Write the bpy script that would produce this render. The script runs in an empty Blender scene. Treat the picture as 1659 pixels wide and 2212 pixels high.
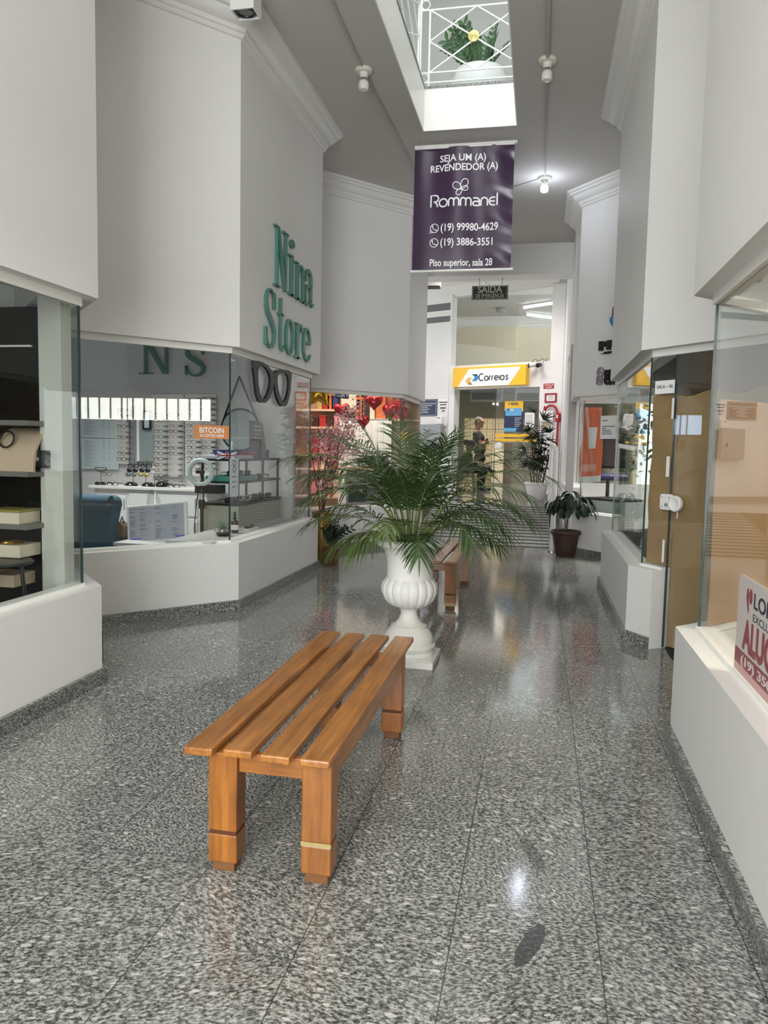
import bpy, bmesh, math, random
from mathutils import Vector, Matrix
PI = math.pi
random.seed(7)
scene = bpy.context.scene
COL = scene.collection

# ---------------------------------------------------------------- camera
CAM_H = 1.5
F_PX, YAW, PITCH, ROLL = 1634.6, 11.507, 4.9165, 1.2002
IW, IH = 1659, 2212
_y, _p, _r = [math.radians(v) for v in (YAW, PITCH, ROLL)]
FWD = Vector((-math.sin(_y) * math.cos(_p), math.cos(_y) * math.cos(_p), -math.sin(_p)))
_right = Vector((math.cos(_y), math.sin(_y), 0))
_up = _right.cross(FWD)
RIGHT = _right * math.cos(_r) + _up * math.sin(_r)
UP = -_right * math.sin(_r) + _up * math.cos(_r)
CAM = Vector((0, 0, CAM_H))
cd = bpy.data.cameras.new('camera')
cd.lens = 36.0 * F_PX / IH
cd.sensor_width = 36.0
cd.clip_start = 0.05
cd.clip_end = 200
cam = bpy.data.objects.new('camera', cd)
COL.objects.link(cam)
cam.matrix_world = Matrix(((RIGHT.x, UP.x, -FWD.x, CAM.x), (RIGHT.y, UP.y, -FWD.y, CAM.y), (RIGHT.z, UP.z, -FWD.z, CAM.z), (0, 0, 0, 1)))
scene.camera = cam

# ---------------------------------------------------------------- view, world, lights
vs = scene.view_settings
vs.view_transform = 'Standard'
vs.look = 'None'
vs.gamma = 1.0
vs.use_curve_mapping = False
vs.exposure = 0.36
cy = scene.cycles
cy.max_bounces = 9
cy.diffuse_bounces = 5
cy.glossy_bounces = 4
cy.transmission_bounces = 6
cy.transparent_max_bounces = 24
cy.caustics_reflective = False
cy.caustics_refractive = False
cy.sample_clamp_indirect = 6.0
cy.use_denoising = True

world = bpy.data.worlds.new('world')
scene.world = world
world.use_nodes = True
_bg = world.node_tree.nodes['Background']
_bg.inputs['Color'].default_value = (0.93, 0.97, 1.0, 1)
_bg.inputs['Strength'].default_value = 1.6


def area_light(name, loc, direction, sx, sy, power, color=(1, 1, 1), spread=180):
    ld = bpy.data.lights.new(name, 'AREA')
    ld.shape = 'RECTANGLE'
    ld.size, ld.size_y = sx, sy
    ld.energy = power
    ld.color = color
    ld.spread = math.radians(spread)
    o = bpy.data.objects.new(name, ld)
    COL.objects.link(o)
    o.location = loc
    o.rotation_euler = Vector(direction).to_track_quat('-Z', 'Y').to_euler()
    return o


def point_light(name, loc, power, color=(1, 1, 1), radius=0.05):
    ld = bpy.data.lights.new(name, 'POINT')
    ld.energy = power
    ld.color = color
    ld.shadow_soft_size = radius
    o = bpy.data.objects.new(name, ld)
    COL.objects.link(o)
    o.location = loc
    return o


# daylight from the street entrance behind the camera, and through the roof light over the void
area_light('entrance_daylight', (-0.95, -3.55, 2.4), (0, 1, -0.02), 3.2, 4.4, 370, (0.99, 1.0, 0.995))
area_light('roof_daylight', (-0.93, 4.6, 8.3), (0, 0, -1), 2.6, 7.0, 105, (0.95, 1.0, 1.0))
# ceiling lamps inside the shops (recessed, out of view above the shop windows)
area_light('optician_lamp', (-4.6, 7.3, 2.95), (0, 0, -1), 1.2, 1.2, 44, (1, 0.99, 0.97), 112)
area_light('gift_shop_lamp', (-4.0, 11.8, 2.95), (0, 0, -1), 1.6, 1.2, 34, (1, 0.80, 0.66), 140)
area_light('jewellery_lamp', (-4.0, 2.6, 2.9), (0, 0, -1), 0.8, 0.8, 8, (1, 0.9, 0.8), 112)
area_light('office_lamp', (2.3, 2.8, 3.0), (0, 0, -1), 1.2, 1.2, 34, (1, 0.90, 0.78), 125)
area_light('agency_lamp', (2.2, 12.0, 3.0), (0, 0, -1), 1.2, 1.2, 110, (1, 0.99, 0.95), 120)
area_light('lobby_lamp', (-1.6, 21.5, 3.38), (0, 0, -1), 1.6, 2.4, 120, (1, 0.93, 0.82), 160)
area_light('landing_lamp', (-1.3, 16.4, 5.38), (0, 0.15, -1), 1.6, 1.2, 66, (1, 0.90, 0.90), 125)
point_light('lit_bulb_lamp', (-0.073, 10.70, 4.80), 7, (0.80, 0.86, 1.0), 0.05)

# ---------------------------------------------------------------- pixel rays -> points at a known plane


def ray(px, py):
    return FWD + RIGHT * ((px - IW / 2) / F_PX) - UP * ((py - IH / 2) / F_PX)


def PX(px, py, X):
    d = ray(px, py)
    return CAM + d * (X / d.x)


def PY(px, py, Y):
    d = ray(px, py)
    return CAM + d * (Y / d.y)


def PZ(px, py, z):
    d = ray(px, py)
    return CAM + d * ((z - CAM_H) / d.z)


def PW(px, py, A, B):
    """point of a vertical wall through the plan points A, B"""
    n = Vector((B[1] - A[1], -(B[0] - A[0]), 0))
    d = ray(px, py)
    return CAM + d * ((Vector((A[0], A[1], 0)) - CAM).dot(n) / d.dot(n))


# ---------------------------------------------------------------- materials
def srgb(*c):
    c = c[0] if len(c) == 1 else c
    out = []
    for v in c:
        v = v / 255.0
        out.append(v / 12.92 if v <= 0.04045 else ((v + 0.055) / 1.055) ** 2.4)
    return tuple(out) + (1.0,)


def new_mat(name):
    m = bpy.data.materials.new(name)
    m.use_nodes = True
    nt = m.node_tree
    return m, nt, nt.nodes['Principled BSDF']


def plain(name, col, rough=0.5, metal=0.0, spec=0.5, var=0.0, scale=8.0, bump=0.0, bscale=60.0, coat=0.0, emit=None, estr=0.0, trans=0.0, alpha=1.0):
    m, nt, b = new_mat(name)
    c = srgb(col)
    b.inputs['Base Color'].default_value = c
    b.inputs['Roughness'].default_value = rough
    b.inputs['Metallic'].default_value = metal
    b.inputs['Specular IOR Level'].default_value = spec
    b.inputs['Coat Weight'].default_value = coat
    b.inputs['Coat Roughness'].default_value = 0.08
    if emit:
        b.inputs['Emission Color'].default_value = srgb(emit)
        b.inputs['Emission Strength'].default_value = estr
    if trans:
        b.inputs['Transmission Weight'].default_value = trans
    if alpha < 1:
        b.inputs['Alpha'].default_value = alpha
    if var > 0 or bump > 0:
        tc = nt.nodes.new('ShaderNodeTexCoord')
        if var > 0:
            n = nt.nodes.new('ShaderNodeTexNoise')
            n.inputs['Scale'].default_value = scale
            n.inputs['Detail'].default_value = 3
            nt.links.new(tc.outputs['Object'], n.inputs['Vector'])
            r = nt.nodes.new('ShaderNodeMapRange')
            r.inputs['From Min'].default_value = 0.3
            r.inputs['From Max'].default_value = 0.7
            r.inputs['To Min'].default_value = 1 - var
            r.inputs['To Max'].default_value = 1 + var
            nt.links.new(n.outputs['Fac'], r.inputs['Value'])
            h = nt.nodes.new('ShaderNodeHueSaturation')
            h.inputs['Color'].default_value = c
            nt.links.new(r.outputs[0], h.inputs['Value'])
            nt.links.new(h.outputs[0], b.inputs['Base Color'])
        if bump > 0:
            n2 = nt.nodes.new('ShaderNodeTexNoise')
            n2.inputs['Scale'].default_value = bscale
            n2.inputs['Detail'].default_value = 2
            nt.links.new(tc.outputs['Object'], n2.inputs['Vector'])
            bp = nt.nodes.new('ShaderNodeBump')
            bp.inputs['Strength'].default_value = bump
            bp.inputs['Distance'].default_value = 0.01
            nt.links.new(n2.outputs['Fac'], bp.inputs['Height'])
            nt.links.new(bp.outputs[0], b.inputs['Normal'])
    return m


def glass_mat(name, tint=(1, 1, 1), gain=1.0):
    """thin pane: transmits straight through, reflects by Schlick's law on each face"""
    m = bpy.data.materials.new(name)
    m.use_nodes = True
    nt = m.node_tree
    for n in list(nt.nodes):
        nt.nodes.remove(n)
    N = nt.nodes.new
    out = N('ShaderNodeOutputMaterial')
    mix = N('ShaderNodeMixShader')
    tr = N('ShaderNodeBsdfTransparent')
    tr.inputs['Color'].default_value = (*tint, 1)
    gl = N('ShaderNodeBsdfGlossy')
    gl.inputs['Roughness'].default_value = 0.0
    gl.inputs['Color'].default_value = (1, 1, 1, 1)
    lw = N('ShaderNodeLayerWeight')
    lw.inputs['Blend'].default_value = 0.5
    pw = N('ShaderNodeMath'); pw.operation = 'POWER'; pw.inputs[1].default_value = 5.0
    ma = N('ShaderNodeMath'); ma.operation = 'MULTIPLY_ADD'
    ma.inputs[1].default_value = 0.95 * gain
    ma.inputs[2].default_value = 0.045 * gain
    ma.use_clamp = True
    nt.links.new(lw.outputs['Facing'], pw.inputs[0])
    nt.links.new(pw.outputs[0], ma.inputs[0])
    nt.links.new(ma.outputs[0], mix.inputs['Fac'])
    nt.links.new(tr.outputs[0], mix.inputs[1])
    nt.links.new(gl.outputs[0], mix.inputs[2])
    nt.links.new(mix.outputs[0], out.inputs['Surface'])
    return m


STAINS = [((0.028, 2.235), 1.25, 0.115, 0.030, 0.85), ((0.03, 2.765), 1.9, 0.12, 0.028, 0.5), ((-0.278, 4.33), 1.5, 0.12, 0.03, 0.4)]


def granite_mat(name, tiles=True, dark=0.99, rough=0.09):
    m, nt, b = new_mat(name)
    N, L = nt.nodes.new, nt.links.new
    tc = N('ShaderNodeTexCoord')
    sep = N('ShaderNodeSeparateXYZ')
    L(tc.outputs['Object'], sep.inputs[0])

    def math_(op, a, bb=None, c=None, clamp=False):
        n = N('ShaderNodeMath'); n.operation = op; n.use_clamp = clamp
        for i, v in enumerate((a, bb, c)):
            if v is None:
                continue
            if isinstance(v, (int, float)):
                n.inputs[i].default_value = v
            else:
                L(v, n.inputs[i])
        return n.outputs[0]
    TX, TY = 0.443, 0.4305
    u = math_('DIVIDE', math_('SUBTRACT', sep.outputs['X'], 0.232), TX)
    v = math_('DIVIDE', math_('SUBTRACT', sep.outputs['Y'], 2.004), TY)
    fu, fv = math_('FLOOR', u), math_('FLOOR', v)
    cmb = N('ShaderNodeCombineXYZ')
    L(fu, cmb.inputs[0]); L(fv, cmb.inputs[1])
    wn = N('ShaderNodeTexWhiteNoise'); wn.noise_dimensions = '3D'
    L(cmb.outputs[0], wn.inputs['Vector'])
    vec = tc.outputs['Object']
    # each slab has its own grain direction
    ang = math_('MULTIPLY_ADD', wn.outputs['Value'], 1.5, -0.55)
    rot = N('ShaderNodeVectorRotate'); rot.rotation_type = 'Z_AXIS'
    L(vec, rot.inputs['Vector']); L(ang, rot.inputs['Angle'])
    stretch = N('ShaderNodeVectorMath'); stretch.operation = 'MULTIPLY'
    stretch.inputs[1].default_value = (0.58, 1.0, 1.0)
    L(rot.outputs[0], stretch.inputs[0])
    n1 = N('ShaderNodeTexNoise'); n1.noise_dimensions = '4D'
    n1.inputs['Scale'].default_value = 115; n1.inputs['Detail'].default_value = 3.0; n1.inputs['Roughness'].default_value = 0.68
    L(stretch.outputs[0], n1.inputs['Vector']); L(wn.outputs['Value'], n1.inputs['W'])
    cr = N('ShaderNodeValToRGB')
    e = cr.color_ramp.elements
    e[0].position, e[0].color = 0.37, srgb(60, 60, 58)
    e[1].position, e[1].color = 0.66, srgb(198, 198, 193)
    k = e.new(0.46); k.color = srgb(101, 102, 99)
    k = e.new(0.535); k.color = srgb(150, 151, 146)
    L(n1.outputs['Fac'], cr.inputs[0])
    # larger pale feldspar crystals
    vo = N('ShaderNodeTexVoronoi'); vo.inputs['Scale'].default_value = 42; vo.feature = 'F1'
    st2 = N('ShaderNodeVectorMath'); st2.operation = 'MULTIPLY'; st2.inputs[1].default_value = (0.55, 1.25, 1.0)
    L(rot.outputs[0], st2.inputs[0]); L(st2.outputs[0], vo.inputs['Vector'])
    sepc = N('ShaderNodeSeparateColor'); L(vo.outputs['Color'], sepc.inputs[0])
    pick = math_('GREATER_THAN', sepc.outputs[0], 0.80)
    dist = math_('LESS_THAN', vo.outputs['Distance'], math_('MULTIPLY_ADD', sepc.outputs[1], 0.34, 0.08))
    cry = math_('MULTIPLY', math_('MULTIPLY', pick, dist), 0.8)
    mx = N('ShaderNodeMix'); mx.data_type = 'RGBA'
    L(cry, mx.inputs['Factor']); L(cr.outputs[0], mx.inputs[6]); mx.inputs[7].default_value = srgb(212, 210, 203)
    # slow tone change
    n3 = N('ShaderNodeTexNoise'); n3.inputs['Scale'].default_value = 1.6; n3.inputs['Detail'].default_value = 2
    L(vec, n3.inputs['Vector'])
    tone = math_('MULTIPLY', math_('MULTIPLY_ADD', n3.outputs['Fac'], 0.30, 0.80), math_('MULTIPLY_ADD', wn.outputs['Value'], 0.14, 0.93))
    tone = math_('MULTIPLY', tone, dark)
    hs = N('ShaderNodeHueSaturation')
    L(mx.outputs[2], hs.inputs['Color']); L(tone, hs.inputs['Value'])
    colr = hs.outputs[0]
    if tiles:
        du = math_('ABSOLUTE', math_('SUBTRACT', math_('FRACT', u), 0.5))
        dv = math_('ABSOLUTE', math_('SUBTRACT', math_('FRACT', v), 0.5))
        gu = math_('GREATER_THAN', du, 0.5 - 0.0050)
        gv = math_('MULTIPLY', math_('GREATER_THAN', dv, 0.5 - 0.0044), 0.75)
        g = math_('MAXIMUM', gu, gv)
        g = math_('MULTIPLY', g, 0.8)
        m2 = N('ShaderNodeMix'); m2.data_type = 'RGBA'
        L(g, m2.inputs['Factor']); L(colr, m2.inputs[6]); m2.inputs[7].default_value = srgb(48, 50, 49)
        colr = m2.outputs[2]
        # dark natural inclusions in three of the slabs
        n5 = N('ShaderNodeTexNoise'); n5.inputs['Scale'].default_value = 30; n5.inputs['Detail'].default_value = 2
        L(vec, n5.inputs['Vector'])
        for (cx, cy_), an, ra, rb_, dk in STAINS:
            dx, dy = math_('SUBTRACT', sep.outputs['X'], cx), math_('SUBTRACT', sep.outputs['Y'], cy_)
            ca, sa = math.cos(an), math.sin(an)
            p1 = math_('DIVIDE', math_('ADD', math_('MULTIPLY', dx, ca), math_('MULTIPLY', dy, sa)), ra)
            p2 = math_('DIVIDE', math_('SUBTRACT', math_('MULTIPLY', dy, ca), math_('MULTIPLY', dx, sa)), rb_)
            q = math_('ADD', math_('ADD', math_('MULTIPLY', p1, p1), math_('MULTIPLY', p2, p2)), math_('MULTIPLY_ADD', n5.outputs['Fac'], 1.0, -0.5))
            k = math_('MULTIPLY', math_('LESS_THAN', q, 1.0), dk)
            m3 = N('ShaderNodeMix'); m3.data_type = 'RGBA'
            L(k, m3.inputs['Factor']); L(colr, m3.inputs[6]); m3.inputs[7].default_value = srgb(60, 64, 64)
            colr = m3.outputs[2]
    L(colr, b.inputs['Base Color'])
    n4 = N('ShaderNodeTexNoise'); n4.inputs['Scale'].default_value = 5.0; n4.inputs['Detail'].default_value = 4
    L(vec, n4.inputs['Vector'])
    L(math_('MULTIPLY_ADD', n4.outputs['Fac'], 0.06, rough - 0.03), b.inputs['Roughness'])
    b.inputs['Specular IOR Level'].default_value = 0.55
    bp = N('ShaderNodeBump'); bp.inputs['Strength'].default_value = 0.05; bp.inputs['Distance'].default_value = 0.002
    L(n1.outputs['Fac'], bp.inputs['Height'])
    L(bp.outputs[0], b.inputs['Normal'])
    return m


def wood_mat(name, c1, c2, axis='Y', rough=0.32, coat=0.35, scale=1.0):
    m, nt, b = new_mat(name)
    N, L = nt.nodes.new, nt.links.new
    tc = N('ShaderNodeTexCoord')
    oi = N('ShaderNodeObjectInfo')
    mp = N('ShaderNodeVectorMath'); mp.operation = 'MULTIPLY'
    s = {'X': (1.2, 16, 16), 'Y': (16, 1.2, 16), 'Z': (16, 16, 1.2)}[axis]
    mp.inputs[1].default_value = tuple(k * scale for k in s)
    L(tc.outputs['Object'], mp.inputs[0])
    n = N('ShaderNodeTexNoise'); n.noise_dimensions = '4D'
    n.inputs['Scale'].default_value = 2.2; n.inputs['Detail'].default_value = 6; n.inputs['Roughness'].default_value = 0.6; n.inputs['Distortion'].default_value = 0.5
    L(mp.outputs[0], n.inputs['Vector'])
    wm = N('ShaderNodeMath'); wm.operation = 'MULTIPLY'; wm.inputs[1].default_value = 37.0
    L(oi.outputs['Random'], wm.inputs[0]); L(wm.outputs[0], n.inputs['W'])
    cr = N('ShaderNodeValToRGB')
    cr.color_ramp.elements[0].position, cr.color_ramp.elements[0].color = 0.30, srgb(c1)
    cr.color_ramp.elements[1].position, cr.color_ramp.elements[1].color = 0.68, srgb(c2)
    L(n.outputs['Fac'], cr.inputs[0])
    nk = N('ShaderNodeTexNoise'); nk.inputs['Scale'].default_value = 5; nk.inputs['Detail'].default_value = 3
    L(tc.outputs['Object'], nk.inputs['Vector'])
    r = N('ShaderNodeMapRange'); r.inputs['From Min'].default_value = .3; r.inputs['From Max'].default_value = .7; r.inputs['To Min'].default_value = .82; r.inputs['To Max'].default_value = 1.14
    L(nk.outputs['Fac'], r.inputs['Value'])
    hs = N('ShaderNodeHueSaturation'); L(cr.outputs[0], hs.inputs['Color']); L(r.outputs[0], hs.inputs['Value'])
    L(hs.outputs[0], b.inputs['Base Color'])
    b.inputs['Roughness'].default_value = rough
    b.inputs['Coat Weight'].default_value = coat
    b.inputs['Coat Roughness'].default_value = 0.18
    return m


def stripes_mat(name, bands, axis='Z', freq=1.0, rough=0.5, vlines=None):
    """constant colour bands along one object axis; bands = [(pos, srgb)] over a period 1/freq"""
    m, nt, b = new_mat(name)
    N, L = nt.nodes.new, nt.links.new
    tc = N('ShaderNodeTexCoord'); sp = N('ShaderNodeSeparateXYZ'); L(tc.outputs['Object'], sp.inputs[0])
    mu = N('ShaderNodeMath'); mu.operation = 'MULTIPLY'; mu.inputs[1].default_value = freq; L(sp.outputs[axis], mu.inputs[0])
    fr = N('ShaderNodeMath'); fr.operation = 'FRACT'; L(mu.outputs[0], fr.inputs[0])
    cr = N('ShaderNodeValToRGB'); cr.color_ramp.interpolation = 'CONSTANT'
    els = cr.color_ramp.elements
    els[0].position, els[0].color = bands[0][0], srgb(bands[0][1])
    els[1].position, els[1].color = bands[1][0], srgb(bands[1][1])
    for p, c in bands[2:]:
        k = els.new(p); k.color = srgb(c)
    L(fr.outputs[0], cr.inputs[0]); L(cr.outputs[0], b.inputs['Base Color'])
    b.inputs['Roughness'].default_value = rough
    return m


MAT = {}
MAT['wall'] = plain('wall paint', (228, 227, 224), 0.55, spec=0.35, var=0.012, scale=1.3, bump=0.06, bscale=35)
MAT['ceiling'] = plain('ceiling paint', (196, 193, 188), 0.75, spec=0.25, var=0.012, scale=0.9)
MAT['sill'] = plain('sill paint', (238, 237, 232), 0.35, spec=0.45, var=0.01, scale=3)
MAT['crown'] = plain('crown moulding plaster', (226, 225, 221), 0.6, spec=0.3)
MAT['granite'] = granite_mat('polished granite tiles', True)
MAT['granite_ramp'] = granite_mat('dull granite ramp', True, 0.80, 0.40)
MAT['granite_base'] = granite_mat('granite skirting', False, 0.80, 0.22)
MAT['glass'] = glass_mat('shop window glass', (0.94, 0.965, 0.955), 0.68)
MAT['glass_clear'] = glass_mat('clear glass', (0.96, 0.97, 0.965), 0.7)
MAT['glass_edge'] = plain('glass edge', (44, 60, 58), 0.15)
MAT['black'] = plain('black plastic', (22, 22, 23), 0.4)
MAT['black_metal'] = plain('black metal', (26, 26, 27), 0.38, spec=0.5)
MAT['white'] = plain('white plastic', (232, 231, 228), 0.4)
MAT['white_metal'] = plain('white painted metal', (228, 228, 226), 0.3)
MAT['steel'] = plain('steel', (190, 190, 188), 0.25, metal=1.0)
MAT['brass'] = plain('brass', (190, 160, 88), 0.32, metal=0.9)
MAT['red'] = plain('red paint', (168, 30, 44), 0.4)
MAT['cream'] = plain('cream paint', (226, 216, 190), 0.55, var=0.01)
MAT['paper'] = plain('white paper', (236, 237, 235), 0.7)

# ---------------------------------------------------------------- mesh building


class MB:
    """collects verts and faces, then links them as ONE mesh object"""

    def __init__(s):
        s.v, s.f, s.mi = [], [], []
        s.cur = 0

    def add(s, verts, faces):
        o = len(s.v)
        s.v += [Vector(p) for p in verts]
        for f in faces:
            s.f.append([i + o for i in f])
            s.mi.append(s.cur)
        return s

    def box(s, a, b):
        x0, y0, z0 = a
        x1, y1, z1 = b
        return s.add([(x0, y0, z0), (x1, y0, z0), (x1, y1, z0), (x0, y1, z0), (x0, y0, z1), (x1, y0, z1), (x1, y1, z1), (x0, y1, z1)],
                     [(0, 3, 2, 1), (4, 5, 6, 7), (0, 1, 5, 4), (1, 2, 6, 5), (2, 3, 7, 6), (3, 0, 4, 7)])

    def obox(s, c, ax, ay, az, hx, hy, hz):
        c = Vector(c)
        ax, ay, az = Vector(ax).normalized() * hx, Vector(ay).normalized() * hy, Vector(az).normalized() * hz
        P = [c + ax * i + ay * j + az * k for k in (-1, 1) for j in (-1, 1) for i in (-1, 1)]
        return s.add(P, [(0, 2, 3, 1), (4, 5, 7, 6), (0, 1, 5, 4), (1, 3, 7, 5), (3, 2, 6, 7), (2, 0, 4, 6)])

    def tube(s, pts, r, n=8, cap=True):
        pts = [Vector(p) for p in pts]
        rs = r if isinstance(r, (list, tuple)) else [r] * len(pts)
        rings, prev = [], None
        for i, p in enumerate(pts):
            t = (pts[min(i + 1, len(pts) - 1)] - pts[max(i - 1, 0)])
            if t.length < 1e-9:
                t = Vector((0, 0, 1))
            t.normalize()
            if prev is None:
                a = t.orthogonal().normalized()
            else:
                a = prev - t * prev.dot(t)
                a = a.normalized() if a.length > 1e-6 else t.orthogonal().normalized()
            prev = a
            bb = t.cross(a)
            rings.append([p + (a * math.cos(2 * PI * k / n) + bb * math.sin(2 * PI * k / n)) * rs[i] for k in range(n)])
        V = [q for rg in rings for q in rg]
        Fc = []
        for i in range(len(pts) - 1):
            for k in range(n):
                k2 = (k + 1) % n
                Fc.append((i * n + k, i * n + k2, (i + 1) * n + k2, (i + 1) * n + k))
        if cap:
            Fc.append(tuple(reversed(range(n))))
            Fc.append(tuple(range((len(pts) - 1) * n, len(pts) * n)))
        return s.add(V, Fc)

    def ring(s, c, ax, ay, R, r, n=32, m=8, ry=None):
        c, ax, ay = Vector(c), Vector(ax).normalized(), Vector(ay).normalized()
        az = ax.cross(ay)
        ry = ry or R
        V, Fc = [], []
        for i in range(n):
            a = 2 * PI * i / n
            d = ax * math.cos(a) + ay * math.sin(a)
            for k in range(m):
                b = 2 * PI * k / m
                V.append(c + ax * math.cos(a) * R + ay * math.sin(a) * ry + d * r * math.cos(b) + az * r * math.sin(b))
        for i in range(n):
            for k in range(m):
                i2, k2 = (i + 1) % n, (k + 1) % m
                Fc.append((i * m + k, i2 * m + k, i2 * m + k2, i * m + k2))
        return s.add(V, Fc)

    def lathe(s, prof, c=(0, 0, 0), n=32, axis=None, mod=None, cap=True):
        """prof = [(r, h)]; axis = (ax, ay, az) frame, default Z up; mod(angle, r, h) -> r"""
        c = Vector(c)
        ax, ay, az = axis or (Vector((1, 0, 0)), Vector((0, 1, 0)), Vector((0, 0, 1)))
        V, Fc = [], []
        for r, h in prof:
            for k in range(n):
                a = 2 * PI * k / n
                rr = mod(a, r, h) if mod else r
                V.append(c + ax * math.cos(a) * rr + ay * math.sin(a) * rr + az * h)
        for i in range(len(prof) - 1):
            for k in range(n):
                k2 = (k + 1) % n
                Fc.append((i * n + k, i * n + k2, (i + 1) * n + k2, (i + 1) * n + k))
        if cap:
            if prof[0][0] > 1e-5:
                Fc.append(tuple(reversed(range(n))))
            if prof[-1][0] > 1e-5:
                Fc.append(tuple(range((len(prof) - 1) * n, len(prof) * n)))
        return s.add(V, Fc)

    def prism(s, poly, O, U, V_, depth):
        """polygon in the plane O + u*U + v*V, extruded by depth along U x V (front face outermost)"""
        O, U, V_ = Vector(O), Vector(U).normalized(), Vector(V_).normalized()
        W = U.cross(V_)
        n = len(poly)
        a = [O + U * p[0] + V_ * p[1] for p in poly]
        b = [q + W * depth for q in a]
        Fc = [tuple(reversed(range(n))), tuple(range(n, 2 * n))]
        for i in range(n):
            j = (i + 1) % n
            Fc.append((i, j, n + j, n + i))
        return s.add(a + b, Fc)

    def ball(s, c, r, n=12, m=8, sc=(1, 1, 1)):
        c = Vector(c)
        V = [c + Vector((0, 0, r * sc[2]))]
        Fc = []
        for i in range(1, m):
            t = PI * i / m
            for k in range(n):
                a = 2 * PI * k / n
                V.append(c + Vector((r * sc[0] * math.sin(t) * math.cos(a), r * sc[1] * math.sin(t) * math.sin(a), r * sc[2] * math.cos(t))))
        V.append(c - Vector((0, 0, r * sc[2])))
        for k in range(n):
            Fc.append((0, 1 + k, 1 + (k + 1) % n))
            Fc.append((len(V) - 1, len(V) - 1 - n + (k + 1) % n, len(V) - 1 - n + k))
        for i in range(m - 2):
            for k in range(n):
                k2 = (k + 1) % n
                Fc.append((1 + i * n + k, 1 + (i + 1) * n + k, 1 + (i + 1) * n + k2, 1 + i * n + k2))
        return s.add(V, Fc)

    def sheet(s, grid, thick=0.0, nrm=None):
        """grid[i][j] of points; with a thickness it becomes a closed slab along nrm"""
        R, Cn = len(grid), len(grid[0])
        V = [p for row in grid for p in row]
        Fc = [(i * Cn + j, i * Cn + j + 1, (i + 1) * Cn + j + 1, (i + 1) * Cn + j) for i in range(R - 1) for j in range(Cn - 1)]
        if thick:
            k = len(V)
            nv = Vector(nrm).normalized() * thick
            V2 = [Vector(p) - nv for p in V]
            F2 = [tuple(q + k for q in reversed(f)) for f in Fc]
            rim = [j for j in range(Cn)] + [i * Cn + Cn - 1 for i in range(1, R)] + [(R - 1) * Cn + j for j in range(Cn - 2, -1, -1)] + [i * Cn for i in range(R - 2, 0, -1)]
            F3 = [(rim[(q + 1) % len(rim)], rim[q], rim[q] + k, rim[(q + 1) % len(rim)] + k) for q in range(len(rim))]
            return s.add(list(V) + V2, Fc + F2 + F3)
        return s.add(V, Fc)

    def build(s, name, mat, parent=None, smooth=False, bevel=0.0, seg=2, mats=None, recalc=True, base=True, angle=40):
        me = bpy.data.meshes.new(name)
        off = Vector((0, 0, 0))
        if parent is None and base and s.v:
            xs, ys, zs = [p.x for p in s.v], [p.y for p in s.v], [p.z for p in s.v]
            off = Vector(((min(xs) + max(xs)) / 2, (min(ys) + max(ys)) / 2, min(zs)))
        me.from_pydata([p - off for p in s.v], [], s.f)
        for m in (mats or [mat]):
            me.materials.append(MAT[m] if isinstance(m, str) else m)
        if mats:
            me.polygons.foreach_set('material_index', s.mi)
        if recalc:
            bm = bmesh.new()
            bm.from_mesh(me)
            bmesh.ops.recalc_face_normals(bm, faces=bm.faces)
            bm.to_mesh(me)
            bm.free()
        if smooth:
            me.polygons.foreach_set('use_smooth', [True] * len(me.polygons))
            try:
                me.set_sharp_from_angle(angle=math.radians(angle))
            except Exception:
                pass
        me.update()
        o = bpy.data.objects.new(name, me)
        COL.objects.link(o)
        o.location = off
        if parent is not None:      # part meshes are written in world coordinates
            o.parent = parent
            o.location = -Vector(parent.location) if parent.parent is None else Vector((0, 0, 0))
        if bevel > 0:
            md = o.modifiers.new('bevel', 'BEVEL')
            md.width = bevel
            md.segments = seg
            md.limit_method = 'ANGLE'
            md.angle_limit = math.radians(35)
        return o


def tag(o, label=None, cat=None, group=None, kind=None):
    if label: o['label'] = label
    if cat: o['category'] = cat
    if group: o['group'] = group
    if kind: o['kind'] = kind
    return o


def thing(name, label, cat, loc=(0, 0, 0), group=None):
    o = bpy.data.objects.new(name, None)
    o.empty_display_size = 0.1
    COL.objects.link(o)
    o.location = loc
    return tag(o, label, cat, group)


def struct(o):
    o['kind'] = 'structure'
    return o


KIDS = {}


def dup(root, loc=None, rotz=None, label=None, group=None, scale=None):
    """copy a thing, its parts and their sub-parts (mesh data shared)"""
    r = root.copy()
    COL.objects.link(r)
    if loc is not None: r.location = loc
    if rotz is not None: r.rotation_euler = (0, 0, rotz)
    if scale is not None: r.scale = scale
    if label: r['label'] = label
    if group: r['group'] = group

    def kids(src, dst):
        for ch in [q for q in COL.objects if q.parent == src]:
            c = ch.copy()
            COL.objects.link(c)
            c.parent = dst
            kids(ch, c)
    kids(root, r)
    return r


def rect(mb, O, U, V_, w, h, d):
    """a w x h panel whose back lies at O (its lower left corner), d thick towards U x V"""
    return mb.prism([(0, 0), (w, 0), (w, h), (0, h)], O, U, V_, d)


def rrect(w, h, r, n=5, x=0, y=0):
    P = []
    for cx, cy_, a0 in ((w - r, r, -90), (w - r, h - r, 0), (r, h - r, 90), (r, r, 180)):
        for i in range(n + 1):
            a = math.radians(a0 + 90 * i / n)
            P.append((x + cx + r * math.cos(a), y + cy_ + r * math.sin(a)))
    return P


def ellipse(rx, ry, n=24, x=0, y=0, a0=0, a1=360):
    return [(x + rx * math.cos(math.radians(a0 + (a1 - a0) * i / n)), y + ry * math.sin(math.radians(a0 + (a1 - a0) * i / n))) for i in range(n + (0 if a1 - a0 == 360 else 1))]


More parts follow.
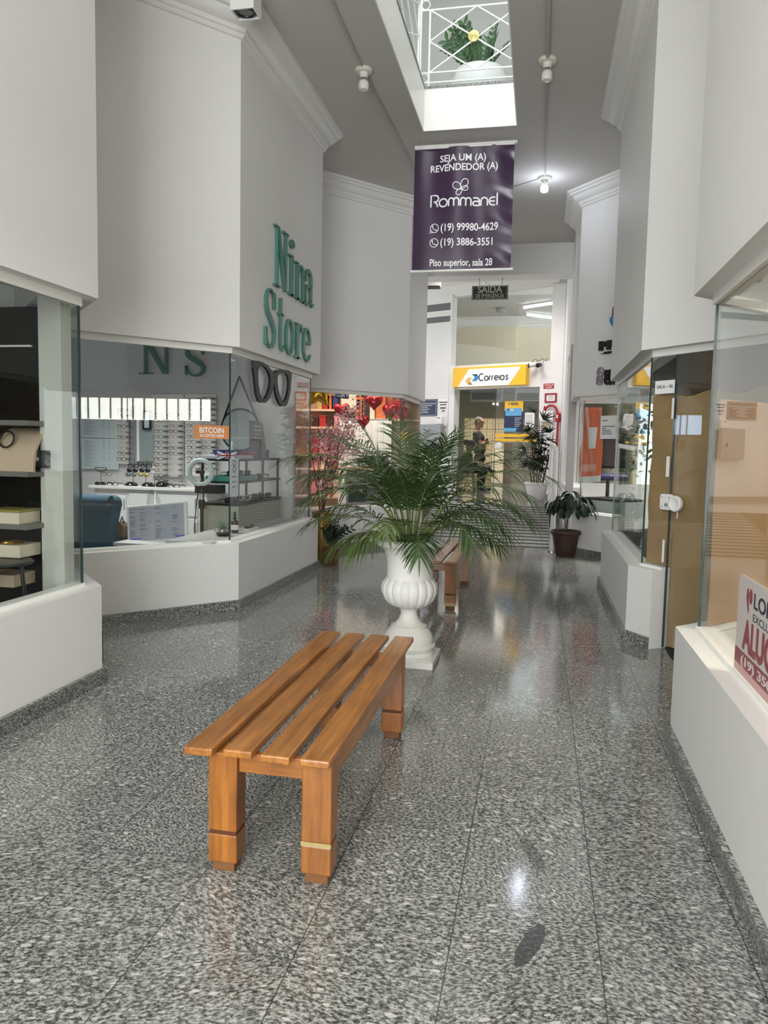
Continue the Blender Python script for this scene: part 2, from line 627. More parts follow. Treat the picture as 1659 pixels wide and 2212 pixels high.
def curve_mesh(cu, mat):
    o = bpy.data.objects.new('tmp', cu)
    COL.objects.link(o)
    dg = bpy.context.evaluated_depsgraph_get()
    me = bpy.data.meshes.new_from_object(o.evaluated_get(dg))
    bpy.data.objects.remove(o)
    bpy.data.curves.remove(cu)
    return me


def text_verts(s, spacing=1.0, bold=0.0, extrude=0.5, shear=0.0, res=4):
    cu = bpy.data.curves.new('tmp', 'FONT')
    cu.body = s
    cu.size = 1.0
    cu.space_character = spacing
    cu.extrude = 0.05
    cu.offset = bold
    cu.shear = shear
    cu.resolution_u = res
    cu.align_x = 'LEFT'
    me = curve_mesh(cu, None)
    return me


_m = text_verts('H')
CAP = max(v.co.y for v in _m.vertices)
bpy.data.meshes.remove(_m)


def lettering(lines, O, U, V_, depth, name, mat, parent, bold=0.0, flush=True):
    """lines = [(text, x, y, width or None, height, spacing)] in the sign's plane; one mesh of lettering, x centre if width given as ('c', w)"""
    O, U, V_ = Vector(O), Vector(U).normalized(), Vector(V_).normalized()
    W = U.cross(V_)
    mb = MB()
    for ln in lines:
        txt, x, y, w, h = ln[:5]
        sp = ln[5] if len(ln) > 5 else 1.0
        bo = ln[6] if len(ln) > 6 else bold
        sh = ln[7] if len(ln) > 7 else 0.0
        me = text_verts(txt, sp, bo, shear=sh)
        if not me.vertices:
            continue
        xs = [v.co.x for v in me.vertices]
        zs = [v.co.z for v in me.vertices]
        x0, x1, y0 = min(xs), max(xs), 0.0
        zr = max(max(zs) - min(zs), 1e-6)
        sy = h / CAP
        sx = (w / (x1 - x0)) if w else sy
        P = []
        for v in me.vertices:
            P.append(O + U * (x + (v.co.x - x0) * sx) + V_ * (y + (v.co.y - y0) * sy) + W * ((v.co.z - min(zs)) / zr * depth))
        mb.add(P, [list(p.vertices) for p in me.polygons])
        bpy.data.meshes.remove(me)
    return mb.build(name, mat, parent, recalc=False)


def shape2d(splines, O, U, V_, depth, name, mat, parent=None, bevel=0.0, sx=1.0, sy=1.0):
    """filled outlines with holes (lists of 2D points), extruded; one mesh"""
    cu = bpy.data.curves.new('tmp', 'CURVE')
    cu.dimensions = '2D'
    cu.fill_mode = 'BOTH'
    cu.extrude = depth / 2
    cu.bevel_depth = bevel
    for pts in splines:
        sp = cu.splines.new('POLY')
        sp.points.add(len(pts) - 1)
        for p, q in zip(sp.points, pts):
            p.co = (q[0] * sx, q[1] * sy, 0, 1)
        sp.use_cyclic_u = True
    me = curve_mesh(cu, None)
    O, U, V_ = Vector(O), Vector(U).normalized(), Vector(V_).normalized()
    W = U.cross(V_)
    mb = MB()
    mb.add([O + U * v.co.x + V_ * v.co.y + W * (v.co.z + depth / 2) for v in me.vertices], [list(p.vertices) for p in me.polygons])
    bpy.data.meshes.remove(me)
    return mb.build(name, mat, parent, recalc=False)


ZU = Vector((0, 0, 1))


def offset_poly(poly, d):
    """offset an open plan polyline to its left by d (mitred)"""
    out = []
    n = len(poly)
    for i in range(n):
        p = Vector(poly[i])
        dirs = []
        if i > 0: dirs.append((p - Vector(poly[i - 1])).normalized())
        if i < n - 1: dirs.append((Vector(poly[i + 1]) - p).normalized())
        ns = [Vector((-q.y, q.x)) for q in dirs]
        if len(ns) == 1:
            m = ns[0] * d
        else:
            b = (ns[0] + ns[1]).normalized()
            m = b * (d / max(b.dot(ns[0]), 0.3))
        out.append(p + m)
    return out


def wall_strip(mb, poly, d0, d1, z0, z1):
    a, b = offset_poly(poly, d0), offset_poly(poly, d1)
    n = len(poly)
    V = [(p.x, p.y, z0) for p in a] + [(p.x, p.y, z0) for p in b] + [(p.x, p.y, z1) for p in a] + [(p.x, p.y, z1) for p in b]
    Fc = []
    for i in range(n - 1):
        Fc += [(i, i + 1, 2 * n + i + 1, 2 * n + i), (n + i + 1, n + i, 3 * n + i, 3 * n + i + 1), (i + 1, i, n + i, n + i + 1), (2 * n + i, 2 * n + i + 1, 3 * n + i + 1, 3 * n + i)]
    Fc += [(0, 2 * n, 3 * n, n), (n - 1, 2 * n - 1, 4 * n - 1, 3 * n - 1)]
    return mb.add(V, Fc)


def sweep_profile(mb, poly, prof):
    """sweep a profile [(offset to the left, z)] along a plan polyline"""
    rows = []
    for d, z in prof:
        rows.append([(p.x, p.y, z) for p in offset_poly(poly, d)])
    n, m = len(poly), len(prof)
    V = [q for r in rows for q in r]
    Fc = []
    for j in range(m):
        j2 = (j + 1) % m
        for i in range(n - 1):
            Fc.append((j * n + i, j * n + i + 1, j2 * n + i + 1, j2 * n + i))
    Fc.append(tuple(j * n for j in range(m)))
    Fc.append(tuple(j * n + n - 1 for j in reversed(range(m))))
    return mb.add(V, Fc)

# ================================================================ THE SETTING
CEIL = 5.15
L1 = [(-2.63, -3.7), (-2.63, 4.19), (-3.42, 5.0)]
L2 = [(-3.62, 5.24), (-2.63, 6.38), (-2.63, 8.88), (-3.4, 9.7)]
L3 = [(-3.30, 9.96), (-2.0, 11.44), (-2.0, 13.2), (-2.6, 13.85)]
R1 = [(1.45, 4.80), (0.72, 4.07), (0.72, -3.7)]
R2 = [(1.4, 9.5), (0.72, 8.8), (0.72, 6.21), (0.87, 5.98)]
R2T = [(1.4, 9.5), (0.735, 8.8), (0.735, 6.17), (1.75, 4.9)]
R3 = [(0.50, 12.7), (0.50, 11.42), (1.02, 10.78)]
R3T = [(0.46, 12.7), (0.46, 11.38), (1.62, 9.98)]
SILL, FAS_L, FAS_R = 0.604, 2.35, 2.28

mb = MB()
mb.box((-9, -7, -0.12), (7, 15.6, 0))
struct(mb.build('floor', 'granite', base=False))

# knee walls, skirtings, fascias, crown mouldings, one of each per shop
SHOPS = [('left_near', L1, L1, FAS_L), ('left_middle', L2, L2, FAS_L), ('left_far', L3, L3, FAS_L - 0.05),
         ('right_near', R1, R1, FAS_R), ('right_middle', R2, R2T, FAS_R), ('right_far', R3, R3T, FAS_R)]
CROWN = [(0.02, 4.93), (-0.02, 4.94), (-0.035, 4.97), (-0.05, 4.975), (-0.055, 5.01), (-0.085, 5.02), (-0.125, 5.055), (-0.14, 5.085), (-0.175, 5.09), (-0.185, 5.115), (-0.215, 5.12), (-0.22, 5.15), (0.02, 5.15)]
for nm, low, top, fz in SHOPS:
    mb = MB()
    wall_strip(mb, low, 0.0, 0.17, 0.0, SILL)
    o = struct(mb.build('wall_' + nm + '_low', 'wall', base=False))
    mb = MB()
    wall_strip(mb, low, 0.0, 0.17, SILL, SILL + 0.004)
    wall_strip(mb, low, 0.088, 0.17, SILL, SILL + 0.022)
    struct(mb.build('trim_sill_' + nm, 'sill', base=False))
    mb = MB()
    wall_strip(mb, low, -0.028, 0.0, 0.0, 0.092)
    struct(mb.build('baseboard_' + nm, 'granite_base', base=False))
    mb = MB()
    wall_strip(mb, top, 0.0, 0.32, fz, CEIL)
    struct(mb.build('wall_' + nm + '_upper', 'wall', base=False))
    mb = MB()
    wall_strip(mb, top, 0.085, 0.135, fz - 0.05, fz)
    struct(mb.build('trim_header_' + nm, 'sill', base=False))
    mb = MB()
    sweep_profile(mb, top, CROWN)
    o = struct(mb.build('trim_crown_' + nm, 'crown', base=False, smooth=True, angle=25))
# walls that close the recesses between the shop fronts
for i, (a, b) in enumerate([((-3.42, 5.0), (-3.66, 5.2)), ((-3.4, 9.7), (-3.34, 9.92))]):
    mb = MB()
    wall_strip(mb, [a, b], 0.02, 0.12, 0, CEIL)
    struct(mb.build('wall_left_recess', 'wall', base=False))


def pane(n, poly, z0, z1, d=0.105, t=0.008, mat='glass', edges=True):
    """one window: a pane per straight run with dark polished edges where panes meet"""
    q = offset_poly(poly, d)
    mb = MB()
    for i in range(len(q) - 1):
        a, b = q[i], q[i + 1]
        wall_strip(mb, [(a.x, a.y), (b.x, b.y)], 0, t, z0, z1)
    o = struct(mb.build('window_%d' % n, mat, base=False))
    mb = MB()
    for p in q[1:-1]:
        mb.box((p.x - 0.006, p.y - 0.006, z0), (p.x + 0.006, p.y + 0.006, z1))
    mb.v and mb.build('pane_edge', 'glass_edge', o)
    return o


GZ = SILL + 0.02
pane(1, [(-2.63, 0.4), (-2.63, 4.19), (-3.42, 5.0)], GZ, FAS_L - 0.05)
pane(2, L2, GZ, FAS_L - 0.05)
pane(3, L3, GZ, FAS_L - 0.10)
pane(4, R1, GZ, FAS_R - 0.05)
pane(5, R2, GZ, FAS_R - 0.05)
pane(6, R3, GZ, FAS_R - 0.05, mat='glass_clear')

# ceiling slab with the void, upper storey
VX0, VX1, VY0, VY1, ZU1 = -1.467, -0.385, 1.2, 9.0, 5.615
mb = MB()
for a, b in (((-9, -3.85, CEIL), (VX0, 14.5, ZU1)), ((VX1, -3.85, CEIL), (7, 14.5, ZU1)), ((VX0, -3.85, CEIL), (VX1, VY0, ZU1)), ((VX0, VY1, CEIL), (VX1, 14.5, ZU1))):
    mb.box(a, b)
struct(mb.build('ceiling', 'ceiling', base=False))
# the white inner faces of the void
mb = MB()
T = 0.012
mb.box((VX0, VY0, CEIL - 0.004), (VX0 + T, VY1, ZU1)); mb.box((VX1 - T, VY0, CEIL - 0.004), (VX1, VY1, ZU1)); mb.box((VX0, VY1 - T, CEIL - 0.004), (VX1, VY1, ZU1))
struct(mb.build('trim_void', 'sill', base=False))
mb = MB()
for a, b in (((VX0 - 0.12, VY0, ZU1), (VX0 + 0.02, VY1 + 0.12, ZU1 + 0.025)), ((VX1 - 0.02, VY0, ZU1), (VX1 + 0.12, VY1 + 0.12, ZU1 + 0.025)), ((VX0 + 0.02, VY1 - 0.02, ZU1), (VX1 - 0.02, VY1 + 0.12, ZU1 + 0.025))):
    mb.box(a, b)
struct(mb.build('trim_void_ledge', 'granite_base', base=False))
mb = MB()
mb.box((-3.2, 11.2, ZU1), (2.0, 11.35, 8.6))
MAT['upper_wall'] = plain('grey upper wall paint', (196, 197, 193), 0.7)
struct(mb.build('wall_upper_back', 'upper_wall', base=False))
for w in (((-3.4, 0, ZU1), (-3.25, 11.35, 8.6)), ((1.6, 0, ZU1), (1.75, 11.35, 8.6)),):
    struct(MB().box(*w).build('wall_upper_sides', 'upper_wall', base=False))
mb = MB()
for a, b in (((-3.4, 9.6, 8.55), (2, 11.4, 8.7)), ((-3.4, 0, 8.55), (-2.5, 9.6, 8.7)), ((0.7, 0, 8.55), (1.75, 9.6, 8.7))):
    mb.box(a, b)
struct(mb.build('ceiling_upper', 'ceiling', base=False))
mb = MB()
sweep_profile(mb, [(-3.2, 11.2), (2.0, 11.2)], [(d, z + 3.4) for d, z in CROWN])
struct(mb.build('trim_crown_upper', 'crown', base=False))

# rear: the entrance is open to the street
for w in (((-9, -3.85, 0), (-2.63, -3.7, CEIL)), ((0.72, -3.85, 0), (7, -3.7, CEIL)),):
    struct(MB().box(*w).build('wall_rear', 'wall', base=False))

# drop beam where the high ceiling ends, and the hall beyond
mb = MB()
mb.box((-6, 14.02, 4.62), (3, 14.5, CEIL))
struct(mb.build('wall_beam', 'wall', base=False))
mb = MB()
mb.box((-6, 14.5, 5.42), (3, 19.9, 5.6))
struct(mb.build('ceiling_hall', 'wall', base=False))

# ramp and landing
RY0, RY1, LZ = 11.75, 15.08, 0.42
mb = MB()
mb.add([(-2.0, RY0, 0), (0.2, RY0, 0), (0.2, RY1, LZ), (-2.0, RY1, LZ), (-2.0, RY1, 0), (0.2, RY1, 0)], [(0, 1, 2, 3), (1, 5, 2), (0, 3, 4), (2, 5, 4, 3), (0, 4, 5, 1)])
ramp = struct(mb.build('floor_ramp', 'granite_ramp', base=False))
MAT['strip'] = plain('black grip strip', (24, 22, 21), 0.75)
for i in range(15):
    t0 = 0.01 + i * (1.0 / 15.2)
    y, z = RY0 + (RY1 - RY0) * t0, LZ * t0
    dy, dz = 0.05, 0.05 * LZ / (RY1 - RY0)
    m2 = MB()
    m2.add([(-1.98, y, z), (0.19, y, z), (0.19, y + dy, z + dz), (-1.98, y + dy, z + dz), (-1.98, y, z + 0.004), (0.19, y, z + 0.004), (0.19, y + dy, z + dz + 0.004), (-1.98, y + dy, z + dz + 0.004)],
           [(0, 3, 2, 1), (4, 5, 6, 7), (0, 1, 5, 4), (1, 2, 6, 5), (2, 3, 7, 6), (3, 0, 4, 7)])
    m2.build('grip_strip', 'strip', ramp)
mb = MB()
mb.box((-6, RY1, 0.0), (0.25, 27.5, LZ)); mb.box((0.25, RY1 + 0.5, 0), (0.7, 17.6, LZ)); mb.box((0.25, 17.6, 0), (2.1, 27.5, LZ))
struct(mb.build('floor_landing', 'granite', base=False))
mb = MB()
mb.box((-6, 13.9, 0), (-3.7, 14.05, 4.62))
struct(mb.build('wall_left_hall', 'wall', base=False))

# right side of the hall: pier, grey window frame and wall up to the post office front
for q, w in enumerate((((0.44, 15.4, 0.0), (0.7, 17.6, 5.42)), ((0.45, 12.7, 3.2), (0.7, 15.4, 5.42)), ((0.45, 14.9, 0), (0.7, 15.4, 3.2)), ((0.45, 12.7, 0), (0.7, 14.9, 0.9)))):
    struct(MB().box(*w).build('wall_right_hall', 'wall', base=False))

# ---- post office front: plan line A-B, slightly turned to the corridor
FA, FB = (-2.18, 18.67), (0.2, 17.52)
FU = Vector((FB[0] - FA[0], FB[1] - FA[1], 0)).normalized()
FW = FU.cross(ZU)            # towards the camera


def FO(u, z, n=0.0):
    return Vector((FA[0], FA[1], 0)) + FU * u + ZU * z + FW * n


def FP(px, py):
    """front-plane coordinates (u, z) of a picture point"""
    p = PW(px, py, FA, FB)
    return (p - Vector((FA[0], FA[1], 0))).dot(FU), p.z


def fbox(mb, u0, u1, z0, z1, n0, n1):
    c = FO((u0 + u1) / 2, (z0 + z1) / 2, (n0 + n1) / 2)
    return mb.obox(c, FU, FW, ZU, (u1 - u0) / 2, (n1 - n0) / 2, (z1 - z0) / 2)


DZ = 2.93
for w in ((-3.2, -0.03, LZ, 5.6, -0.2, 0), (-0.03, 0.12, LZ, 3.50, -0.2, 0.05), (0.12, 2.36, DZ, 3.50, -0.2, 0), (2.36, 2.90, LZ, 3.50, -0.2, 0), (2.585, 2.90, 3.50, 5.6, -0.2, 0), (-0.03, 2.9, 5.16, 5.6, -0.2, 0), (-0.06, -0.02, 3.45, 5.2, 0, 0.04),):
    mb = MB()
    fbox(mb, *w)
    struct(mb.build('wall_back', 'wall', base=False))
mb = MB()
sweep_profile(mb, [tuple((FO(-3.2, 0, 0.0)).xy), tuple((FO(2.75, 0, 0.0)).xy)][::-1], [(d, z + 0.27) for d, z in CROWN])
struct(mb.build('trim_crown_back', 'crown', base=False))
mb = MB()
fbox(mb, -0.02, 2.585, 3.50, 5.16, -0.06, -0.05)
struct(mb.build('window_7', 'glass_clear', base=False))
MAT['grey_band'] = plain('grey painted band', (104, 104, 106), 0.6)
for z0, z1 in ((4.86, 5.03), (4.58, 4.72)):
    mb = MB()
    fbox(mb, -1.6, -0.09, z0, z1, 0, 0.004)
    struct(mb.build('trim_grey_band', 'grey_band', base=False))
mb = MB()
fbox(mb, 2.36, 2.90, LZ, LZ + 0.09, 0, 0.03); fbox(mb, -3.0, -0.03, LZ, LZ + 0.09, 0, 0.03)
struct(mb.build('baseboard_back', 'granite_base', base=False))

# shop interiors: plain rooms behind the fronts
def plan_slab(mb, poly, z0, z1):
    return mb.prism([(p[0], p[1]) for p in poly], (0, 0, z0), (1, 0, 0), (0, 1, 0), z1 - z0)


def behind(front, d, back):
    return [(p.x, p.y) for p in offset_poly(front, d)] + back


MAT['shop_wall'] = plain('shop wall paint', (216, 213, 212), 0.6, var=0.01)
MAT['kraft'] = plain('kraft paper', (166, 132, 90), 0.72, var=0.07, scale=1.6, bump=0.25, bscale=3)
MAT['tan_wall'] = plain('tan interior wall', (186, 158, 128), 0.7, var=0.02)
MAT['warm_wall'] = plain('warm shop wall', (232, 196, 170), 0.6)
MAT['pale_floor'] = plain('pale shop floor', (190, 186, 180), 0.3)
for w in (((-7.6, 9.0, 0), (-3.0, 9.1, 3.0)), ((-7.7, 4.95, 0), (-7.6, 9.1, 3.0)), ((-7.6, 4.95, 0), (-3.70, 5.05, 3.0)),):
    struct(MB().box(*w).build('wall_optician', 'shop_wall', base=False))
mb = MB()
plan_slab(mb, behind(L2, 0.2, [(-7.7, 9.2), (-7.7, 5.0)]), 3.0, 3.08)
struct(mb.build('ceiling_optician', 'ceiling', base=False))
for w in (((-8.0, 13.4, 0), (-2.3, 13.5, 3.0)), ((-8.1, 9.3, 0), (-8.0, 13.5, 3.0)),):
    struct(MB().box(*w).build('wall_gift_shop', 'warm_wall', base=False))
mb = MB()
plan_slab(mb, behind(L3, 0.2, [(-8.1, 13.6), (-8.1, 9.9)]), 3.0, 3.08)
struct(mb.build('ceiling_gift_shop', 'warm_wall', base=False))
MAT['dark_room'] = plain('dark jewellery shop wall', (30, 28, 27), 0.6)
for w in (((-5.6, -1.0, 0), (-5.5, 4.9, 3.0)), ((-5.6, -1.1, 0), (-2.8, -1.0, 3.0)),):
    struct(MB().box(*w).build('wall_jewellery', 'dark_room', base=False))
mb = MB()
plan_slab(mb, behind([(-2.63, -1.0), (-2.63, 4.19), (-3.42, 5.0)], 0.2, [(-5.6, 4.9), (-5.6, -1.0)]), 3.0, 3.08)
struct(mb.build('ceiling_jewellery', 'shop_wall', base=False))
for w in (((4.2, -1.5, 0), (4.3, 1.2, 3.1)), ((4.2, 4.2, 0), (4.3, 5.2, 3.1)), ((4.2, 1.2, 0), (4.3, 4.2, 1.90)), ((4.2, 1.2, 2.3), (4.3, 4.2, 3.1)), ((1.5, 5.0, 0), (4.3, 5.1, 3.1)), ((0.9, -1.6, 0), (4.3, -1.5, 3.1)),):
    struct(MB().box(*w).build('wall_office', 'tan_wall', base=False))
mb = MB()
plan_slab(mb, behind([(1.45, 4.8), (0.72, 4.07), (0.72, -1.6)], 0.2, [(4.3, -1.6), (4.3, 5.2), (1.8, 5.2)]), 3.1, 3.18)
struct(mb.build('ceiling_office', 'warm_wall', base=False))
for w in (((4.0, 5.3, 0), (4.1, 9.9, 3.1)), ((1.5, 9.55, 0), (4.1, 9.65, 3.1)), ((1.8, 5.2, 0), (4.1, 5.3, 3.1)),):
    struct(MB().box(*w).build('wall_sala', 'tan_wall', base=False))
mb = MB()
plan_slab(mb, behind(R2T, 0.2, [(4.1, 5.2), (4.1, 9.7)]), 3.0, 3.08)
struct(mb.build('ceiling_sala', 'ceiling', base=False))
for w in (((3.6, 9.7, 0), (3.7, 11.6, 3.2)), ((3.6, 11.6, 0), (3.7, 14.9, 0.9)), ((3.6, 11.6, 2.5), (3.7, 14.9, 3.2)), ((0.7, 14.8, 0), (3.7, 14.9, 0.9)), ((0.7, 14.8, 2.4), (3.7, 14.9, 3.2)),):
    struct(MB().box(*w).build('wall_agency', 'shop_wall', base=False))
mb = MB()
plan_slab(mb, behind(R3T, 0.2, [(3.7, 9.9), (3.7, 14.9)]), 3.1, 3.18)
struct(mb.build('ceiling_agency', 'ceiling', base=False))
# post office lobby
MAT['lobby_wall'] = plain('lobby wall', (196, 194, 178), 0.6)
for w in (((-4.6, 26.4, LZ), (2.6, 26.5, 3.4)), ((-4.7, 19.6, LZ), (-4.6, 26.5, 3.4)), ((2.0, 17.4, LZ), (2.1, 26.5, 3.4)),):
    struct(MB().box(*w).build('wall_lobby', 'lobby_wall', base=False))
mb = MB()
mb.box((-4.7, 19.5, 3.4), (2.1, 26.5, 3.46)); mb.box((-2.2, 18.9, 3.4), (2.1, 19.5, 3.46))
struct(mb.build('ceiling_lobby', 'ceiling', base=False))
# mezzanine behind the upper glass
for w in (((-4.6, 25.2, 3.46), (-1.0, 25.3, 5.9)), ((-1.0, 25.2, 3.46), (-0.9, 25.6, 5.9)), ((-1.0, 25.5, 3.46), (2.2, 25.6, 5.9)), ((-4.7, 19.6, 3.46), (-4.6, 25.3, 5.9)),):
    struct(MB().box(*w).build('wall_mezzanine', 'cream', base=False))
mb = MB()
mb.box((-4.6, 18.9, 5.75), (2.2, 26.3, 5.9)); mb.box((-2.3, 17.6, 5.75), (2.2, 18.9, 5.9))
struct(mb.build('ceiling_mezzanine', 'ceiling', base=False))
mb = MB()
sweep_profile(mb, [(2.2, 25.5), (-0.90, 25.5), (-0.90, 25.2), (-4.6, 25.2)][::-1], [(d * 1.3, (z - CEIL) * 1.3 + 5.75) for d, z in CROWN])
struct(mb.build('trim_crown_mezzanine', 'crown', base=False))

# ================================================================ BENCHES
MAT['wood'] = wood_mat('varnished bench wood along', (124, 74, 26), (178, 118, 52), 'Y', rough=0.34)
MAT['wood_leg'] = wood_mat('varnished bench wood upright', (120, 68, 22), (170, 108, 42), 'Z', rough=0.36)
MAT['wood_x'] = wood_mat('varnished bench wood across', (122, 70, 24), (172, 110, 46), 'X', rough=0.36)
MAT['wood_groove'] = plain('dark groove in wood', (84, 42, 14), 0.5)
MAT['wood_foot'] = plain('foot block wood', (120, 78, 42), 0.6, var=0.08, scale=20)
MAT['brass_tape'] = plain('dull brass strip', (176, 160, 104), 0.4, metal=0.25)


def bench(x0, y0, label, brass, low_brass):
    W, L, H = 0.52, 1.715, 0.46
    t = thing('slatted_bench', label, 'bench', (x0 + W / 2, y0 + L / 2, 0), 'slatted wooden benches in the corridor')
    for i in range(4):
        x = x0 + i * 0.1385
        mb = MB().box((x, y0 + (0.012 if i == 1 else 0), H - 0.028), (x + 0.1045, y0 + L, H))
        mb.build('slat', 'wood', t, bevel=0.006)
    xs = [x0 + 0.072, x0 + W - 0.108]
    ys = [y0 + 0.045, y0 + 1.39]
    for j, y in enumerate(ys):
        for i, x in enumerate(xs):
            mb = MB()
            mb.box((x, y, 0.150), (x + 0.105, y + 0.088, H - 0.028)); mb.box((x, y, 0.036), (x + 0.105, y + 0.088, 0.137))
            lg = mb.build('leg', 'wood_leg', t, bevel=0.004)
            g = (MB().box((x + 0.003, y + 0.003, 0.137), (x + 0.102, y + 0.085, 0.150))).build('groove', 'wood_groove', lg)
            fb = MB().box((x + 0.012, y + 0.010, 0.0), (x + 0.093, y + 0.078, 0.036)).build('foot', 'wood_foot', lg, bevel=0.003)
            if (i, j) in brass:
                z = 0.137
                s = MB().box((x - 0.001, y - 0.0015, z), (x + 0.106, y + 0.003, z + 0.014)).build('brass_strip', 'brass_tape', lg)
                s['label'] = 'dull brass strip'
            if (i, j) in low_brass:
                MB().box((x - 0.001, y - 0.0015, 0.036), (x + 0.106, y + 0.003, 0.062)).build('brass_strip', 'brass_tape', lg)['label'] = 'dull brass strip'
    for x in (x0 + 0.082, x0 + W - 0.035):
        MB().box((x, ys[0] + 0.088, H - 0.105), (x + 0.028, ys[1], H - 0.028)).build('side_rail', 'wood', t, bevel=0.003)
    for y in (ys[0] + 0.018, ys[1] + 0.035):
        MB().box((xs[0] + 0.105, y, H - 0.098), (xs[1], y + 0.03, H - 0.028)).build('cross_rail', 'wood_x', t, bevel=0.003)
    return t


bench(-1.162, 2.335, 'slatted wooden bench in front of the urn, nearest the viewer', [(1, 0)], [])
bench(-1.235, 6.885, 'slatted wooden bench partly hidden behind the white urn', [(1, 1)], [(1, 0)])

# ================================================================ URN WITH PALM
MAT['urn'] = plain('white painted concrete urn', (236, 235, 229), 0.5, spec=0.35, var=0.02, scale=9, bump=0.12, bscale=40)
MAT['soil'] = plain('dark soil', (46, 36, 28), 0.9, var=0.2, scale=60, bump=0.6, bscale=80)
MAT['palm'] = plain('palm leaf', (58, 80, 42), 0.42, spec=0.4, var=0.22, scale=7)
MAT['palm_light'] = plain('young palm leaf', (80, 98, 48), 0.45, spec=0.4, var=0.2, scale=7)
MAT['palm_stem'] = plain('palm stem', (104, 116, 58), 0.5, var=0.1)

_u = PY(884, 1300, 5.19)
UX, UY = _u.x, 5.19
palm = thing('potted_palm', 'feathery green palm in a tall white pedestal urn between the benches', 'potted plant', (UX, UY, 0))
flute = lambda a, r, h: r * (1 - 0.045 * abs(math.sin(a * 9)) ** 0.0 * (1 - abs(math.sin(a * 9)) ** 0.35)) if 0.385 < h < 0.59 else r
prof = [(0.02, 0.050), (0.178, 0.050), (0.186, 0.062), (0.180, 0.085), (0.190, 0.100), (0.192, 0.118), (0.176, 0.135), (0.176, 0.150), (0.170, 0.185), (0.146, 0.222), (0.128, 0.238), (0.128, 0.252), (0.104, 0.262), (0.076, 0.292), (0.060, 0.325), (0.058, 0.348), (0.066, 0.372), (0.086, 0.386),
        (0.118, 0.392), (0.150, 0.408), (0.178, 0.440), (0.197, 0.485), (0.201, 0.520), (0.194, 0.555), (0.178, 0.575), (0.170, 0.588), (0.164, 0.592), (0.162, 0.62), (0.164, 0.70), (0.170, 0.745), (0.186, 0.79), (0.212, 0.812), (0.240, 0.822), (0.248, 0.838), (0.244, 0.856), (0.228, 0.866), (0.212, 0.862), (0.200, 0.84), (0.18, 0.80), (0.02, 0.79)]
mb = MB().lathe(prof, (UX, UY, 0), n=108, mod=flute)
mb.add([(UX + sx * 0.205, UY + sy * 0.205, z) for z in (0.0, 0.045) for sx, sy in ((-1, -1), (1, -1), (1, 1), (-1, 1))], [(0, 3, 2, 1), (4, 5, 6, 7), (0, 1, 5, 4), (1, 2, 6, 5), (2, 3, 7, 6), (3, 0, 4, 7)])
mb.add([(UX + sx * q, UY + sy * q, z) for q, z in ((0.2, 0.045), (0.176, 0.058)) for sx, sy in ((-1, -1), (1, -1), (1, 1), (-1, 1))], [(0, 3, 2, 1), (4, 5, 6, 7), (0, 1, 5, 4), (1, 2, 6, 5), (2, 3, 7, 6), (3, 0, 4, 7)])
o = mb.build('urn', 'urn', palm, smooth=True, angle=38)
MB().lathe([(0.0, 0.835), (0.08, 0.84), (0.15, 0.832), (0.198, 0.826)], (UX, UY, 0), n=32, cap=False).build('soil', 'soil', palm, smooth=True)


def leaf_blade(mb, p, d, up, L, w, droop=0.3, seg=3, fold=0.25):
    """thin tapering blade from p along d, bending down"""
    d = Vector(d).normalized()
    side = d.cross(up)
    if side.length < 1e-4:
        side = d.orthogonal()
    side.normalize()
    pts, q, dd = [], Vector(p), d.copy()
    for i in range(seg + 1):
        pts.append(q.copy())
        dd = (dd + Vector((0, 0, -droop / seg))).normalized()
        q = q + dd * (L / seg)
    V, F = [], []
    for i, c in enumerate(pts):
        t = i / seg
        ww = w * (0.55 + 1.2 * t) if t < 0.35 else w * (1.0 - ((t - 0.35) / 0.65) ** 1.6)
        ww = max(ww, 0.0006)
        nn = side.cross(d).normalized()
        V += [c - side * ww + nn * ww * fold, c, c + side * ww + nn * ww * fold]
    for i in range(seg):
        for k in (0, 1):
            F.append((i * 3 + k, i * 3 + k + 1, (i + 1) * 3 + k + 1, (i + 1) * 3 + k))
    mb.add(V, F)


def frond(parent, base, az, el0, el1, L, rnd, mat='palm', leaf=0.24, w=0.0066, bare=0.28, n=24, az1=0.0, name='frond'):
    mb = MB()
    p = Vector(base)
    pts, dirs = [], []
    S = 22
    for i in range(S + 1):
        t = i / S
        el = math.radians(el0 + (el1 - el0) * t ** 1.25)
        a = math.radians(az + az1 * t)
        d = Vector((math.cos(a) * math.cos(el), math.sin(a) * math.cos(el), math.sin(el)))
        pts.append(p.copy()); dirs.append(d)
        p = p + d * (L / S)
    mb.cur = 1
    mb.tube(pts, [0.0052 * (1 - 0.8 * i / S) + 0.0008 for i in range(S + 1)], n=5)
    mb.cur = 0
    for k in range(n):
        t = bare + (1 - bare) * (k + 0.5) / n
        f = t * S
        i = min(int(f), S - 1)
        q = pts[i].lerp(pts[i + 1], f - i)
        d = dirs[i]
        side = d.cross(ZU)
        side = side.normalized() if side.length > 1e-3 else Vector((1, 0, 0))
        up = side.cross(d).normalized()
        s_ = (t - bare) / (1 - bare)
        ll = leaf * (0.62 + 1.0 * s_ - 1.15 * s_ * s_) * rnd.uniform(0.88, 1.12)
        fwd = 0.55 + 0.75 * s_
        for sg in (-1, 1):
            ld = side * sg * rnd.uniform(0.85, 1.05) + d * fwd * rnd.uniform(0.9, 1.15) + up * rnd.uniform(0.12, 0.42)
            leaf_blade(mb, q, ld, up, ll, w * rnd.uniform(0.85, 1.2), droop=rnd.uniform(0.45, 1.15), seg=4)
    leaf_blade(mb, pts[-1], dirs[-1], ZU, leaf * 0.5, w, 0.3)
    return mb.build(name, mat, parent, mats=[mat, 'palm_stem'], recalc=False, smooth=True)


rnd = random.Random(11)
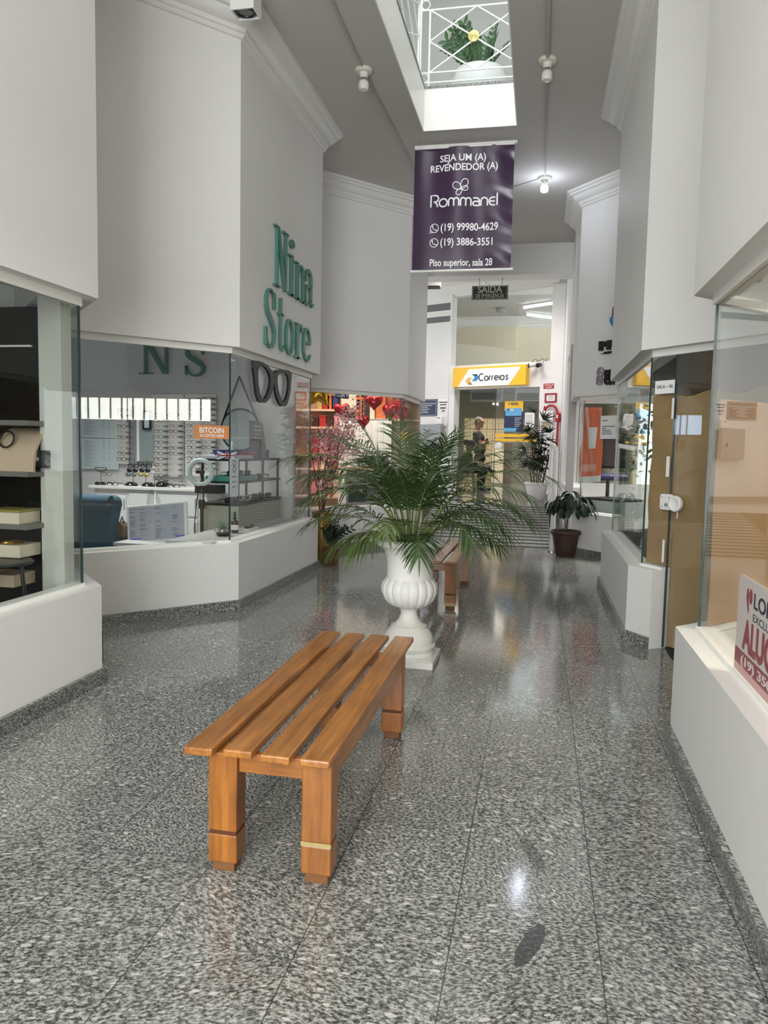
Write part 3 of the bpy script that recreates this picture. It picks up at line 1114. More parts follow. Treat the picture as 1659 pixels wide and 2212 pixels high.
# azimuth (0 = right, 90 = away), start and end elevation, length: the long arching fronds first
FR = [(186, 78, -28, 1.18, 'palm_light'), (176, 82, 8, 1.05, 'palm'), (200, 70, -20, 0.95, 'palm'), (168, 74, -40, 1.1, 'palm'), (150, 80, 12, 1.0, 'palm'),
      (8, 80, 0, 1.0, 'palm'), (-12, 72, -30, 1.12, 'palm'), (20, 76, -15, 1.08, 'palm'), (40, 82, 14, 0.95, 'palm'), (-30, 66, -38, 1.05, 'palm'),
      (90, 84, 20, 1.0, 'palm'), (70, 80, 5, 1.05, 'palm'), (110, 82, 0, 1.08, 'palm'), (130, 76, -12, 1.0, 'palm'),
      (-60, 76, -12, 0.92, 'palm'), (-90, 78, -6, 0.88, 'palm'), (-120, 74, -18, 0.92, 'palm'), (225, 68, -40, 0.92, 'palm'), (250, 78, 10, 0.85, 'palm'),
      (-45, 84, 40, 0.82, 'palm'), (200, 86, 52, 0.86, 'palm'), (30, 86, 50, 0.88, 'palm'), (120, 87, 55, 0.9, 'palm'), (300, 80, 26, 0.84, 'palm'),
      (192, 46, -42, 0.72, 'palm_light'), (208, 30, -48, 0.58, 'palm_light'), (238, 34, -50, 0.52, 'palm_light'), (-20, 40, -45, 0.72, 'palm'), (-70, 36, -55, 0.52, 'palm'), (5, 52, -30, 0.75, 'palm'), (262, 58, -45, 0.6, 'palm_light'), (160, 50, -35, 0.75, 'palm'), (330, 56, -40, 0.72, 'palm'),
      (-8, 62, -50, 0.95, 'palm'), (14, 60, -50, 0.85, 'palm'), (-25, 56, -55, 0.85, 'palm'), (-40, 50, -50, 0.7, 'palm'), (60, 70, -20, 1.05, 'palm'), (184, 66, -45, 0.95, 'palm')]
for az, e0, e1, L, m in FR:
    a = math.radians(az + rnd.uniform(-8, 8))
    r = rnd.uniform(0.02, 0.12)
    frond(palm, (UX + r * math.cos(a), UY + r * math.sin(a), 0.83), az, e0, e1, L, rnd, m, leaf=rnd.uniform(0.27, 0.34), az1=rnd.uniform(-14, 14))

# ================================================================ POTTED PLANTS
# zamioculcas in a dark wooden pot at the end of the left knee wall
MAT['pot_wood'] = wood_mat('dark stained pot wood', (52, 26, 16), (96, 54, 32), 'Z', rough=0.4)
MAT['zz_leaf'] = plain('glossy dark green leaf', (34, 46, 36), 0.28, spec=0.5, var=0.2, scale=14)
MAT['zz_stem'] = plain('dark green stem', (52, 62, 40), 0.5)
_p = PZ(711, 1222, 0)
zx, zy = _p.x, _p.y + 0.06
zz = thing('potted_zz_plant', 'small glossy-leaved plant in a dark wooden pot at the end of the left knee wall', 'potted plant', (zx, zy, 0))
MB().lathe([(0.095, 0.0), (0.105, 0.02), (0.112, 0.20), (0.116, 0.205), (0.116, 0.222), (0.104, 0.222), (0.100, 0.195), (0.01, 0.19)], (zx, zy, 0), n=28).build('pot', 'pot_wood', zz, smooth=True)
MB().lathe([(0.0, 0.2), (0.1, 0.196)], (zx, zy, 0), n=20, cap=False).build('soil', 'soil', zz)


def oval_leaf(mb, p, d, nrm, L, w, cup=0.15, n=5):
    d, nrm = Vector(d).normalized(), Vector(nrm)
    side = d.cross(nrm).normalized()
    nn = side.cross(d).normalized()
    V, F = [], []
    for i in range(n + 1):
        t = i / n
        ww = w * math.sin(PI * min(max(t * 0.97 + 0.02, 0), 1)) ** 0.8
        c = Vector(p) + d * (L * t) - nn * cup * L * t * t
        V += [c - side * ww + nn * ww * 0.25, c, c + side * ww + nn * ww * 0.25]
    for i in range(n):
        for k in (0, 1):
            F.append((i * 3 + k, i * 3 + k + 1, (i + 1) * 3 + k + 1, (i + 1) * 3 + k))
    mb.add(V, F)


for k in range(13):
    a = rnd.uniform(-1.9, 1.9)
    lean = rnd.uniform(0.1, 0.75)
    H = rnd.uniform(0.22, 0.40)
    mb = MB()
    pts = []
    for i in range(9):
        t = i / 8
        pts.append(Vector((zx + 0.03 * math.cos(a) + math.cos(a) * lean * H * t * t, zy + 0.03 * math.sin(a) + math.sin(a) * lean * H * t * t, 0.2 + H * t * (1 - 0.18 * lean * t))))
    mb.cur = 1
    mb.tube(pts, [0.006 - 0.0045 * i / 8 for i in range(9)], n=5)
    mb.cur = 0
    for i in range(2, 9):
        d = (pts[i] - pts[i - 1]).normalized()
        s = d.cross(Vector((math.cos(a + .6), math.sin(a + .6), 0.2))).normalized()
        for sg in (-1, 1):
            oval_leaf(mb, pts[i], d * 0.7 + s * sg * 0.8, d.cross(s) * sg, rnd.uniform(0.06, 0.085), 0.014)
    mb.build('stalk', 'zz_leaf', zz, mats=['zz_leaf', 'zz_stem'], recalc=False, smooth=True)

# small umbrella-crowned tree in a brown pot beside the ramp post
MAT['pot_brown'] = plain('dark brown ribbed pot', (58, 38, 32), 0.55, bump=0.3, bscale=90)
MAT['tree_leaf'] = plain('dark broad leaf', (24, 40, 30), 0.42, spec=0.35, var=0.25, scale=10)
MAT['bark'] = plain('thin bark', (92, 82, 66), 0.8, var=0.15, scale=30)
tx, ty = 0.405, 11.02
tree = thing('potted_tree', 'little single-stemmed tree with drooping dark leaves in a brown pot beside the ramp', 'potted plant', (tx, ty, 0))
rib = lambda a, r, h: r * (1 + 0.012 * math.sin(a * 40)) if h < 0.30 else r
MB().lathe([(0.128, 0.0), (0.140, 0.03), (0.186, 0.30), (0.188, 0.31), (0.205, 0.315), (0.216, 0.335), (0.214, 0.355), (0.20, 0.372), (0.185, 0.365), (0.175, 0.33), (0.01, 0.325)], (tx, ty, 0), n=80, mod=rib).build('pot', 'pot_brown', tree, smooth=True)
mb = MB()
mb.lathe([(0.0, 0.352), (0.09, 0.35), (0.18, 0.338)], (tx, ty, 0), n=24, cap=False)
for k in range(60):
    a, r = rnd.uniform(0, 2 * PI), rnd.uniform(0, 0.17)
    mb.obox((tx + r * math.cos(a), ty + r * math.sin(a), 0.352), (rnd.random(), rnd.random(), .2), (rnd.random(), -rnd.random(), 0), (0, 0, 1), 0.022, 0.012, 0.012)
mb.build('bark_mulch', 'soil', tree)
mb = MB()
mb.tube([(tx, ty, 0.33), (tx + 0.005, ty, 0.45), (tx + 0.03, ty, 0.58), (tx + 0.045, ty, 0.70), (tx + 0.05, ty, 0.86)], [0.012, 0.010, 0.009, 0.008, 0.006], n=8)
mb.build('trunk', 'bark', tree, smooth=True)
mb = MB()
for k in range(135):
    a = rnd.uniform(0, 2 * PI)
    rr = rnd.random() ** 0.6 * 0.29
    zc = 0.98 - 0.62 * rr - rnd.uniform(0, 0.16)
    c = Vector((tx + 0.05 + rr * 1.12 * math.cos(a), ty + rr * 0.9 * math.sin(a), zc))
    d = Vector((math.cos(a), math.sin(a), -0.35 - rr * 2.4 - rnd.uniform(0, .4)))
    oval_leaf(mb, c, d, Vector((math.cos(a) * .5, math.sin(a) * .5, 1)), rnd.uniform(0.10, 0.16), rnd.uniform(0.035, 0.055), cup=0.3)
for k in range(9):
    a = 2 * PI * k / 9
    mb.tube([(tx + 0.05, ty, 0.72 + 0.02 * k), (tx + 0.05 + 0.12 * math.cos(a), ty + 0.12 * math.sin(a), 0.86), (tx + 0.05 + 0.22 * math.cos(a), ty + 0.22 * math.sin(a), 0.84)], 0.004, n=4)
mb.build('crown', 'tree_leaf', tree, recalc=False, smooth=True)

# lady palm in the white pot on the landing
MAT['pot_white'] = plain('white plastic pot', (232, 230, 228), 0.35)
MAT['rhapis'] = plain('lady palm leaf', (38, 52, 34), 0.45, spec=0.35, var=0.25, scale=9)
MAT['cane'] = plain('fibrous cane', (66, 54, 36), 0.8, var=0.2, scale=40)
_p = PZ(1158, 1083, LZ)
lx, ly = _p.x, _p.y + 0.2
lady = thing('potted_lady_palm', 'fan-leaved palm in a round white pot on the landing by the post office', 'potted plant', (lx, ly, LZ))
MB().lathe([(0.155, LZ), (0.165, LZ + .01), (0.235, LZ + .33), (0.24, LZ + .345), (0.262, LZ + .35), (0.272, LZ + .365), (0.27, LZ + .392), (0.25, LZ + .40), (0.235, LZ + .385), (0.22, LZ + .345), (0.01, LZ + .34)], (lx, ly, 0), n=48).build('pot', 'pot_white', lady, smooth=True)
MB().lathe([(0, LZ + .365), (0.225, LZ + .36)], (lx, ly, 0), n=24, cap=False).build('soil', 'soil', lady)
CAN = [(-0.06, 0.02, 1.05), (0.0, 0.0, 1.38), (0.06, 0.03, 0.95), (0.10, -0.02, 0.78), (-0.10, -0.03, 0.72), (0.03, -0.05, 1.18), (0.12, 0.05, 1.1)]
for cx_, cy_, h in CAN:
    base = Vector((lx + cx_, ly + cy_, LZ + 0.35))
    top = base + Vector((cx_ * 1.6, cy_ * 1.2, h))
    mb = MB()
    mb.cur = 1
    mb.tube([base, base.lerp(top, 0.5) + Vector((0.01, 0, 0)), top], [0.013, 0.012, 0.007], n=6)
    mb.cur = 0
    for k in range(10):
        t = 1 - 0.075 * k
        q = base.lerp(top, t)
        a = rnd.uniform(0, 2 * PI)
        el = rnd.uniform(0.05, 0.9) if k < 2 else rnd.uniform(-0.1, 0.5)
        pd = Vector((math.cos(a) * math.cos(el), math.sin(a) * math.cos(el), math.sin(el)))
        e = q + pd * rnd.uniform(0.12, 0.2)
        if e.x > 0.22:
            continue
        mb.tube([q, e], 0.004, n=4)
        s = pd.cross(Vector((rnd.gauss(0, .7), rnd.gauss(0, .7), 1))).normalized()
        nf = rnd.randint(6, 8)
        for i in range(nf):
            f = (i / (nf - 1) - 0.5) * 2.1
            leaf_blade(mb, e, pd * math.cos(f) + s * math.sin(f) + ZU * 0.1, s.cross(pd), rnd.uniform(0.22, 0.33), 0.017, droop=rnd.uniform(0.25, 0.7), seg=4)
    mb.build('cane', 'rhapis', lady, mats=['rhapis', 'cane'], recalc=False, smooth=True)

# ================================================================ RAMP RAIL
t = thing('ramp_handrail', 'white tubular handrail standing along the right edge of the ramp', 'handrail', (0.231, 11.47, 0))
MB().tube([(0.231, 11.47, 0.01), (0.231, 11.47, 1.46), (0.231, 11.55, 1.52), (0.225, 12.6, 1.56), (0.215, 14.9, 1.62)], 0.038, n=14).build('rail', 'white_metal', t, smooth=True)
MB().tube([(0.215, 14.95, LZ + 0.01 - 0.03), (0.215, 14.95, 1.62)], 0.036, n=14).build('post', 'white_metal', t, smooth=True)
MB().lathe([(0.085, 0.0), (0.085, 0.012), (0.045, 0.016)], (0.231, 11.47, 0), n=24).build('base_plate', 'steel', t, smooth=True)

# ================================================================ CEILING LAMPS, CABLES, SPEAKER
MAT['bulb'] = plain('frosted bulb', (226, 224, 216), 0.3)
MAT['bulb_lit'] = plain('glowing bulb', (255, 255, 255), 0.3, emit=(225, 235, 255), estr=10)
MAT['porcelain'] = plain('porcelain lamp holder', (218, 214, 204), 0.35)
MAT['conduit'] = plain('painted cable conduit', (176, 173, 167), 0.6)


def ceiling_bulb(x, y, z, label, lit=False):
    t = thing('ceiling_bulb', label, 'light bulb', (x, y, z), 'bare bulbs on the ceiling')
    D = [Vector((1, 0, 0)), Vector((0, -1, 0)), Vector((0, 0, -1))]
    MB().lathe([(0.085, 0.0), (0.088, 0.012), (0.078, 0.028), (0.045, 0.036), (0.042, 0.06), (0.036, 0.075), (0.036, 0.082)], (x, y, z), n=28, axis=D).build('lamp_holder', 'porcelain', t, smooth=True)
    MB().lathe([(0.026, 0.082), (0.026, 0.098)], (x, y, z), n=20, axis=D).build('screw_cap', 'steel', t, smooth=True)
    MB().lathe([(0.026, 0.098), (0.044, 0.112), (0.050, 0.128), (0.049, 0.176), (0.042, 0.19), (0.01, 0.196)], (x, y, z), n=24, axis=D).build('bulb', 'bulb_lit' if lit else 'bulb', t, smooth=True)
    return t


B1, B2, B3 = (-1.815, 7.484), (-0.067, 7.569), (-0.073, 10.711)
ceiling_bulb(*B1, CEIL, 'unlit white bulb on the ceiling left of the roof opening')
ceiling_bulb(*B2, CEIL, 'unlit white bulb on the ceiling right of the roof opening')
ceiling_bulb(*B3, CEIL, 'glowing bulb on the ceiling above the ramp side of the banner', True)
_b = PZ(1049, 596, 5.42)
ceiling_bulb(_b.x, _b.y, 5.42, 'unlit small bulb on the hall ceiling above the exit sign')


def cable(name, pts, r, label, mat='conduit', n=6):
    o = MB().tube(pts, r, n=n).build(name, mat, smooth=True)
    return tag(o, label, 'cable')


cable('cable_conduit', [(-1.80, 3.0, CEIL - .012), (B1[0], B1[1] - .1, CEIL - .012)], 0.011, 'thin conduit on the ceiling leading up to the left unlit bulb')
cable('cable_conduit', [(B1[0], B1[1] + .1, CEIL - .012), (-1.75, 10.2, CEIL - .012), (-1.7, 13.9, CEIL - .012)], 0.011, 'thin conduit on the ceiling running beyond the left unlit bulb')
cable('cable_conduit', [(-0.06, 3.0, CEIL - .0185), (B2[0], B2[1] - .09, CEIL - .0185)], 0.018, 'thick conduit on the ceiling leading up to the right unlit bulb')
cable('cable_conduit', [(B2[0], B2[1] + .09, CEIL - .012), (B3[0], B3[1] - .1, CEIL - .012)], 0.011, 'thin conduit on the ceiling between the right unlit bulb and the lit bulb')
cable('ceiling_cable', [(B3[0] - .08, B3[1] + .03, CEIL - .006), (-0.75, 11.2, CEIL - .006), (-1.6, 11.9, CEIL - .006)], 0.006, 'thin wire on the ceiling running left from the lit bulb behind the banner')
_a, _c = PZ(1060, 597, 5.42), PZ(1170, 600, 5.42)
cable('ceiling_cable', [(_b.x + .09, _b.y, 5.413), (_c.x, _c.y, 5.413)], 0.008, 'thin wire on the hall ceiling running right from the small bulb')

MAT['cone'] = plain('speaker cone', (58, 54, 50), 0.7)
MAT['speaker_baffle'] = plain('speaker baffle', (120, 122, 126), 0.5)
sp = thing('ceiling_speaker', 'white box speaker facing down, hung under the ceiling by the left shop corner', 'speaker', (-2.36, 5.9, 4.88))
_q = [PZ(497, 21, 4.88), PZ(551, 21, 4.88), PZ(556, 47, 4.88), PZ(511, 47, 4.88)]
sx0, sx1 = _q[0].x, _q[1].x
sy0, sy1 = _q[0].y, _q[3].y
mb = MB()
th = 0.012
for a, b in (((sx0, sy0, 4.88), (sx1, sy0 + th, 5.15)), ((sx0, sy1 - th, 4.88), (sx1, sy1, 5.15)), ((sx0, sy0 + th, 4.88), (sx0 + th, sy1 - th, 5.15)), ((sx1 - th, sy0 + th, 4.88), (sx1, sy1 - th, 5.15))):
    mb.box(a, b)
mb.build('cabinet', 'white', sp)
MB().box((sx0 + th, sy0 + th, 4.90), (sx1 - th, sy1 - th, 4.91)).build('baffle', 'speaker_baffle', sp)
cxs, cys = (sx0 + sx1) / 2, (sy0 + sy1) / 2
rs = min(sx1 - sx0, sy1 - sy0) * 0.42
MB().ring((cxs, cys, 4.899), (1, 0, 0), (0, 1, 0), rs, 0.012, n=32).build('surround', 'black', sp, smooth=True)
MB().lathe([(rs, 4.899), (rs * 0.3, 4.93), (0.001, 4.92)], (cxs, cys, 0), n=32, cap=False).build('cone', 'cone', sp, smooth=True)

# ================================================================ HANGING BANNER
MAT['banner'] = plain('glossy purple vinyl', (62, 42, 68), 0.26, spec=0.6)
MAT['banner_text'] = plain('white vinyl print', (240, 238, 240), 0.42)
BY = 9.2
bx0, bx1 = -1.590, -0.420
bz0, bz1 = 3.625, 5.03


def bwave(x, z):
    u, v = (x - bx0) / (bx1 - bx0), (z - bz0) / (bz1 - bz0)
    w = 0.015 * math.sin(u * 15.5 + 0.6 * math.sin(v * 2.4) + 0.9 * v) * (0.35 + 0.65 * v)
    w += 0.018 * math.sin(u * 6.0 - v * 2.2 + 0.5)
    k = max(0.0, (u - 0.72) / 0.28)
    w += k * 0.012 * math.sin(v * 17 + u * 9) + k * 0.006 * math.sin(v * 41 + u * 13)
    return w


ban = thing('hanging_banner', 'purple vinyl banner with white lettering hanging below the roof opening', 'banner', (-1.0, BY, bz0))
g = []
for i in range(91):
    z = bz0 + (bz1 - bz0) * i / 90
    g.append([Vector((bx0 + (bx1 - bx0) * j / 90, BY - bwave(bx0 + (bx1 - bx0) * j / 90, z), z)) for j in range(91)])
MB().sheet(g, 0.0015, (0, -1, 0)).build('banner_cloth', 'banner', ban, smooth=True)
lines = [('SEJA UM (A)', None, 4.865, 0.54, 0.075, 1.0, 0.018), ('REVENDEDOR (A)', None, 4.757, 0.79, 0.075, 1.0, 0.018),
         ('(19) 99980-4629', -1.255, 4.070, 0.675, 0.082, 1.0, 0.018), ('(19) 3886-3551', -1.255, 3.900, 0.615, 0.082, 1.0, 0.018), ('Piso superior, sala 28', -1.375, 3.665, 0.74, 0.078, 1.0, 0.018)]
cx_b = -1.0
L2_ = []
for i, (tx_, x, z, w, h, sp_, bo) in enumerate(lines):
    if x is None:
        x = cx_b - w / 2 - (0.015 if i == 0 else 0.0)
    # parentheses and commas reach below the digits: shift so that the figures sit on the line
    L2_.append((tx_, x, z, w, h, sp_, bo))
LT = [lettering([q], (0, BY, 0), (1, 0, 0), (0, 0, 1), 0.002, 'lettering', 'banner_text', ban) for q in L2_]
# rounded brand lettering drawn as strokes


def ribbon(mb, pts, w, O, U, V_, depth, closed=False):
    """constant or variable width stroke in a plane, extruded"""
    O, U, V_ = Vector(O), Vector(U), Vector(V_)
    W = U.cross(V_)
    n = len(pts)
    ws = w if isinstance(w, (list, tuple)) else [w] * n
    Lp, Rp = [], []
    for i in range(n):
        a = Vector(pts[(i - 1) % n] if closed or i > 0 else pts[i])
        b = Vector(pts[(i + 1) % n] if closed or i < n - 1 else pts[i])
        t = (b - a)
        t = t.normalized() if t.length > 1e-9 else Vector((1, 0))
        nn = Vector((-t.y, t.x))
        p = Vector(pts[i])
        Lp.append(p + nn * ws[i] / 2); Rp.append(p - nn * ws[i] / 2)
    P3 = lambda q, d: O + U * q.x + V_ * q.y + W * d
    V = [P3(q, 0) for q in Lp] + [P3(q, 0) for q in Rp] + [P3(q, depth) for q in Lp] + [P3(q, depth) for q in Rp]
    F = []
    m = n if closed else n - 1
    for i in range(m):
        j = (i + 1) % n
        F += [(2 * n + i, 3 * n + i, 3 * n + j, 2 * n + j), (i, j, n + j, n + i), (i, 2 * n + i, 2 * n + j, j), (n + i, n + j, 3 * n + j, 3 * n + i)]
    if not closed:
        F += [(0, n, 3 * n, 2 * n), (n - 1, 3 * n - 1, 4 * n - 1, 2 * n - 1)]
    return mb.add(V, F)


def arc(cx, cy_, rx, ry, a0, a1, n=14):
    return [(cx + rx * math.cos(math.radians(a0 + (a1 - a0) * i / n)), cy_ + ry * math.sin(math.radians(a0 + (a1 - a0) * i / n))) for i in range(n + 1)]


def round_word(word, mb, x, y, h, O, U, V_, depth, sw):
    """rounded geometric strokes; h = lower-case height"""
    def R(pts, closed=False):
        ribbon(mb, [(x + p[0] * h, y + p[1] * h) for p in pts], sw, O, U, V_, depth, closed)
    for c in word:
        if c == 'R':
            R([(0.05, 0), (0.05, 1.45), (0.6, 1.45)] + arc(0.6, 1.05, 0.4, 0.4, 90, -90) + [(0.4, 0.65)]); R([(0.6, 0.62), (0.85, 0.3), (0.9, 0)])
            x += 1.12 * h
        elif c == 'o':
            R(ellipse(0.5, 0.48, 24, 0.5, 0.48), True); x += 1.2 * h
        elif c == 'm':
            R([(0, 0), (0, 0.62)] + arc(0.32, 0.62, 0.32, 0.36, 180, 0) + [(0.64, 0)]); R([(0.64, 0.62)] + arc(0.96, 0.62, 0.32, 0.36, 180, 0) + [(1.28, 0)]); x += 1.5 * h
        elif c == 'a':
            R(arc(0.3, 0.66, 0.5, 0.32, 120, 0) + [(0.8, 0)]); R([(0.8, 0.05), (0.28, 0.05)] + arc(0.28, 0.3, 0.25, 0.25, 270, 90) + [(0.8, 0.55)]); x += 1.02 * h
        elif c == 'n':
            R([(0, 0), (0, 0.58)] + arc(0.4, 0.58, 0.4, 0.4, 180, 0) + [(0.8, 0)]); x += 1.02 * h
        elif c == 'e':
            R([(0.75, 0.02), (0.45, 0.02)] + arc(0.45, 0.49, 0.45, 0.47, 270, 90) + [(0.75, 0.96)]); R([(0.0, 0.49), (0.7, 0.49)]); x += 0.98 * h
        elif c == 'l':
            R([(0, 0), (0, 1.5)]); x += 0.3 * h
    return x


BO = (0, BY, 0)
mb = MB()
round_word('Rommanel', mb, -1.385, 4.350, 0.094, BO, Vector((1, 0, 0)), ZU, 0.002, 0.017)
wd = mb.build('brand_lettering', 'banner_text', ban)
mb = MB()


def petal(cx, cy_, L, w, ang, n=18):
    P = []
    for i in range(n):
        a = 2 * PI * i / n
        r_ = abs(math.sin(a / 2))
        x_, y_ = L * (0.5 - 0.5 * math.cos(a)), w * math.sin(a) * (0.45 + 0.55 * r_)
        P.append((cx + x_ * math.cos(ang) - y_ * math.sin(ang), cy_ + x_ * math.sin(ang) + y_ * math.cos(ang)))
    return P


for L, w, a in ((0.125, 0.045, 62), (0.115, 0.045, 148), (0.075, 0.032, 10), (0.085, 0.032, 232)):
    ribbon(mb, petal(-1.02, 4.545, L, w, math.radians(a)), 0.009, BO, Vector((1, 0, 0)), ZU, 0.002, True)
bf = mb.build('butterfly_emblem', 'banner_text', ban)
ICO = []
for k, z in enumerate((4.105, 3.935)):
    mb = MB()
    x = -1.33
    ribbon(mb, ellipse(0.048, 0.05, 26, x, z), 0.008, BO, Vector((1, 0, 0)), ZU, 0.002, True)
    ribbon(mb, arc(x + 0.022, z + 0.022, 0.045, 0.045, 165, 285, 8), [0.016, 0.012, 0.009, 0.008, 0.008, 0.008, 0.009, 0.012, 0.016], BO, Vector((1, 0, 0)), ZU, 0.002)
    if k == 0:
        ribbon(mb, [(x - 0.045, z - 0.02), (x - 0.055, z - 0.058), (x - 0.018, z - 0.048)], 0.008, BO, Vector((1, 0, 0)), ZU, 0.002)
    ICO.append(mb.build('phone_icon', 'banner_text', ban))
for ob in LT + ICO + [wd, bf]:
    for v in ob.data.vertices:
        wx, wz = v.co.x, v.co.z
        v.co.y = v.co.y - bwave(wx, wz) - 0.0025
for z, r, nm in ((bz1 + 0.022, 0.02, 'top_rod'), (bz0 - 0.016, 0.017, 'bottom_rod')):
    mb = MB().tube([(bx0 - (0.0 if nm == 'top_rod' else 0.02), BY, z), (bx1 + 0.03, BY, z)], r, n=12)
    if nm == 'top_rod':
        mb.box((bx0, BY - 0.012, bz1 - 0.01), (bx1, BY + 0.008, z + 0.012))
    mb.build(nm, 'white', ban, smooth=True)
for x in (bx0 + 0.05, -1.02, bx1 - 0.04):
    MB().tube([(x, BY, bz1 + 0.03), (x, BY, CEIL)], 0.0018, n=4).build('wire', 'steel', ban)

# ================================================================ EXIT SIGN
MAT['sign_green'] = plain('dark green exit sign', (36, 50, 38), 0.45)
MAT['sign_cream'] = plain('pale sign print', (196, 200, 184), 0.5)
EY = 14.25
a, b = PY(1019, 647, EY), PY(1098, 616, EY)
ex0, ez0, ex1, ez1 = a.x, PY(1059, 647, EY).z, b.x, PY(1059, 617, EY).z
es = thing('exit_sign', 'dark green hanging sign reading SAIDA under the beam', 'sign', ((ex0 + ex1) / 2, EY, ez0))
MB().box((ex0, EY, ez0), (ex1, EY + 0.02, ez1)).build('panel', 'sign_green', es, bevel=0.003)
w, h = ex1 - ex0, ez1 - ez0
lettering([('SA\u00cdDA', w * .16, h * .50, w * .68, h * .46, 1, .02), ('DE EMERG\u00caNCIA', w * .11, h * .14, w * .78, h * .27, 1, .01)], (ex0, EY, ez0), (1, 0, 0), ZU, 0.004, 'lettering', 'sign_cream', es)
mb = MB()
ribbon(mb, rrect(w * .95, h * .9, 0.02, 4, w * .025, h * .05), 0.008, (ex0, EY, ez0), Vector((1, 0, 0)), ZU, 0.003, True)
mb.build('border_line', 'sign_cream', es)
for f in (0.2, 0.83):
    x = ex0 + w * f
    mb = MB()
    k, z = 0, ez1
    while z < 4.62 - 0.005:
        z2 = min(z + 0.03, 4.62)
        mb.ring((x, EY + 0.01, (z + z2) / 2), (1, 0, 0) if k % 2 else (0, 1, 0), (0, 0, 1), 0.009, 0.003, n=10, m=4, ry=(z2 - z) / 2 + .003)
        z = z2; k += 1
    mb.build('chain', 'black_metal', es)

# ================================================================ BALUSTRADE AND PLANT ON THE UPPER FLOOR
MAT['rail_white'] = plain('white balustrade paint', (236, 238, 236), 0.35)
MAT['gold'] = plain('pale gold rosette', (214, 200, 128), 0.35, metal=0.3)
RYB = 9.05
zb, zm, zt = ZU1 + 0.09, ZU1 + 0.20, 6.505


def bal_panel(t, p0, p1, z0, z1, z2, dia=2):
    p0, p1 = Vector(p0), Vector(p1)
    d = (p1 - p0)
    L = d.length
    d.normalize()
    P = lambda s, z: (p0.x + d.x * s, p0.y + d.y * s, z)
    for z in (z0, z1, z2):
        MB().tube([P(0, z), P(L, z)], 0.011, n=8).build('bar', 'rail_white', t, smooth=True)
    for s in (0.0, L):
        MB().tube([P(s, ZU1 + 0.02), P(s, z2)], 0.012, n=8).build('upright', 'rail_white', t, smooth=True)
    n = dia
    w_ = L / n
    for i in range(n):
        for s0, s1 in ((i * w_, (i + 1) * w_), ((i + 1) * w_, i * w_)):
            MB().tube([P(s0, z1), P(s1, z2)], 0.009, n=6).build('diagonal_bar', 'rail_white', t, smooth=True)
        for s0, s1, za, zc in ((i * w_, i * w_ + w_ / 2, (z1 + z2) / 2, z2), (i * w_ + w_ / 2, (i + 1) * w_, z2, (z1 + z2) / 2), (i * w_, i * w_ + w_ / 2, (z1 + z2) / 2, z1), (i * w_ + w_ / 2, (i + 1) * w_, z1, (z1 + z2) / 2)):
            MB().tube([P(s0, za), P(s1, zc)], 0.009, n=6).build('diagonal_bar', 'rail_white', t, smooth=True)


bal = thing('balustrade', 'white lattice balustrade on the upper floor facing the viewer', 'balustrade', (-0.93, RYB, ZU1 + 0.02))
xl = PY(928, 90, RYB).x
bal_panel(bal, (xl, RYB, 0), (xl + 1.07, RYB, 0), zb, zm, zt, 1)
for z in (zb, zm, zt):
    MB().tube([(VX0 - 0.06, RYB, z), (xl, RYB, z)], 0.011, n=8).build('bar', 'rail_white', bal, smooth=True)
MB().tube([(VX0 - 0.06, RYB, ZU1 + 0.02), (VX0 - 0.06, RYB, zt + 0.3)], 0.014, n=8).build('upright', 'rail_white', bal, smooth=True)
for z in ((zb + zm) / 2, zt + 0.06):
    MB().ring(((VX0 - 0.06 + xl) / 2, RYB, z), (1, 0, 0), (0, 0, 1), 0.048, 0.006, n=24, m=6).build('ring', 'rail_white', bal, smooth=True)
MB().tube([(VX0 - 0.06, RYB, zt + 0.12), (VX1 + 0.1, RYB, zt + 0.12)], 0.011, n=8).build('bar', 'rail_white', bal, smooth=True)
_m = PY(1023, 76, RYB - 0.03)
D = (Vector((1, 0, 0)), Vector((0, 0, 1)), Vector((0, -1, 0)))
ro = MB().lathe([(0.064, 0), (0.062, 0.010), (0.03, 0.016), (0.012, 0.03), (0.001, 0.034)], (_m.x, RYB - 0.012, _m.z), n=28, axis=D).build('rosette', 'gold', bal, smooth=True)
ro['label'] = 'pale gold rosette'
bal2 = thing('balustrade', 'white lattice balustrade along the left side of the roof opening', 'balustrade', (VX0 - 0.06, 5.5, ZU1 + 0.02))
for y0 in (4.4, 5.9, 7.4):
    bal_panel(bal2, (VX0 - 0.06, y0, 0), (VX0 - 0.06, y0 + 1.5, 0), zb, zm, zt, 1)

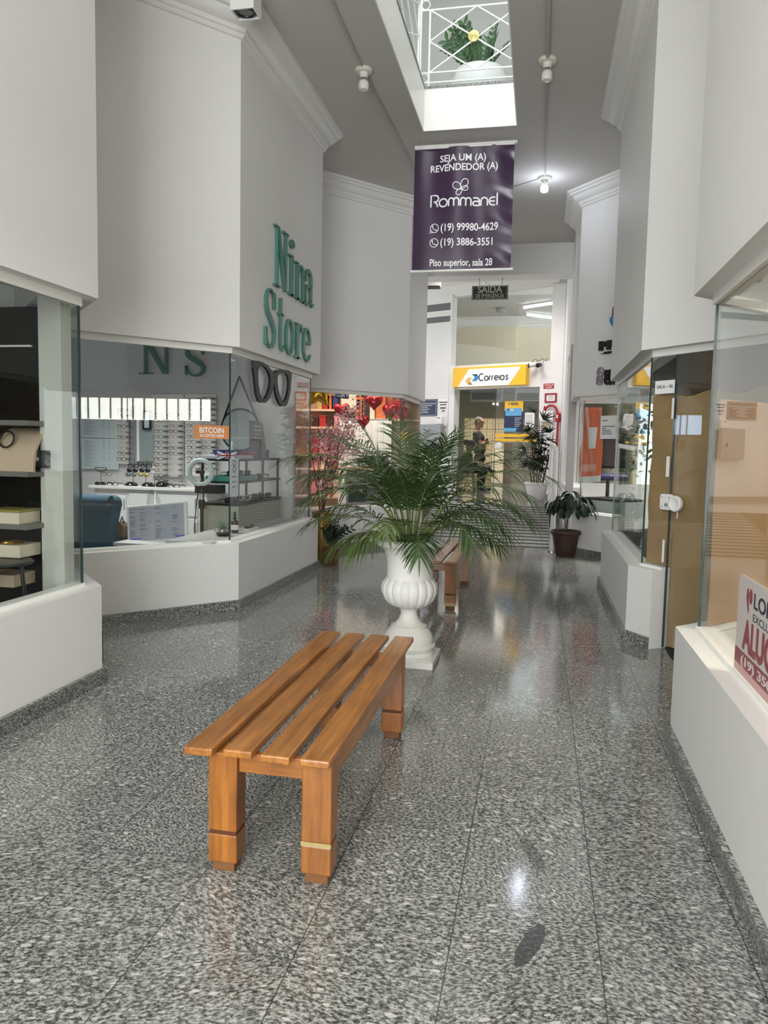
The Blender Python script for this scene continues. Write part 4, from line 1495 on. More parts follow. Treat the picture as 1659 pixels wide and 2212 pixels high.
MAT['urn_up'] = plain('white carved planter', (232, 236, 234), 0.45)
MAT['up_leaf'] = plain('upper floor plant leaf', (74, 108, 72), 0.4, var=0.3, scale=8)
_c = PY(1036, 170, 9.52)
upx, upy = _c.x, 9.52
up = thing('potted_plant', 'bushy green plant in a wide white planter behind the upper balustrade', 'potted plant', (upx, upy, ZU1))
MB().lathe([(0.22, ZU1), (0.28, ZU1 + .06), (0.335, ZU1 + .18), (0.34, ZU1 + .26), (0.30, ZU1 + .35), (0.305, ZU1 + .375), (0.27, ZU1 + .38), (0.24, ZU1 + .33), (0.01, ZU1 + .32)], (upx, upy, 0), n=48).build('planter', 'urn_up', up, smooth=True)
MB().lathe([(0, ZU1 + .345), (0.25, ZU1 + .34)], (upx, upy, 0), n=20, cap=False).build('soil', 'soil', up)
for k in range(16):
    a = rnd.uniform(0, 2 * PI)
    lean = rnd.uniform(0.1, 0.9)
    H = rnd.uniform(0.3, 0.62)
    mb = MB()
    pts = [Vector((upx + math.cos(a) * (0.08 + lean * H * (i / 8) ** 1.4), upy + math.sin(a) * (0.08 + lean * H * (i / 8) ** 1.4), ZU1 + .33 + H * (i / 8) * (1 - .25 * lean * i / 8))) for i in range(9)]
    mb.cur = 1
    mb.tube(pts, [0.008 - 0.005 * i / 8 for i in range(9)], n=5)
    mb.cur = 0
    for i in range(2, 9):
        d = (pts[i] - pts[i - 1]).normalized()
        s = d.cross(Vector((math.cos(a + .6), math.sin(a + .6), 0.2))).normalized()
        for sg in (-1, 1):
            oval_leaf(mb, pts[i], d * 0.8 + s * sg * 0.7, d.cross(s) * sg, rnd.uniform(0.09, 0.13), 0.022)
    mb.build('stalk', 'up_leaf', up, mats=['up_leaf', 'zz_stem'], recalc=False, smooth=True)

# ================================================================ POST OFFICE FRONT
MAT['yellow'] = plain('yellow sign', (238, 188, 40), 0.4)
MAT['sign_white'] = plain('white sign face', (240, 238, 236), 0.4)
MAT['ink'] = plain('dark blue-grey lettering', (52, 58, 66), 0.5)
MAT['logo_blue'] = plain('logo blue', (44, 130, 190), 0.4)
MAT['logo_dark'] = plain('logo dark blue', (24, 50, 78), 0.4)
MAT['logo_gold'] = plain('logo gold', (214, 178, 84), 0.4)
MAT['logo_brown'] = plain('logo brown', (146, 104, 62), 0.4)
MAT['navy'] = plain('navy sign', (30, 38, 78), 0.45)
MAT['sky_blue'] = plain('light blue print', (94, 168, 214), 0.5)
MAT['grey_text'] = plain('grey print', (120, 124, 128), 0.6)
MAT['pale_text'] = plain('pale print', (206, 206, 200), 0.6)
MAT['beige_card'] = plain('beige card', (210, 186, 160), 0.7)
MAT['grey_metal'] = plain('grey painted metal', (150, 152, 154), 0.45)
MAT['red_frame'] = plain('dark red frame', (150, 24, 52), 0.4)
MAT['red_sign'] = plain('red sign', (178, 40, 48), 0.45)


def fpoly(mb, poly, n0, d):
    return mb.prism(poly, FO(0, 0, n0), FU, ZU, d)


ps = thing('shop_sign', 'long yellow and white box sign above the post office door', 'sign', FO(1.1, 2.97, 0.1))
mb = MB()
fbox(mb, 0.13, 2.08, 2.972, 3.43, 0.0, 0.16)
mb.build('sign_box', 'yellow', ps, bevel=0.004)
mb = MB()
fpoly(mb, [(0.28, 2.976), (1.65, 2.976), (1.93, 3.35), (1.925, 3.375), (1.90, 3.385), (0.60, 3.385), (0.565, 3.37)], 0.161, 0.003)
mb.build('white_field', 'sign_white', ps)


def fletter(lines, n, name, mat, parent, depth=0.004, bold=0.0):
    return lettering(lines, FO(0, 0, n), FU, ZU, depth, name, mat, parent, bold)


# rounded brand name: strokes
mb = MB()
OO = FO(0, 0, 0.164)
x, y, h, sw = 0.865, 3.105, 0.105, 0.026


def fs(pts, closed=False):
    ribbon(mb, [(x + p[0] * h, y + p[1] * h) for p in pts], sw, OO, FU, ZU, 0.005, closed)


fs(arc(0.62, 0.75, 0.62, 0.75, 50, 310, 20)); x += 1.42 * h
fs(ellipse(0.45, 0.48, 22, 0.45, 0.48), True); x += 1.2 * h
for _ in range(2):
    fs([(0, 0), (0, 0.6)] + arc(0.38, 0.58, 0.38, 0.38, 180, 95, 8)); x += 0.66 * h
fs([(0.75, 0.05), (0.45, 0.0)] + arc(0.45, 0.48, 0.43, 0.48, 270, 0, 16) [::-1][0:0] + arc(0.45, 0.48, 0.43, 0.48, 250, 20, 16) + [(0.86, 0.48), (0.05, 0.46)]); x += 1.2 * h
fs([(0, 0), (0, 1.0)]); x += 0.32 * h
fs(ellipse(0.45, 0.48, 22, 0.45, 0.48), True); x += 1.2 * h
fs([(0.62, 0.86), (0.36, 0.97), (0.1, 0.78), (0.24, 0.56), (0.48, 0.44), (0.62, 0.24), (0.36, 0.0), (0.04, 0.1)])
mb.build('brand_lettering', 'ink', ps)
for poly, m in (([(0.655, 3.26), (0.80, 3.26), (0.83, 3.215), (0.71, 3.235)], 'logo_dark'), ([(0.80, 3.26), (0.87, 3.185), (0.80, 3.10), (0.67, 3.10), (0.75, 3.185), (0.71, 3.235)], 'logo_blue'),
                ([(0.56, 3.185), (0.665, 3.185), (0.61, 3.10), (0.665, 3.025), (0.56, 3.03), (0.495, 3.10)], 'logo_gold'), ([(0.61, 3.095), (0.575, 3.02), (0.70, 3.015)], 'logo_brown')):
    mb = MB()
    fpoly(mb, poly, 0.164, 0.004)
    mb.build('emblem_piece', m, ps)

# glass door leaves
d1 = struct((lambda m: (fbox(m, 1.19, 2.35, LZ + 0.01, DZ - 0.01, -0.11, -0.10), m.build('door_1', 'glass_clear', base=False))[1])(MB()))
mb = MB(); fbox(mb, 1.185, 1.195, LZ + 0.01, DZ - 0.01, -0.115, -0.095); mb.build('pane_edge', 'glass_edge', d1)
D2 = (FU, ZU, FW)
MB().lathe([(0.02, 0), (0.02, 0.03), (0.085, 0.035), (0.085, 0.055), (0.075, 0.062), (0.001, 0.064)], FO(1.335, 1.58, -0.10), n=28, axis=D2).build('door_knob', 'white', d1, smooth=True)
mb = MB(); fbox(mb, 1.195, 1.26, 1.52, 1.65, -0.10, -0.085); mb.build('lock_plate', 'white_metal', d1, bevel=0.004)
mb = MB(); fbox(mb, 1.225, 1.24, 1.56, 1.60, -0.085, -0.08); mb.build('keyhole', 'black', d1)
for z0, z1, m in ((1.79, 1.865, 'yellow'), (1.685, 1.752, 'yellow'), (1.65, 1.683, 'grey_text')):
    mb = MB(); fbox(mb, 1.195, 2.30, z0, z1, -0.099, -0.097)
    mb.build('safety_band', m, d1)['label'] = 'yellow band across the glass' if m == 'yellow' else 'grey band across the glass'
d2 = MB().obox(FO(0.17, (LZ + DZ) / 2, -0.66), FW, FU, ZU, 0.55, 0.005, (DZ - LZ) / 2 - 0.02).build('door_2', 'glass', base=False)
struct(d2)

po = thing('poster', 'blue and yellow poster with dark heading taped on the glass door', 'poster', FO(1.68, 1.75, -0.09))
pu0, pz0 = FP(1084, 930)
pu1, pz1 = FP(1127, 865)
pu0 += 0.0
W_, H_ = pu1 - pu0, pz1 - pz0
mb = MB(); fbox(mb, pu0, pu1, pz0 - 0.02, pz1, -0.098, -0.095); mb.build('sheet', 'navy', po)
mb = MB(); fpoly(mb, [(pu0 + .005, pz1 - .005), (pu1 - .005, pz1 - .005), (pu1 - .005, pz1 - H_ * .36), (pu0 + .005, pz1 - H_ * .33)][::-1], -0.0948, 0.001); mb.build('yellow_field', 'yellow', po)
mb = MB(); fpoly(mb, rrect(W_ * .86, H_ * .26, 0.03, 4, pu0 + W_ * .06, pz0 + H_ * .50), -0.0935, 0.001); fpoly(mb, [(pu0, pz0 - .02), (pu0 + W_ * .62, pz0 - .02), (pu0 + W_ * .72, pz0 + H_ * .09), (pu0, pz0 + H_ * .09)], -0.0938, 0.001); mb.build('blue_field', 'sky_blue', po)
fletter([('1 REAL', pu0 + W_ * .22, pz0 + H_ * .86, W_ * .54, H_ * .085, 1, .03), ('16', pu0 + W_ * .15, pz0 + H_ * .665, W_ * .13, H_ * .075, 1, .03)], -0.0922, 'heading', 'logo_dark', po, 0.001)
mb = MB(); fpoly(mb, rrect(W_ * .2, H_ * .07, 0.015, 4, pu0 + W_ * .3, pz0 + H_ * .665), -0.0922, 0.001)
for k in range(6):
    fpoly(mb, [(pu0 + W_ * .56, pz0 + H_ * (.42 - k * .055)), (pu0 + W_ * (.93 - .06 * (k % 3)), pz0 + H_ * (.42 - k * .055)), (pu0 + W_ * (.93 - .06 * (k % 3)), pz0 + H_ * (.435 - k * .055)), (pu0 + W_ * .56, pz0 + H_ * (.435 - k * .055))], -0.0935, 0.001)
mb.build('small_print', 'pale_text', po)


def note_sheet(name, label, cat, u0, z0, u1, z1, n, mat='paper', rows=9, text='grey_text', group=None, head=None):
    t = thing(name, label, cat, FO((u0 + u1) / 2, z0, n), group)
    mb = MB(); fbox(mb, u0, u1, z0, z1, n, n + 0.003); mb.build('sheet', mat, t)
    mb = MB()
    w, h = u1 - u0, z1 - z0
    for k in range(rows):
        zz_ = z1 - h * (0.16 + 0.74 * k / rows)
        e = 0.92 - 0.25 * ((k * 7) % 5) / 5
        fpoly(mb, [(u0 + w * .1, zz_), (u0 + w * e, zz_), (u0 + w * e, zz_ + h * .022), (u0 + w * .1, zz_ + h * .022)], n + 0.003, 0.0008)
    mb.build('print_lines', text, t)
    return t


a, b = FP(1129, 925), FP(1151, 891)
note_sheet('notice', 'white printed notice taped on the glass door right of the poster', 'notice', a[0], a[1], b[0], b[1], -0.098)

# things on the pier right of the door
t = thing('alarm_sign', 'small red sign with two white lines on the pier', 'sign', FO(2.57, 2.87, 0))
a, b = FP(1174, 840), FP(1197, 828)
mb = MB(); fbox(mb, a[0], b[0], a[1], b[1], 0, 0.006); mb.build('plate', 'red_sign', t)
w, h = b[0] - a[0], b[1] - a[1]
fletter([('CENTRAL DE', a[0] + w * .06, a[1] + h * .56, w * .88, h * .28), ('ALARME', a[0] + w * .2, a[1] + h * .15, w * .6, h * .28)], 0.006, 'lettering', 'pale_text', t, 0.001, 0.02)
t = thing('framed_certificate', 'certificate in a dark red frame on the pier below the small red sign', 'picture', FO(2.63, 2.56, 0))
a, b = FP(1177, 870), FP(1203, 849)
mb = MB()
w, h = b[0] - a[0], b[1] - a[1]
f_ = 0.035
for q in ((a[0], b[0], a[1], a[1] + f_), (a[0], b[0], b[1] - f_, b[1]), (a[0], a[0] + f_, a[1] + f_, b[1] - f_), (b[0] - f_, b[0], a[1] + f_, b[1] - f_)):
    fbox(mb, *q, 0, 0.02)
mb.build('frame', 'red_frame', t)
mb = MB(); fbox(mb, a[0] + f_, b[0] - f_, a[1] + f_, b[1] - f_, 0, 0.008); mb.build('paper', 'paper', t)
mb = MB()
for k in range(4):
    z = a[1] + h * (.68 - .12 * k)
    fbox(mb, a[0] + w * .3, b[0] - w * .28, z, z + .008, 0.008, 0.009)
mb.build('print_lines', 'grey_text', t)
t = thing('alarm_box', 'white alarm control box on the pier beside the red pipe', 'control box', FO(2.59, 2.13, 0))
a, b = FP(1169, 911), FP(1198, 888)
mb = MB(); fpoly(mb, rrect(b[0] - a[0], b[1] - a[1], 0.02, 4, a[0], a[1]), 0, 0.07); mb.build('casing', 'white', t, bevel=0.006)
w, h = b[0] - a[0], b[1] - a[1]
mb = MB()
for k in range(3):
    fbox(mb, a[0] + w * (.26 + .17 * k), a[0] + w * (.33 + .17 * k), a[1] + h * .38, a[1] + h * .44, 0.07, 0.075)
mb.build('buttons', 'black', t)
mb = MB()
for k in range(4):
    fbox(mb, a[0] + w * (.12 + .19 * k), a[0] + w * (.22 + .19 * k), a[1] + h * (.55 + .05 * (k % 2)), a[1] + h * (.57 + .05 * (k % 2)), 0.07, 0.072)
mb.build('printed_marks', 'grey_text', t)
a, b = FP(1170, 922), FP(1189, 911)
mb = MB(); fbox(mb, a[0], b[0], a[1], b[1] - .01, 0, 0.006)
tag(mb.build('cardboard_note', 'beige_card'), 'beige card on the pier under the alarm control box', 'note')
p0 = FP(1178, 887)
top = FP(1193, 874)
rt = FP(1205, 900)
pts = [FO(p0[0], p0[1], 0.04), FO(p0[0], p0[1] + .08, 0.04)] + [FO(p0[0] + .16 + .14 * math.cos(math.radians(a_)), top[1] - .14 + .12 * math.sin(math.radians(a_)), 0.05) for a_ in range(170, 5, -25)] + [FO(p0[0] + .34, rt[1], 0.05), FO(p0[0] + .33, LZ + 1.2, 0.05), FO(p0[0] + .33, LZ, 0.05)]
t = thing('alarm_pipe', 'red pipe bending from the alarm box down to the floor along the pier', 'pipe', FO(p0[0] + .33, LZ, 0.05))
MB().tube(pts, 0.026, n=10).build('pipe', 'red', t, smooth=True)
mb = MB(); mb.obox(FO(p0[0] + .34, rt[1] - 0.02, 0.06), FU, FW, ZU, 0.045, 0.045, 0.10); mb.build('junction_box', 'red', t, bevel=0.01)
mb = MB(); mb.obox(FO(p0[0] + .34, rt[1] + 0.0, 0.108), FU, FW, ZU, 0.018, 0.006, 0.035); mb.build('cover_label', 'paper', t)

# things left of the door
a, b = FP(905, 899), FP(945, 862)
t = thing('wall_plaque', 'navy blue plaque with pale text lines on the wall left of the post office door', 'sign', FO((a[0] + b[0]) / 2, a[1], 0))
mb = MB(); fbox(mb, a[0] - .25, b[0], a[1], b[1], 0, 0.015); mb.build('board', 'navy', t)
w, h = b[0] - a[0] + .25, b[1] - a[1]
mb = MB()
for q in (rrect(w * .94, h * .66, 0.01, 2, a[0] - .25 + w * .03, a[1] + h * .05), rrect(w * .94, h * .18, 0.01, 2, a[0] - .25 + w * .03, a[1] + h * .77)):
    ribbon(mb, q, 0.008, FO(0, 0, 0.015), FU, ZU, 0.002, True)
for k, (s, e) in enumerate(((.3, .82), (.42, .66), (.34, .72), (.42, .64), (.36, .70))):
    z = a[1] + h * (.60 - .10 * k)
    fbox(mb, a[0] - .25 + w * s, a[0] - .25 + w * e, z, z + .014, 0.015, 0.017)
mb.build('print_lines', 'pale_text', t)
a, b = FP(947, 905), FP(968, 862)
t = thing('wall_notice', 'white sign with dark heading beside the navy plaque', 'sign', FO((a[0] + b[0]) / 2, a[1], 0))
mb = MB(); fbox(mb, a[0], b[0], a[1] + .3, b[1], 0, 0.008); mb.build('board', 'sign_white', t)
w = b[0] - a[0]
mb = MB()
for s, e, z in ((.05, .95, b[1] - .09), (.15, .85, b[1] - .15), (.2, .75, b[1] - .23), (.38, .66, b[1] - .30)):
    fbox(mb, a[0] + w * s, a[0] + w * e, z, z + .028, 0.008, 0.01)
mb.build('heading', 'ink', t)
a, b = FP(943, 916), FP(957, 901)
t = thing('switch_box', 'small white box with a dark slot above the grey electrical cabinet', 'box', FO((a[0] + b[0]) / 2, a[1], 0))
mb = MB(); fbox(mb, a[0], b[0], a[1], b[1], 0, 0.06); mb.build('casing', 'white', t, bevel=0.004)
mb = MB(); fbox(mb, a[0] + .03, b[0] - .05, b[1] - .03, b[1] - .015, 0.06, 0.063); mb.build('slot', 'black', t)
a, b = FP(912, 978), FP(961, 917)
t = thing('electrical_cabinet', 'grey metal electrical cabinet on the wall behind the palm', 'cabinet', FO((a[0] + b[0]) / 2, a[1], 0))
mb = MB(); fbox(mb, a[0], b[0], a[1], b[1], 0, 0.14); mb.build('body', 'grey_metal', t, bevel=0.004)
mb = MB(); fbox(mb, a[0] + .02, b[0] - .02, a[1] + .02, b[1] - .02, 0.14, 0.155)
dr = mb.build('door', 'grey_metal', t, bevel=0.004)
w, h = b[0] - a[0], b[1] - a[1]
mb = MB(); fbox(mb, b[0] - w * .27, b[0] - w * .22, a[1] + h * .40, a[1] + h * .54, 0.155, 0.18); mb.build('handle', 'black', dr, bevel=0.004)
mb = MB()
for k in range(5):
    fbox(mb, b[0] - w * .36, b[0] - w * .18, a[1] + h * (.08 + .025 * k), a[1] + h * (.093 + .025 * k), 0.155, 0.159)
mb.build('vent_slots', 'grey_text', dr)
u0, z0 = FP(962, 905)
cable('wall_conduit', [FO(-0.07, 3.3, 0.02), FO(-0.07, 2.15, 0.02), FO(-0.1, 2.05, 0.02), FO(-0.2, 2.03, 0.02)], 0.014, 'white conduit running down the wall beside the white sign', 'white')

# two small security cameras at the right end of the sign
MAT['cam_white'] = plain('white camera housing', (222, 218, 214), 0.4)
for (px, py), lab, dd in (((1155, 790), 'white security camera pointing left above the sign end', -1), ((1170, 790), 'dark-faced security camera pointing forward beside the white one', 0)):
    u, z = FP(px, py)
    t = thing('security_camera', lab, 'camera', FO(u, z, 0.1))
    D3 = ((-FU + FW * 0.6 - ZU * 0.15) if dd else (FW + FU * 0.15 - ZU * 0.2)).normalized()
    q = FO(u, z, 0.14)
    MB().tube([q - D3 * 0.09, q + D3 * 0.07], 0.048, n=14).build('housing', 'cam_white' if dd else 'black', t, smooth=True)
    MB().tube([q + D3 * 0.06, q + D3 * 0.085], [0.052, 0.05], n=14).build('lens_hood', 'black', t, smooth=True)
    MB().tube([q - D3 * 0.02, FO(u + .03, z + .1, 0.03), FO(u + .03, z + .1, 0)], 0.014, n=8).build('bracket', 'cam_white', t, smooth=True)
u, z = FP(1160, 779)
cable('camera_cable', [FO(u - .12, z - .03, .02), FO(u - .03, z + .03, .03), FO(u + .06, z - .02, .03), FO(u + .16, z + .03, .03), FO(u + .24, z - .01, .02), FO(u + .27, z + .05, .02)], 0.006, 'tangled dark cable above the two security cameras', 'black')

# ---------------------------------------------------------------- lobby
MAT['box_front'] = plain('cream lock box fronts', (206, 192, 156), 0.5)
MAT['box_gap'] = plain('lock box frame', (160, 146, 112), 0.6)
BYY = 24.4
a, b = PY(1000, 1037, BYY), PY(1090, 905, BYY)
t = thing('post_box_wall', 'cream wall of lettered lock boxes behind the standing man', 'lock boxes', ((a.x + b.x) / 2, BYY, LZ))
MB().box((a.x - 0.02, BYY + .02, LZ), (b.x + .02, BYY + .4, b.z + .02)).build('carcass', 'box_gap', t)
n = 7
cw = (b.x - a.x) / n
zs = [(b.z - .32, b.z - .01)] + [(b.z - .34 - .19 * (k + 1), b.z - .345 - .19 * k) for k in range(7)]
for z0, z1 in zs:
    for i in range(n):
        x0 = a.x + cw * i
        if z0 < LZ: continue
        dd = MB().box((x0 + .01, BYY, z0), (x0 + cw - .01, BYY + .03, z1)).build('box_door', 'box_front', t)
        MB().box((x0 + cw * .3, BYY - .004, (z0 + z1) / 2 + .01), (x0 + cw * .72, BYY, (z0 + z1) / 2 + .03)).build('name_slot', 'box_gap', dd)
MAT['shutter'] = stripes_mat('pale slatted panel', [(0.0, (218, 208, 180)), (0.72, (188, 178, 150))], 'X', 16.0, 0.5)
a, b = PY(1062, 1037, 23.6), PY(1088, 972, 23.6)
t = thing('slatted_screen', 'pale slatted free-standing panel in the lobby right of the lock boxes', 'panel', ((a.x + b.x) / 2, 23.6, LZ))
MB().box((a.x, 23.6, LZ + .03), (b.x, 23.66, b.z)).build('board', 'shutter', t)
for x in (a.x + .03, b.x - .08):
    MB().box((x, 23.5, LZ), (x + .05, 23.76, LZ + .03)).build('foot', 'grey_metal', t)
MAT['lobby_lit_tone'] = plain('pale tone for lit doorway', (240, 232, 206), 0.5)
a, b = PY(1104, 1037, 26.38), PY(1136, 905, 26.38)
d3 = struct(MB().box((a.x, 26.36, LZ), (b.x, 26.4, b.z)).build('door_3', 'cream', base=False))
MB().box((a.x + .14, 26.345, LZ + .5), (a.x + .14 + (b.x - a.x) * .5, 26.36, b.z - .5)).build('lit_patch', 'lobby_lit_tone', d3)  # paler patch: brightness of a lit doorway put into the colour
MB().box((b.x - .12, 26.30, LZ + 1.0), (b.x - .06, 26.36, LZ + 1.12)).build('door_handle', 'steel', d3)
a, b = PY(1140, 1040, 22.5), PY(1163, 968, 22.5)
t = thing('filing_cabinet', 'brown-grey cabinet in the lobby behind the lady palm', 'cabinet', ((a.x + b.x) / 2, 22.5, LZ))
MAT['taupe'] = plain('taupe cabinet', (140, 128, 114), 0.5)
MB().box((a.x, 22.5, LZ), (b.x, 23.0, b.z)).build('body', 'taupe', t, bevel=0.004)
for k in range(3):
    z = LZ + 0.04 + k * (b.z - LZ - .05) / 3
    dr = MB().box((a.x + .01, 22.485, z), (b.x - .01, 22.5, z + (b.z - LZ - .05) / 3 - .02)).build('drawer', 'taupe', t, bevel=0.003)
    MB().box(((a.x + b.x) / 2 - .05, 22.47, z + .2), ((a.x + b.x) / 2 + .05, 22.485, z + .22)).build('handle', 'steel', dr)
MAT['ac_grille'] = stripes_mat('air conditioner grille', [(0.0, (108, 112, 108)), (0.5, (70, 74, 72))], 'Z', 24.0, 0.5)
for x0, x1, lab in ((1015, 1085, 'left-hand dark-grilled air conditioner near the lobby ceiling'), (1112, 1168, 'right-hand dark-grilled air conditioner near the lobby ceiling')):
    a, b = PY(x0, 866, 20.2 if x0 < 1100 else 19.2), PY(x1, 849, 20.2 if x0 < 1100 else 19.2)
    t = thing('air_conditioner', lab, 'air conditioner', ((a.x + b.x) / 2, a.y, a.z), 'lobby air conditioners')
    MB().box((a.x, a.y, a.z), (b.x, a.y + .3, 3.4)).build('housing', 'grey_metal', t, bevel=0.01)
    MB().box((a.x + .05, a.y - .012, a.z + .03), (b.x - .05, a.y, b.z)).build('grille', 'ac_grille', t)
a, b = PY(1062, 877, 21.8), PY(1079, 868, 21.8)
t = thing('arrow_sign', 'tiny black exit arrow sign hanging in the lobby', 'sign', ((a.x + b.x) / 2, 21.8, a.z))
MB().box((a.x, 21.8, a.z), (b.x, 21.815, b.z)).build('panel', 'black', t)
w, h = b.x - a.x, b.z - a.z
mb = MB()
for poly in ([(w * .08, h * .5), (w * .24, h * .85), (w * .24, h * .62), (w * .42, h * .62), (w * .42, h * .38), (w * .24, h * .38), (w * .24, h * .15)], [(w * .62, h * .1), (w * .7, h * .1), (w * .76, h * .45), (w * .84, h * .1), (w * .92, h * .1), (w * .82, h * .6), (w * .9, h * .75), (w * .62, h * .75)]):
    mb.prism(poly, (a.x, 21.8, a.z), (1, 0, 0), ZU, 0.003)
mb.build('pictogram', 'paper', t)
MB().tube([((a.x + b.x) / 2, 21.81, b.z), ((a.x + b.x) / 2, 21.81, 3.4)], 0.008, n=6).build('hanger', 'grey_metal', t)

# fluorescent tubes and a round fitting in the mezzanine behind the upper glass
MAT['tube_lit'] = plain('lit fluorescent tube', (255, 255, 255), 0.3, emit=(236, 250, 255), estr=7)
for (x0, y0), (x1, y1), lab in (((1131, 665), (1196, 655), 'upper lit fluorescent tube behind the glass above the door'), ((1136, 680), (1194, 687), 'lower lit fluorescent tube behind the glass above the door')):
    zz_ = 5.66 if y0 < 670 else 5.66
    a, b = PZ(x0, y0, zz_), PZ(x1, y1, zz_)
    b = a + (b - a).normalized() * min((b - a).length, 1.6)
    t = thing('fluorescent_tube', lab, 'ceiling light', a.lerp(b, .5), 'mezzanine tube lights')
    dv = (b - a).normalized()
    MB().tube([a, b], 0.03, n=12).build('tube', 'tube_lit', t, smooth=True)
    MB().obox(a.lerp(b, .5) + Vector((0, 0, 0.065)), dv, dv.cross(ZU), ZU, (b - a).length / 2 + .04, 0.04, 0.025).build('batten', 'white_metal', t)
    for q in (a, b):
        MB().obox(q + Vector((0, 0, .02)), dv, dv.cross(ZU), ZU, 0.02, 0.035, 0.05).build('end_socket', 'white', t)
area_light('mezzanine_lamp', (-0.4, 20.6, 5.55), (0, 0.2, -1), 1.4, 0.4, 30, (0.93, 1.0, 1.0), 170)
a = PZ(1083, 675, 5.7)
MB().lathe([(0.16, 5.75), (0.17, 5.70), (0.15, 5.64), (0.06, 5.62), (0.001, 5.615)], (a.x, a.y, 0), n=28)
t = MB().lathe([(0.13, 5.75), (0.15, 5.70), (0.13, 5.64), (0.05, 5.61), (0.001, 5.605)], (a.x, min(a.y, 23.5), 0), n=28).build('ceiling_fitting', 'grey_metal', smooth=True)
tag(t, 'round grey ceiling fitting behind the upper glass left of the tubes', 'ceiling fitting')

# white box lamp high on the left of the hall
a, b = PY(928, 620, 16.5), PY(950, 600, 16.5)
t = thing('wall_speaker', 'white box with a dark underside high on the left of the hall', 'speaker', ((a.x + b.x) / 2, 16.5, a.z))
MB().box((a.x - .1, 16.5, a.z + .03), (b.x, 16.75, 5.42)).build('cabinet', 'white', t)
MB().box((a.x - .08, 16.51, a.z), (b.x - .01, 16.74, a.z + .03)).build('grille', 'cone', t)

# ---------------------------------------------------------------- people
MAT['skin'] = plain('skin', (168, 122, 98), 0.5)
MAT['shirt_grey'] = plain('charcoal shirt', (56, 54, 50), 0.8)
MAT['trousers'] = plain('dark trousers', (30, 30, 34), 0.8)
MAT['hair_grey'] = plain('short grey hair', (112, 104, 94), 0.8, bump=0.5, bscale=200)
MAT['hair_dark'] = plain('dark tied hair', (30, 20, 18), 0.6, bump=0.5, bscale=120)
MAT['black_cloth'] = plain('black clothing', (20, 20, 22), 0.85)
MAT['shoe'] = plain('black shoe', (24, 24, 26), 0.5)
MAT['sole'] = plain('white sole', (214, 212, 208), 0.6)


def body(mb, name, parent, mats, pick, voxel=0.011):
    me = bpy.data.meshes.new(name)
    me.from_pydata([tuple(v) for v in mb.v], [], mb.f)
    o = bpy.data.objects.new('tmp', me)
    COL.objects.link(o)
    md = o.modifiers.new('r', 'REMESH'); md.mode = 'VOXEL'; md.voxel_size = voxel
    sm = o.modifiers.new('s', 'SMOOTH'); sm.iterations = 4; sm.factor = 0.5
    dg = bpy.context.evaluated_depsgraph_get()
    m2 = bpy.data.meshes.new_from_object(o.evaluated_get(dg))
    bpy.data.objects.remove(o)
    m2.name = name
    m2.materials.clear()
    for m in mats:
        m2.materials.append(MAT[m])
    for p in m2.polygons:
        p.material_index = pick(p.center)
        p.use_smooth = True
    ob = bpy.data.objects.new(name, m2)
    COL.objects.link(ob)
    ob.parent = parent
    ob.location = -Vector(parent.location)
    return ob


def capsule(mb, a, b, ra, rb, n=10):
    a, b = Vector(a), Vector(b)
    mb.tube([a, a.lerp(b, .33), a.lerp(b, .66), b], [ra, ra + (rb - ra) * .33, ra + (rb - ra) * .66, rb], n=n)
    mb.ball(a, ra, 10, 6); mb.ball(b, rb, 10, 6)


def hand(mb, wrist, d, palm_n, s=1.0, curl=0.5):
    """palm, four unequal bent fingers and a side thumb"""
    d, pn = Vector(d).normalized(), Vector(palm_n).normalized()
    side = d.cross(pn).normalized()
    w = Vector(wrist)
    mb.obox(w + d * .045 * s, d, side, pn, .05 * s, .042 * s, .016 * s)
    for i, L in enumerate((.068, .078, .073, .058)):
        q = w + d * .09 * s + side * (.031 - .0205 * i) * s
        m = q + d * L * .5 * s - pn * .004
        e = m + (d * (1 - curl) - pn * curl).normalized() * L * .5 * s
        mb.tube([q - d * .02 * s, q, m, e], [.0105 * s, .0105 * s, .0095 * s, .008 * s], n=6)
    q = w + d * .03 * s + side * .04 * s
    mb.tube([q - side * .015 * s, q + (side + d * .8).normalized() * .035 * s, q + (side * .4 + d).normalized() * .07 * s], [.013 * s, .012 * s, .009 * s], n=6)


def head(mb, c, f, s=1.0):
    """head facing f: skull, jaw, nose, ears, brow, lips, chin and neck root"""
    c, f = Vector(c), Vector(f).normalized()
    sd = f.cross(ZU).normalized()
    mb.ball(c + ZU * .03 * s - f * .015 * s, .098 * s, 14, 10, (1, 1, 1.08))
    mb.ball(c - ZU * .05 * s + f * .022 * s, .070 * s, 12, 8, (1, 1, 1.1))
    mb.ball(c - ZU * .105 * s + f * .055 * s, .030 * s, 8, 6)
    mb.tube([c + f * .085 * s + ZU * .025 * s, c + f * .112 * s - ZU * .018 * s, c + f * .085 * s - ZU * .03 * s], [.010 * s, .017 * s, .014 * s], n=6)
    mb.tube([c + f * .082 * s + sd * .05 * s + ZU * .04 * s, c + f * .096 * s + ZU * .04 * s, c + f * .082 * s - sd * .05 * s + ZU * .04 * s], .013 * s, n=6)
    mb.tube([c + f * .085 * s + sd * .022 * s - ZU * .062 * s, c + f * .094 * s - ZU * .062 * s, c + f * .085 * s - sd * .022 * s - ZU * .062 * s], .010 * s, n=6)
    for q in (-1, 1):
        mb.ball(c + sd * q * .096 * s - f * .01 * s - ZU * .005 * s, .032 * s, 8, 6, (.5, .6, 1.1))


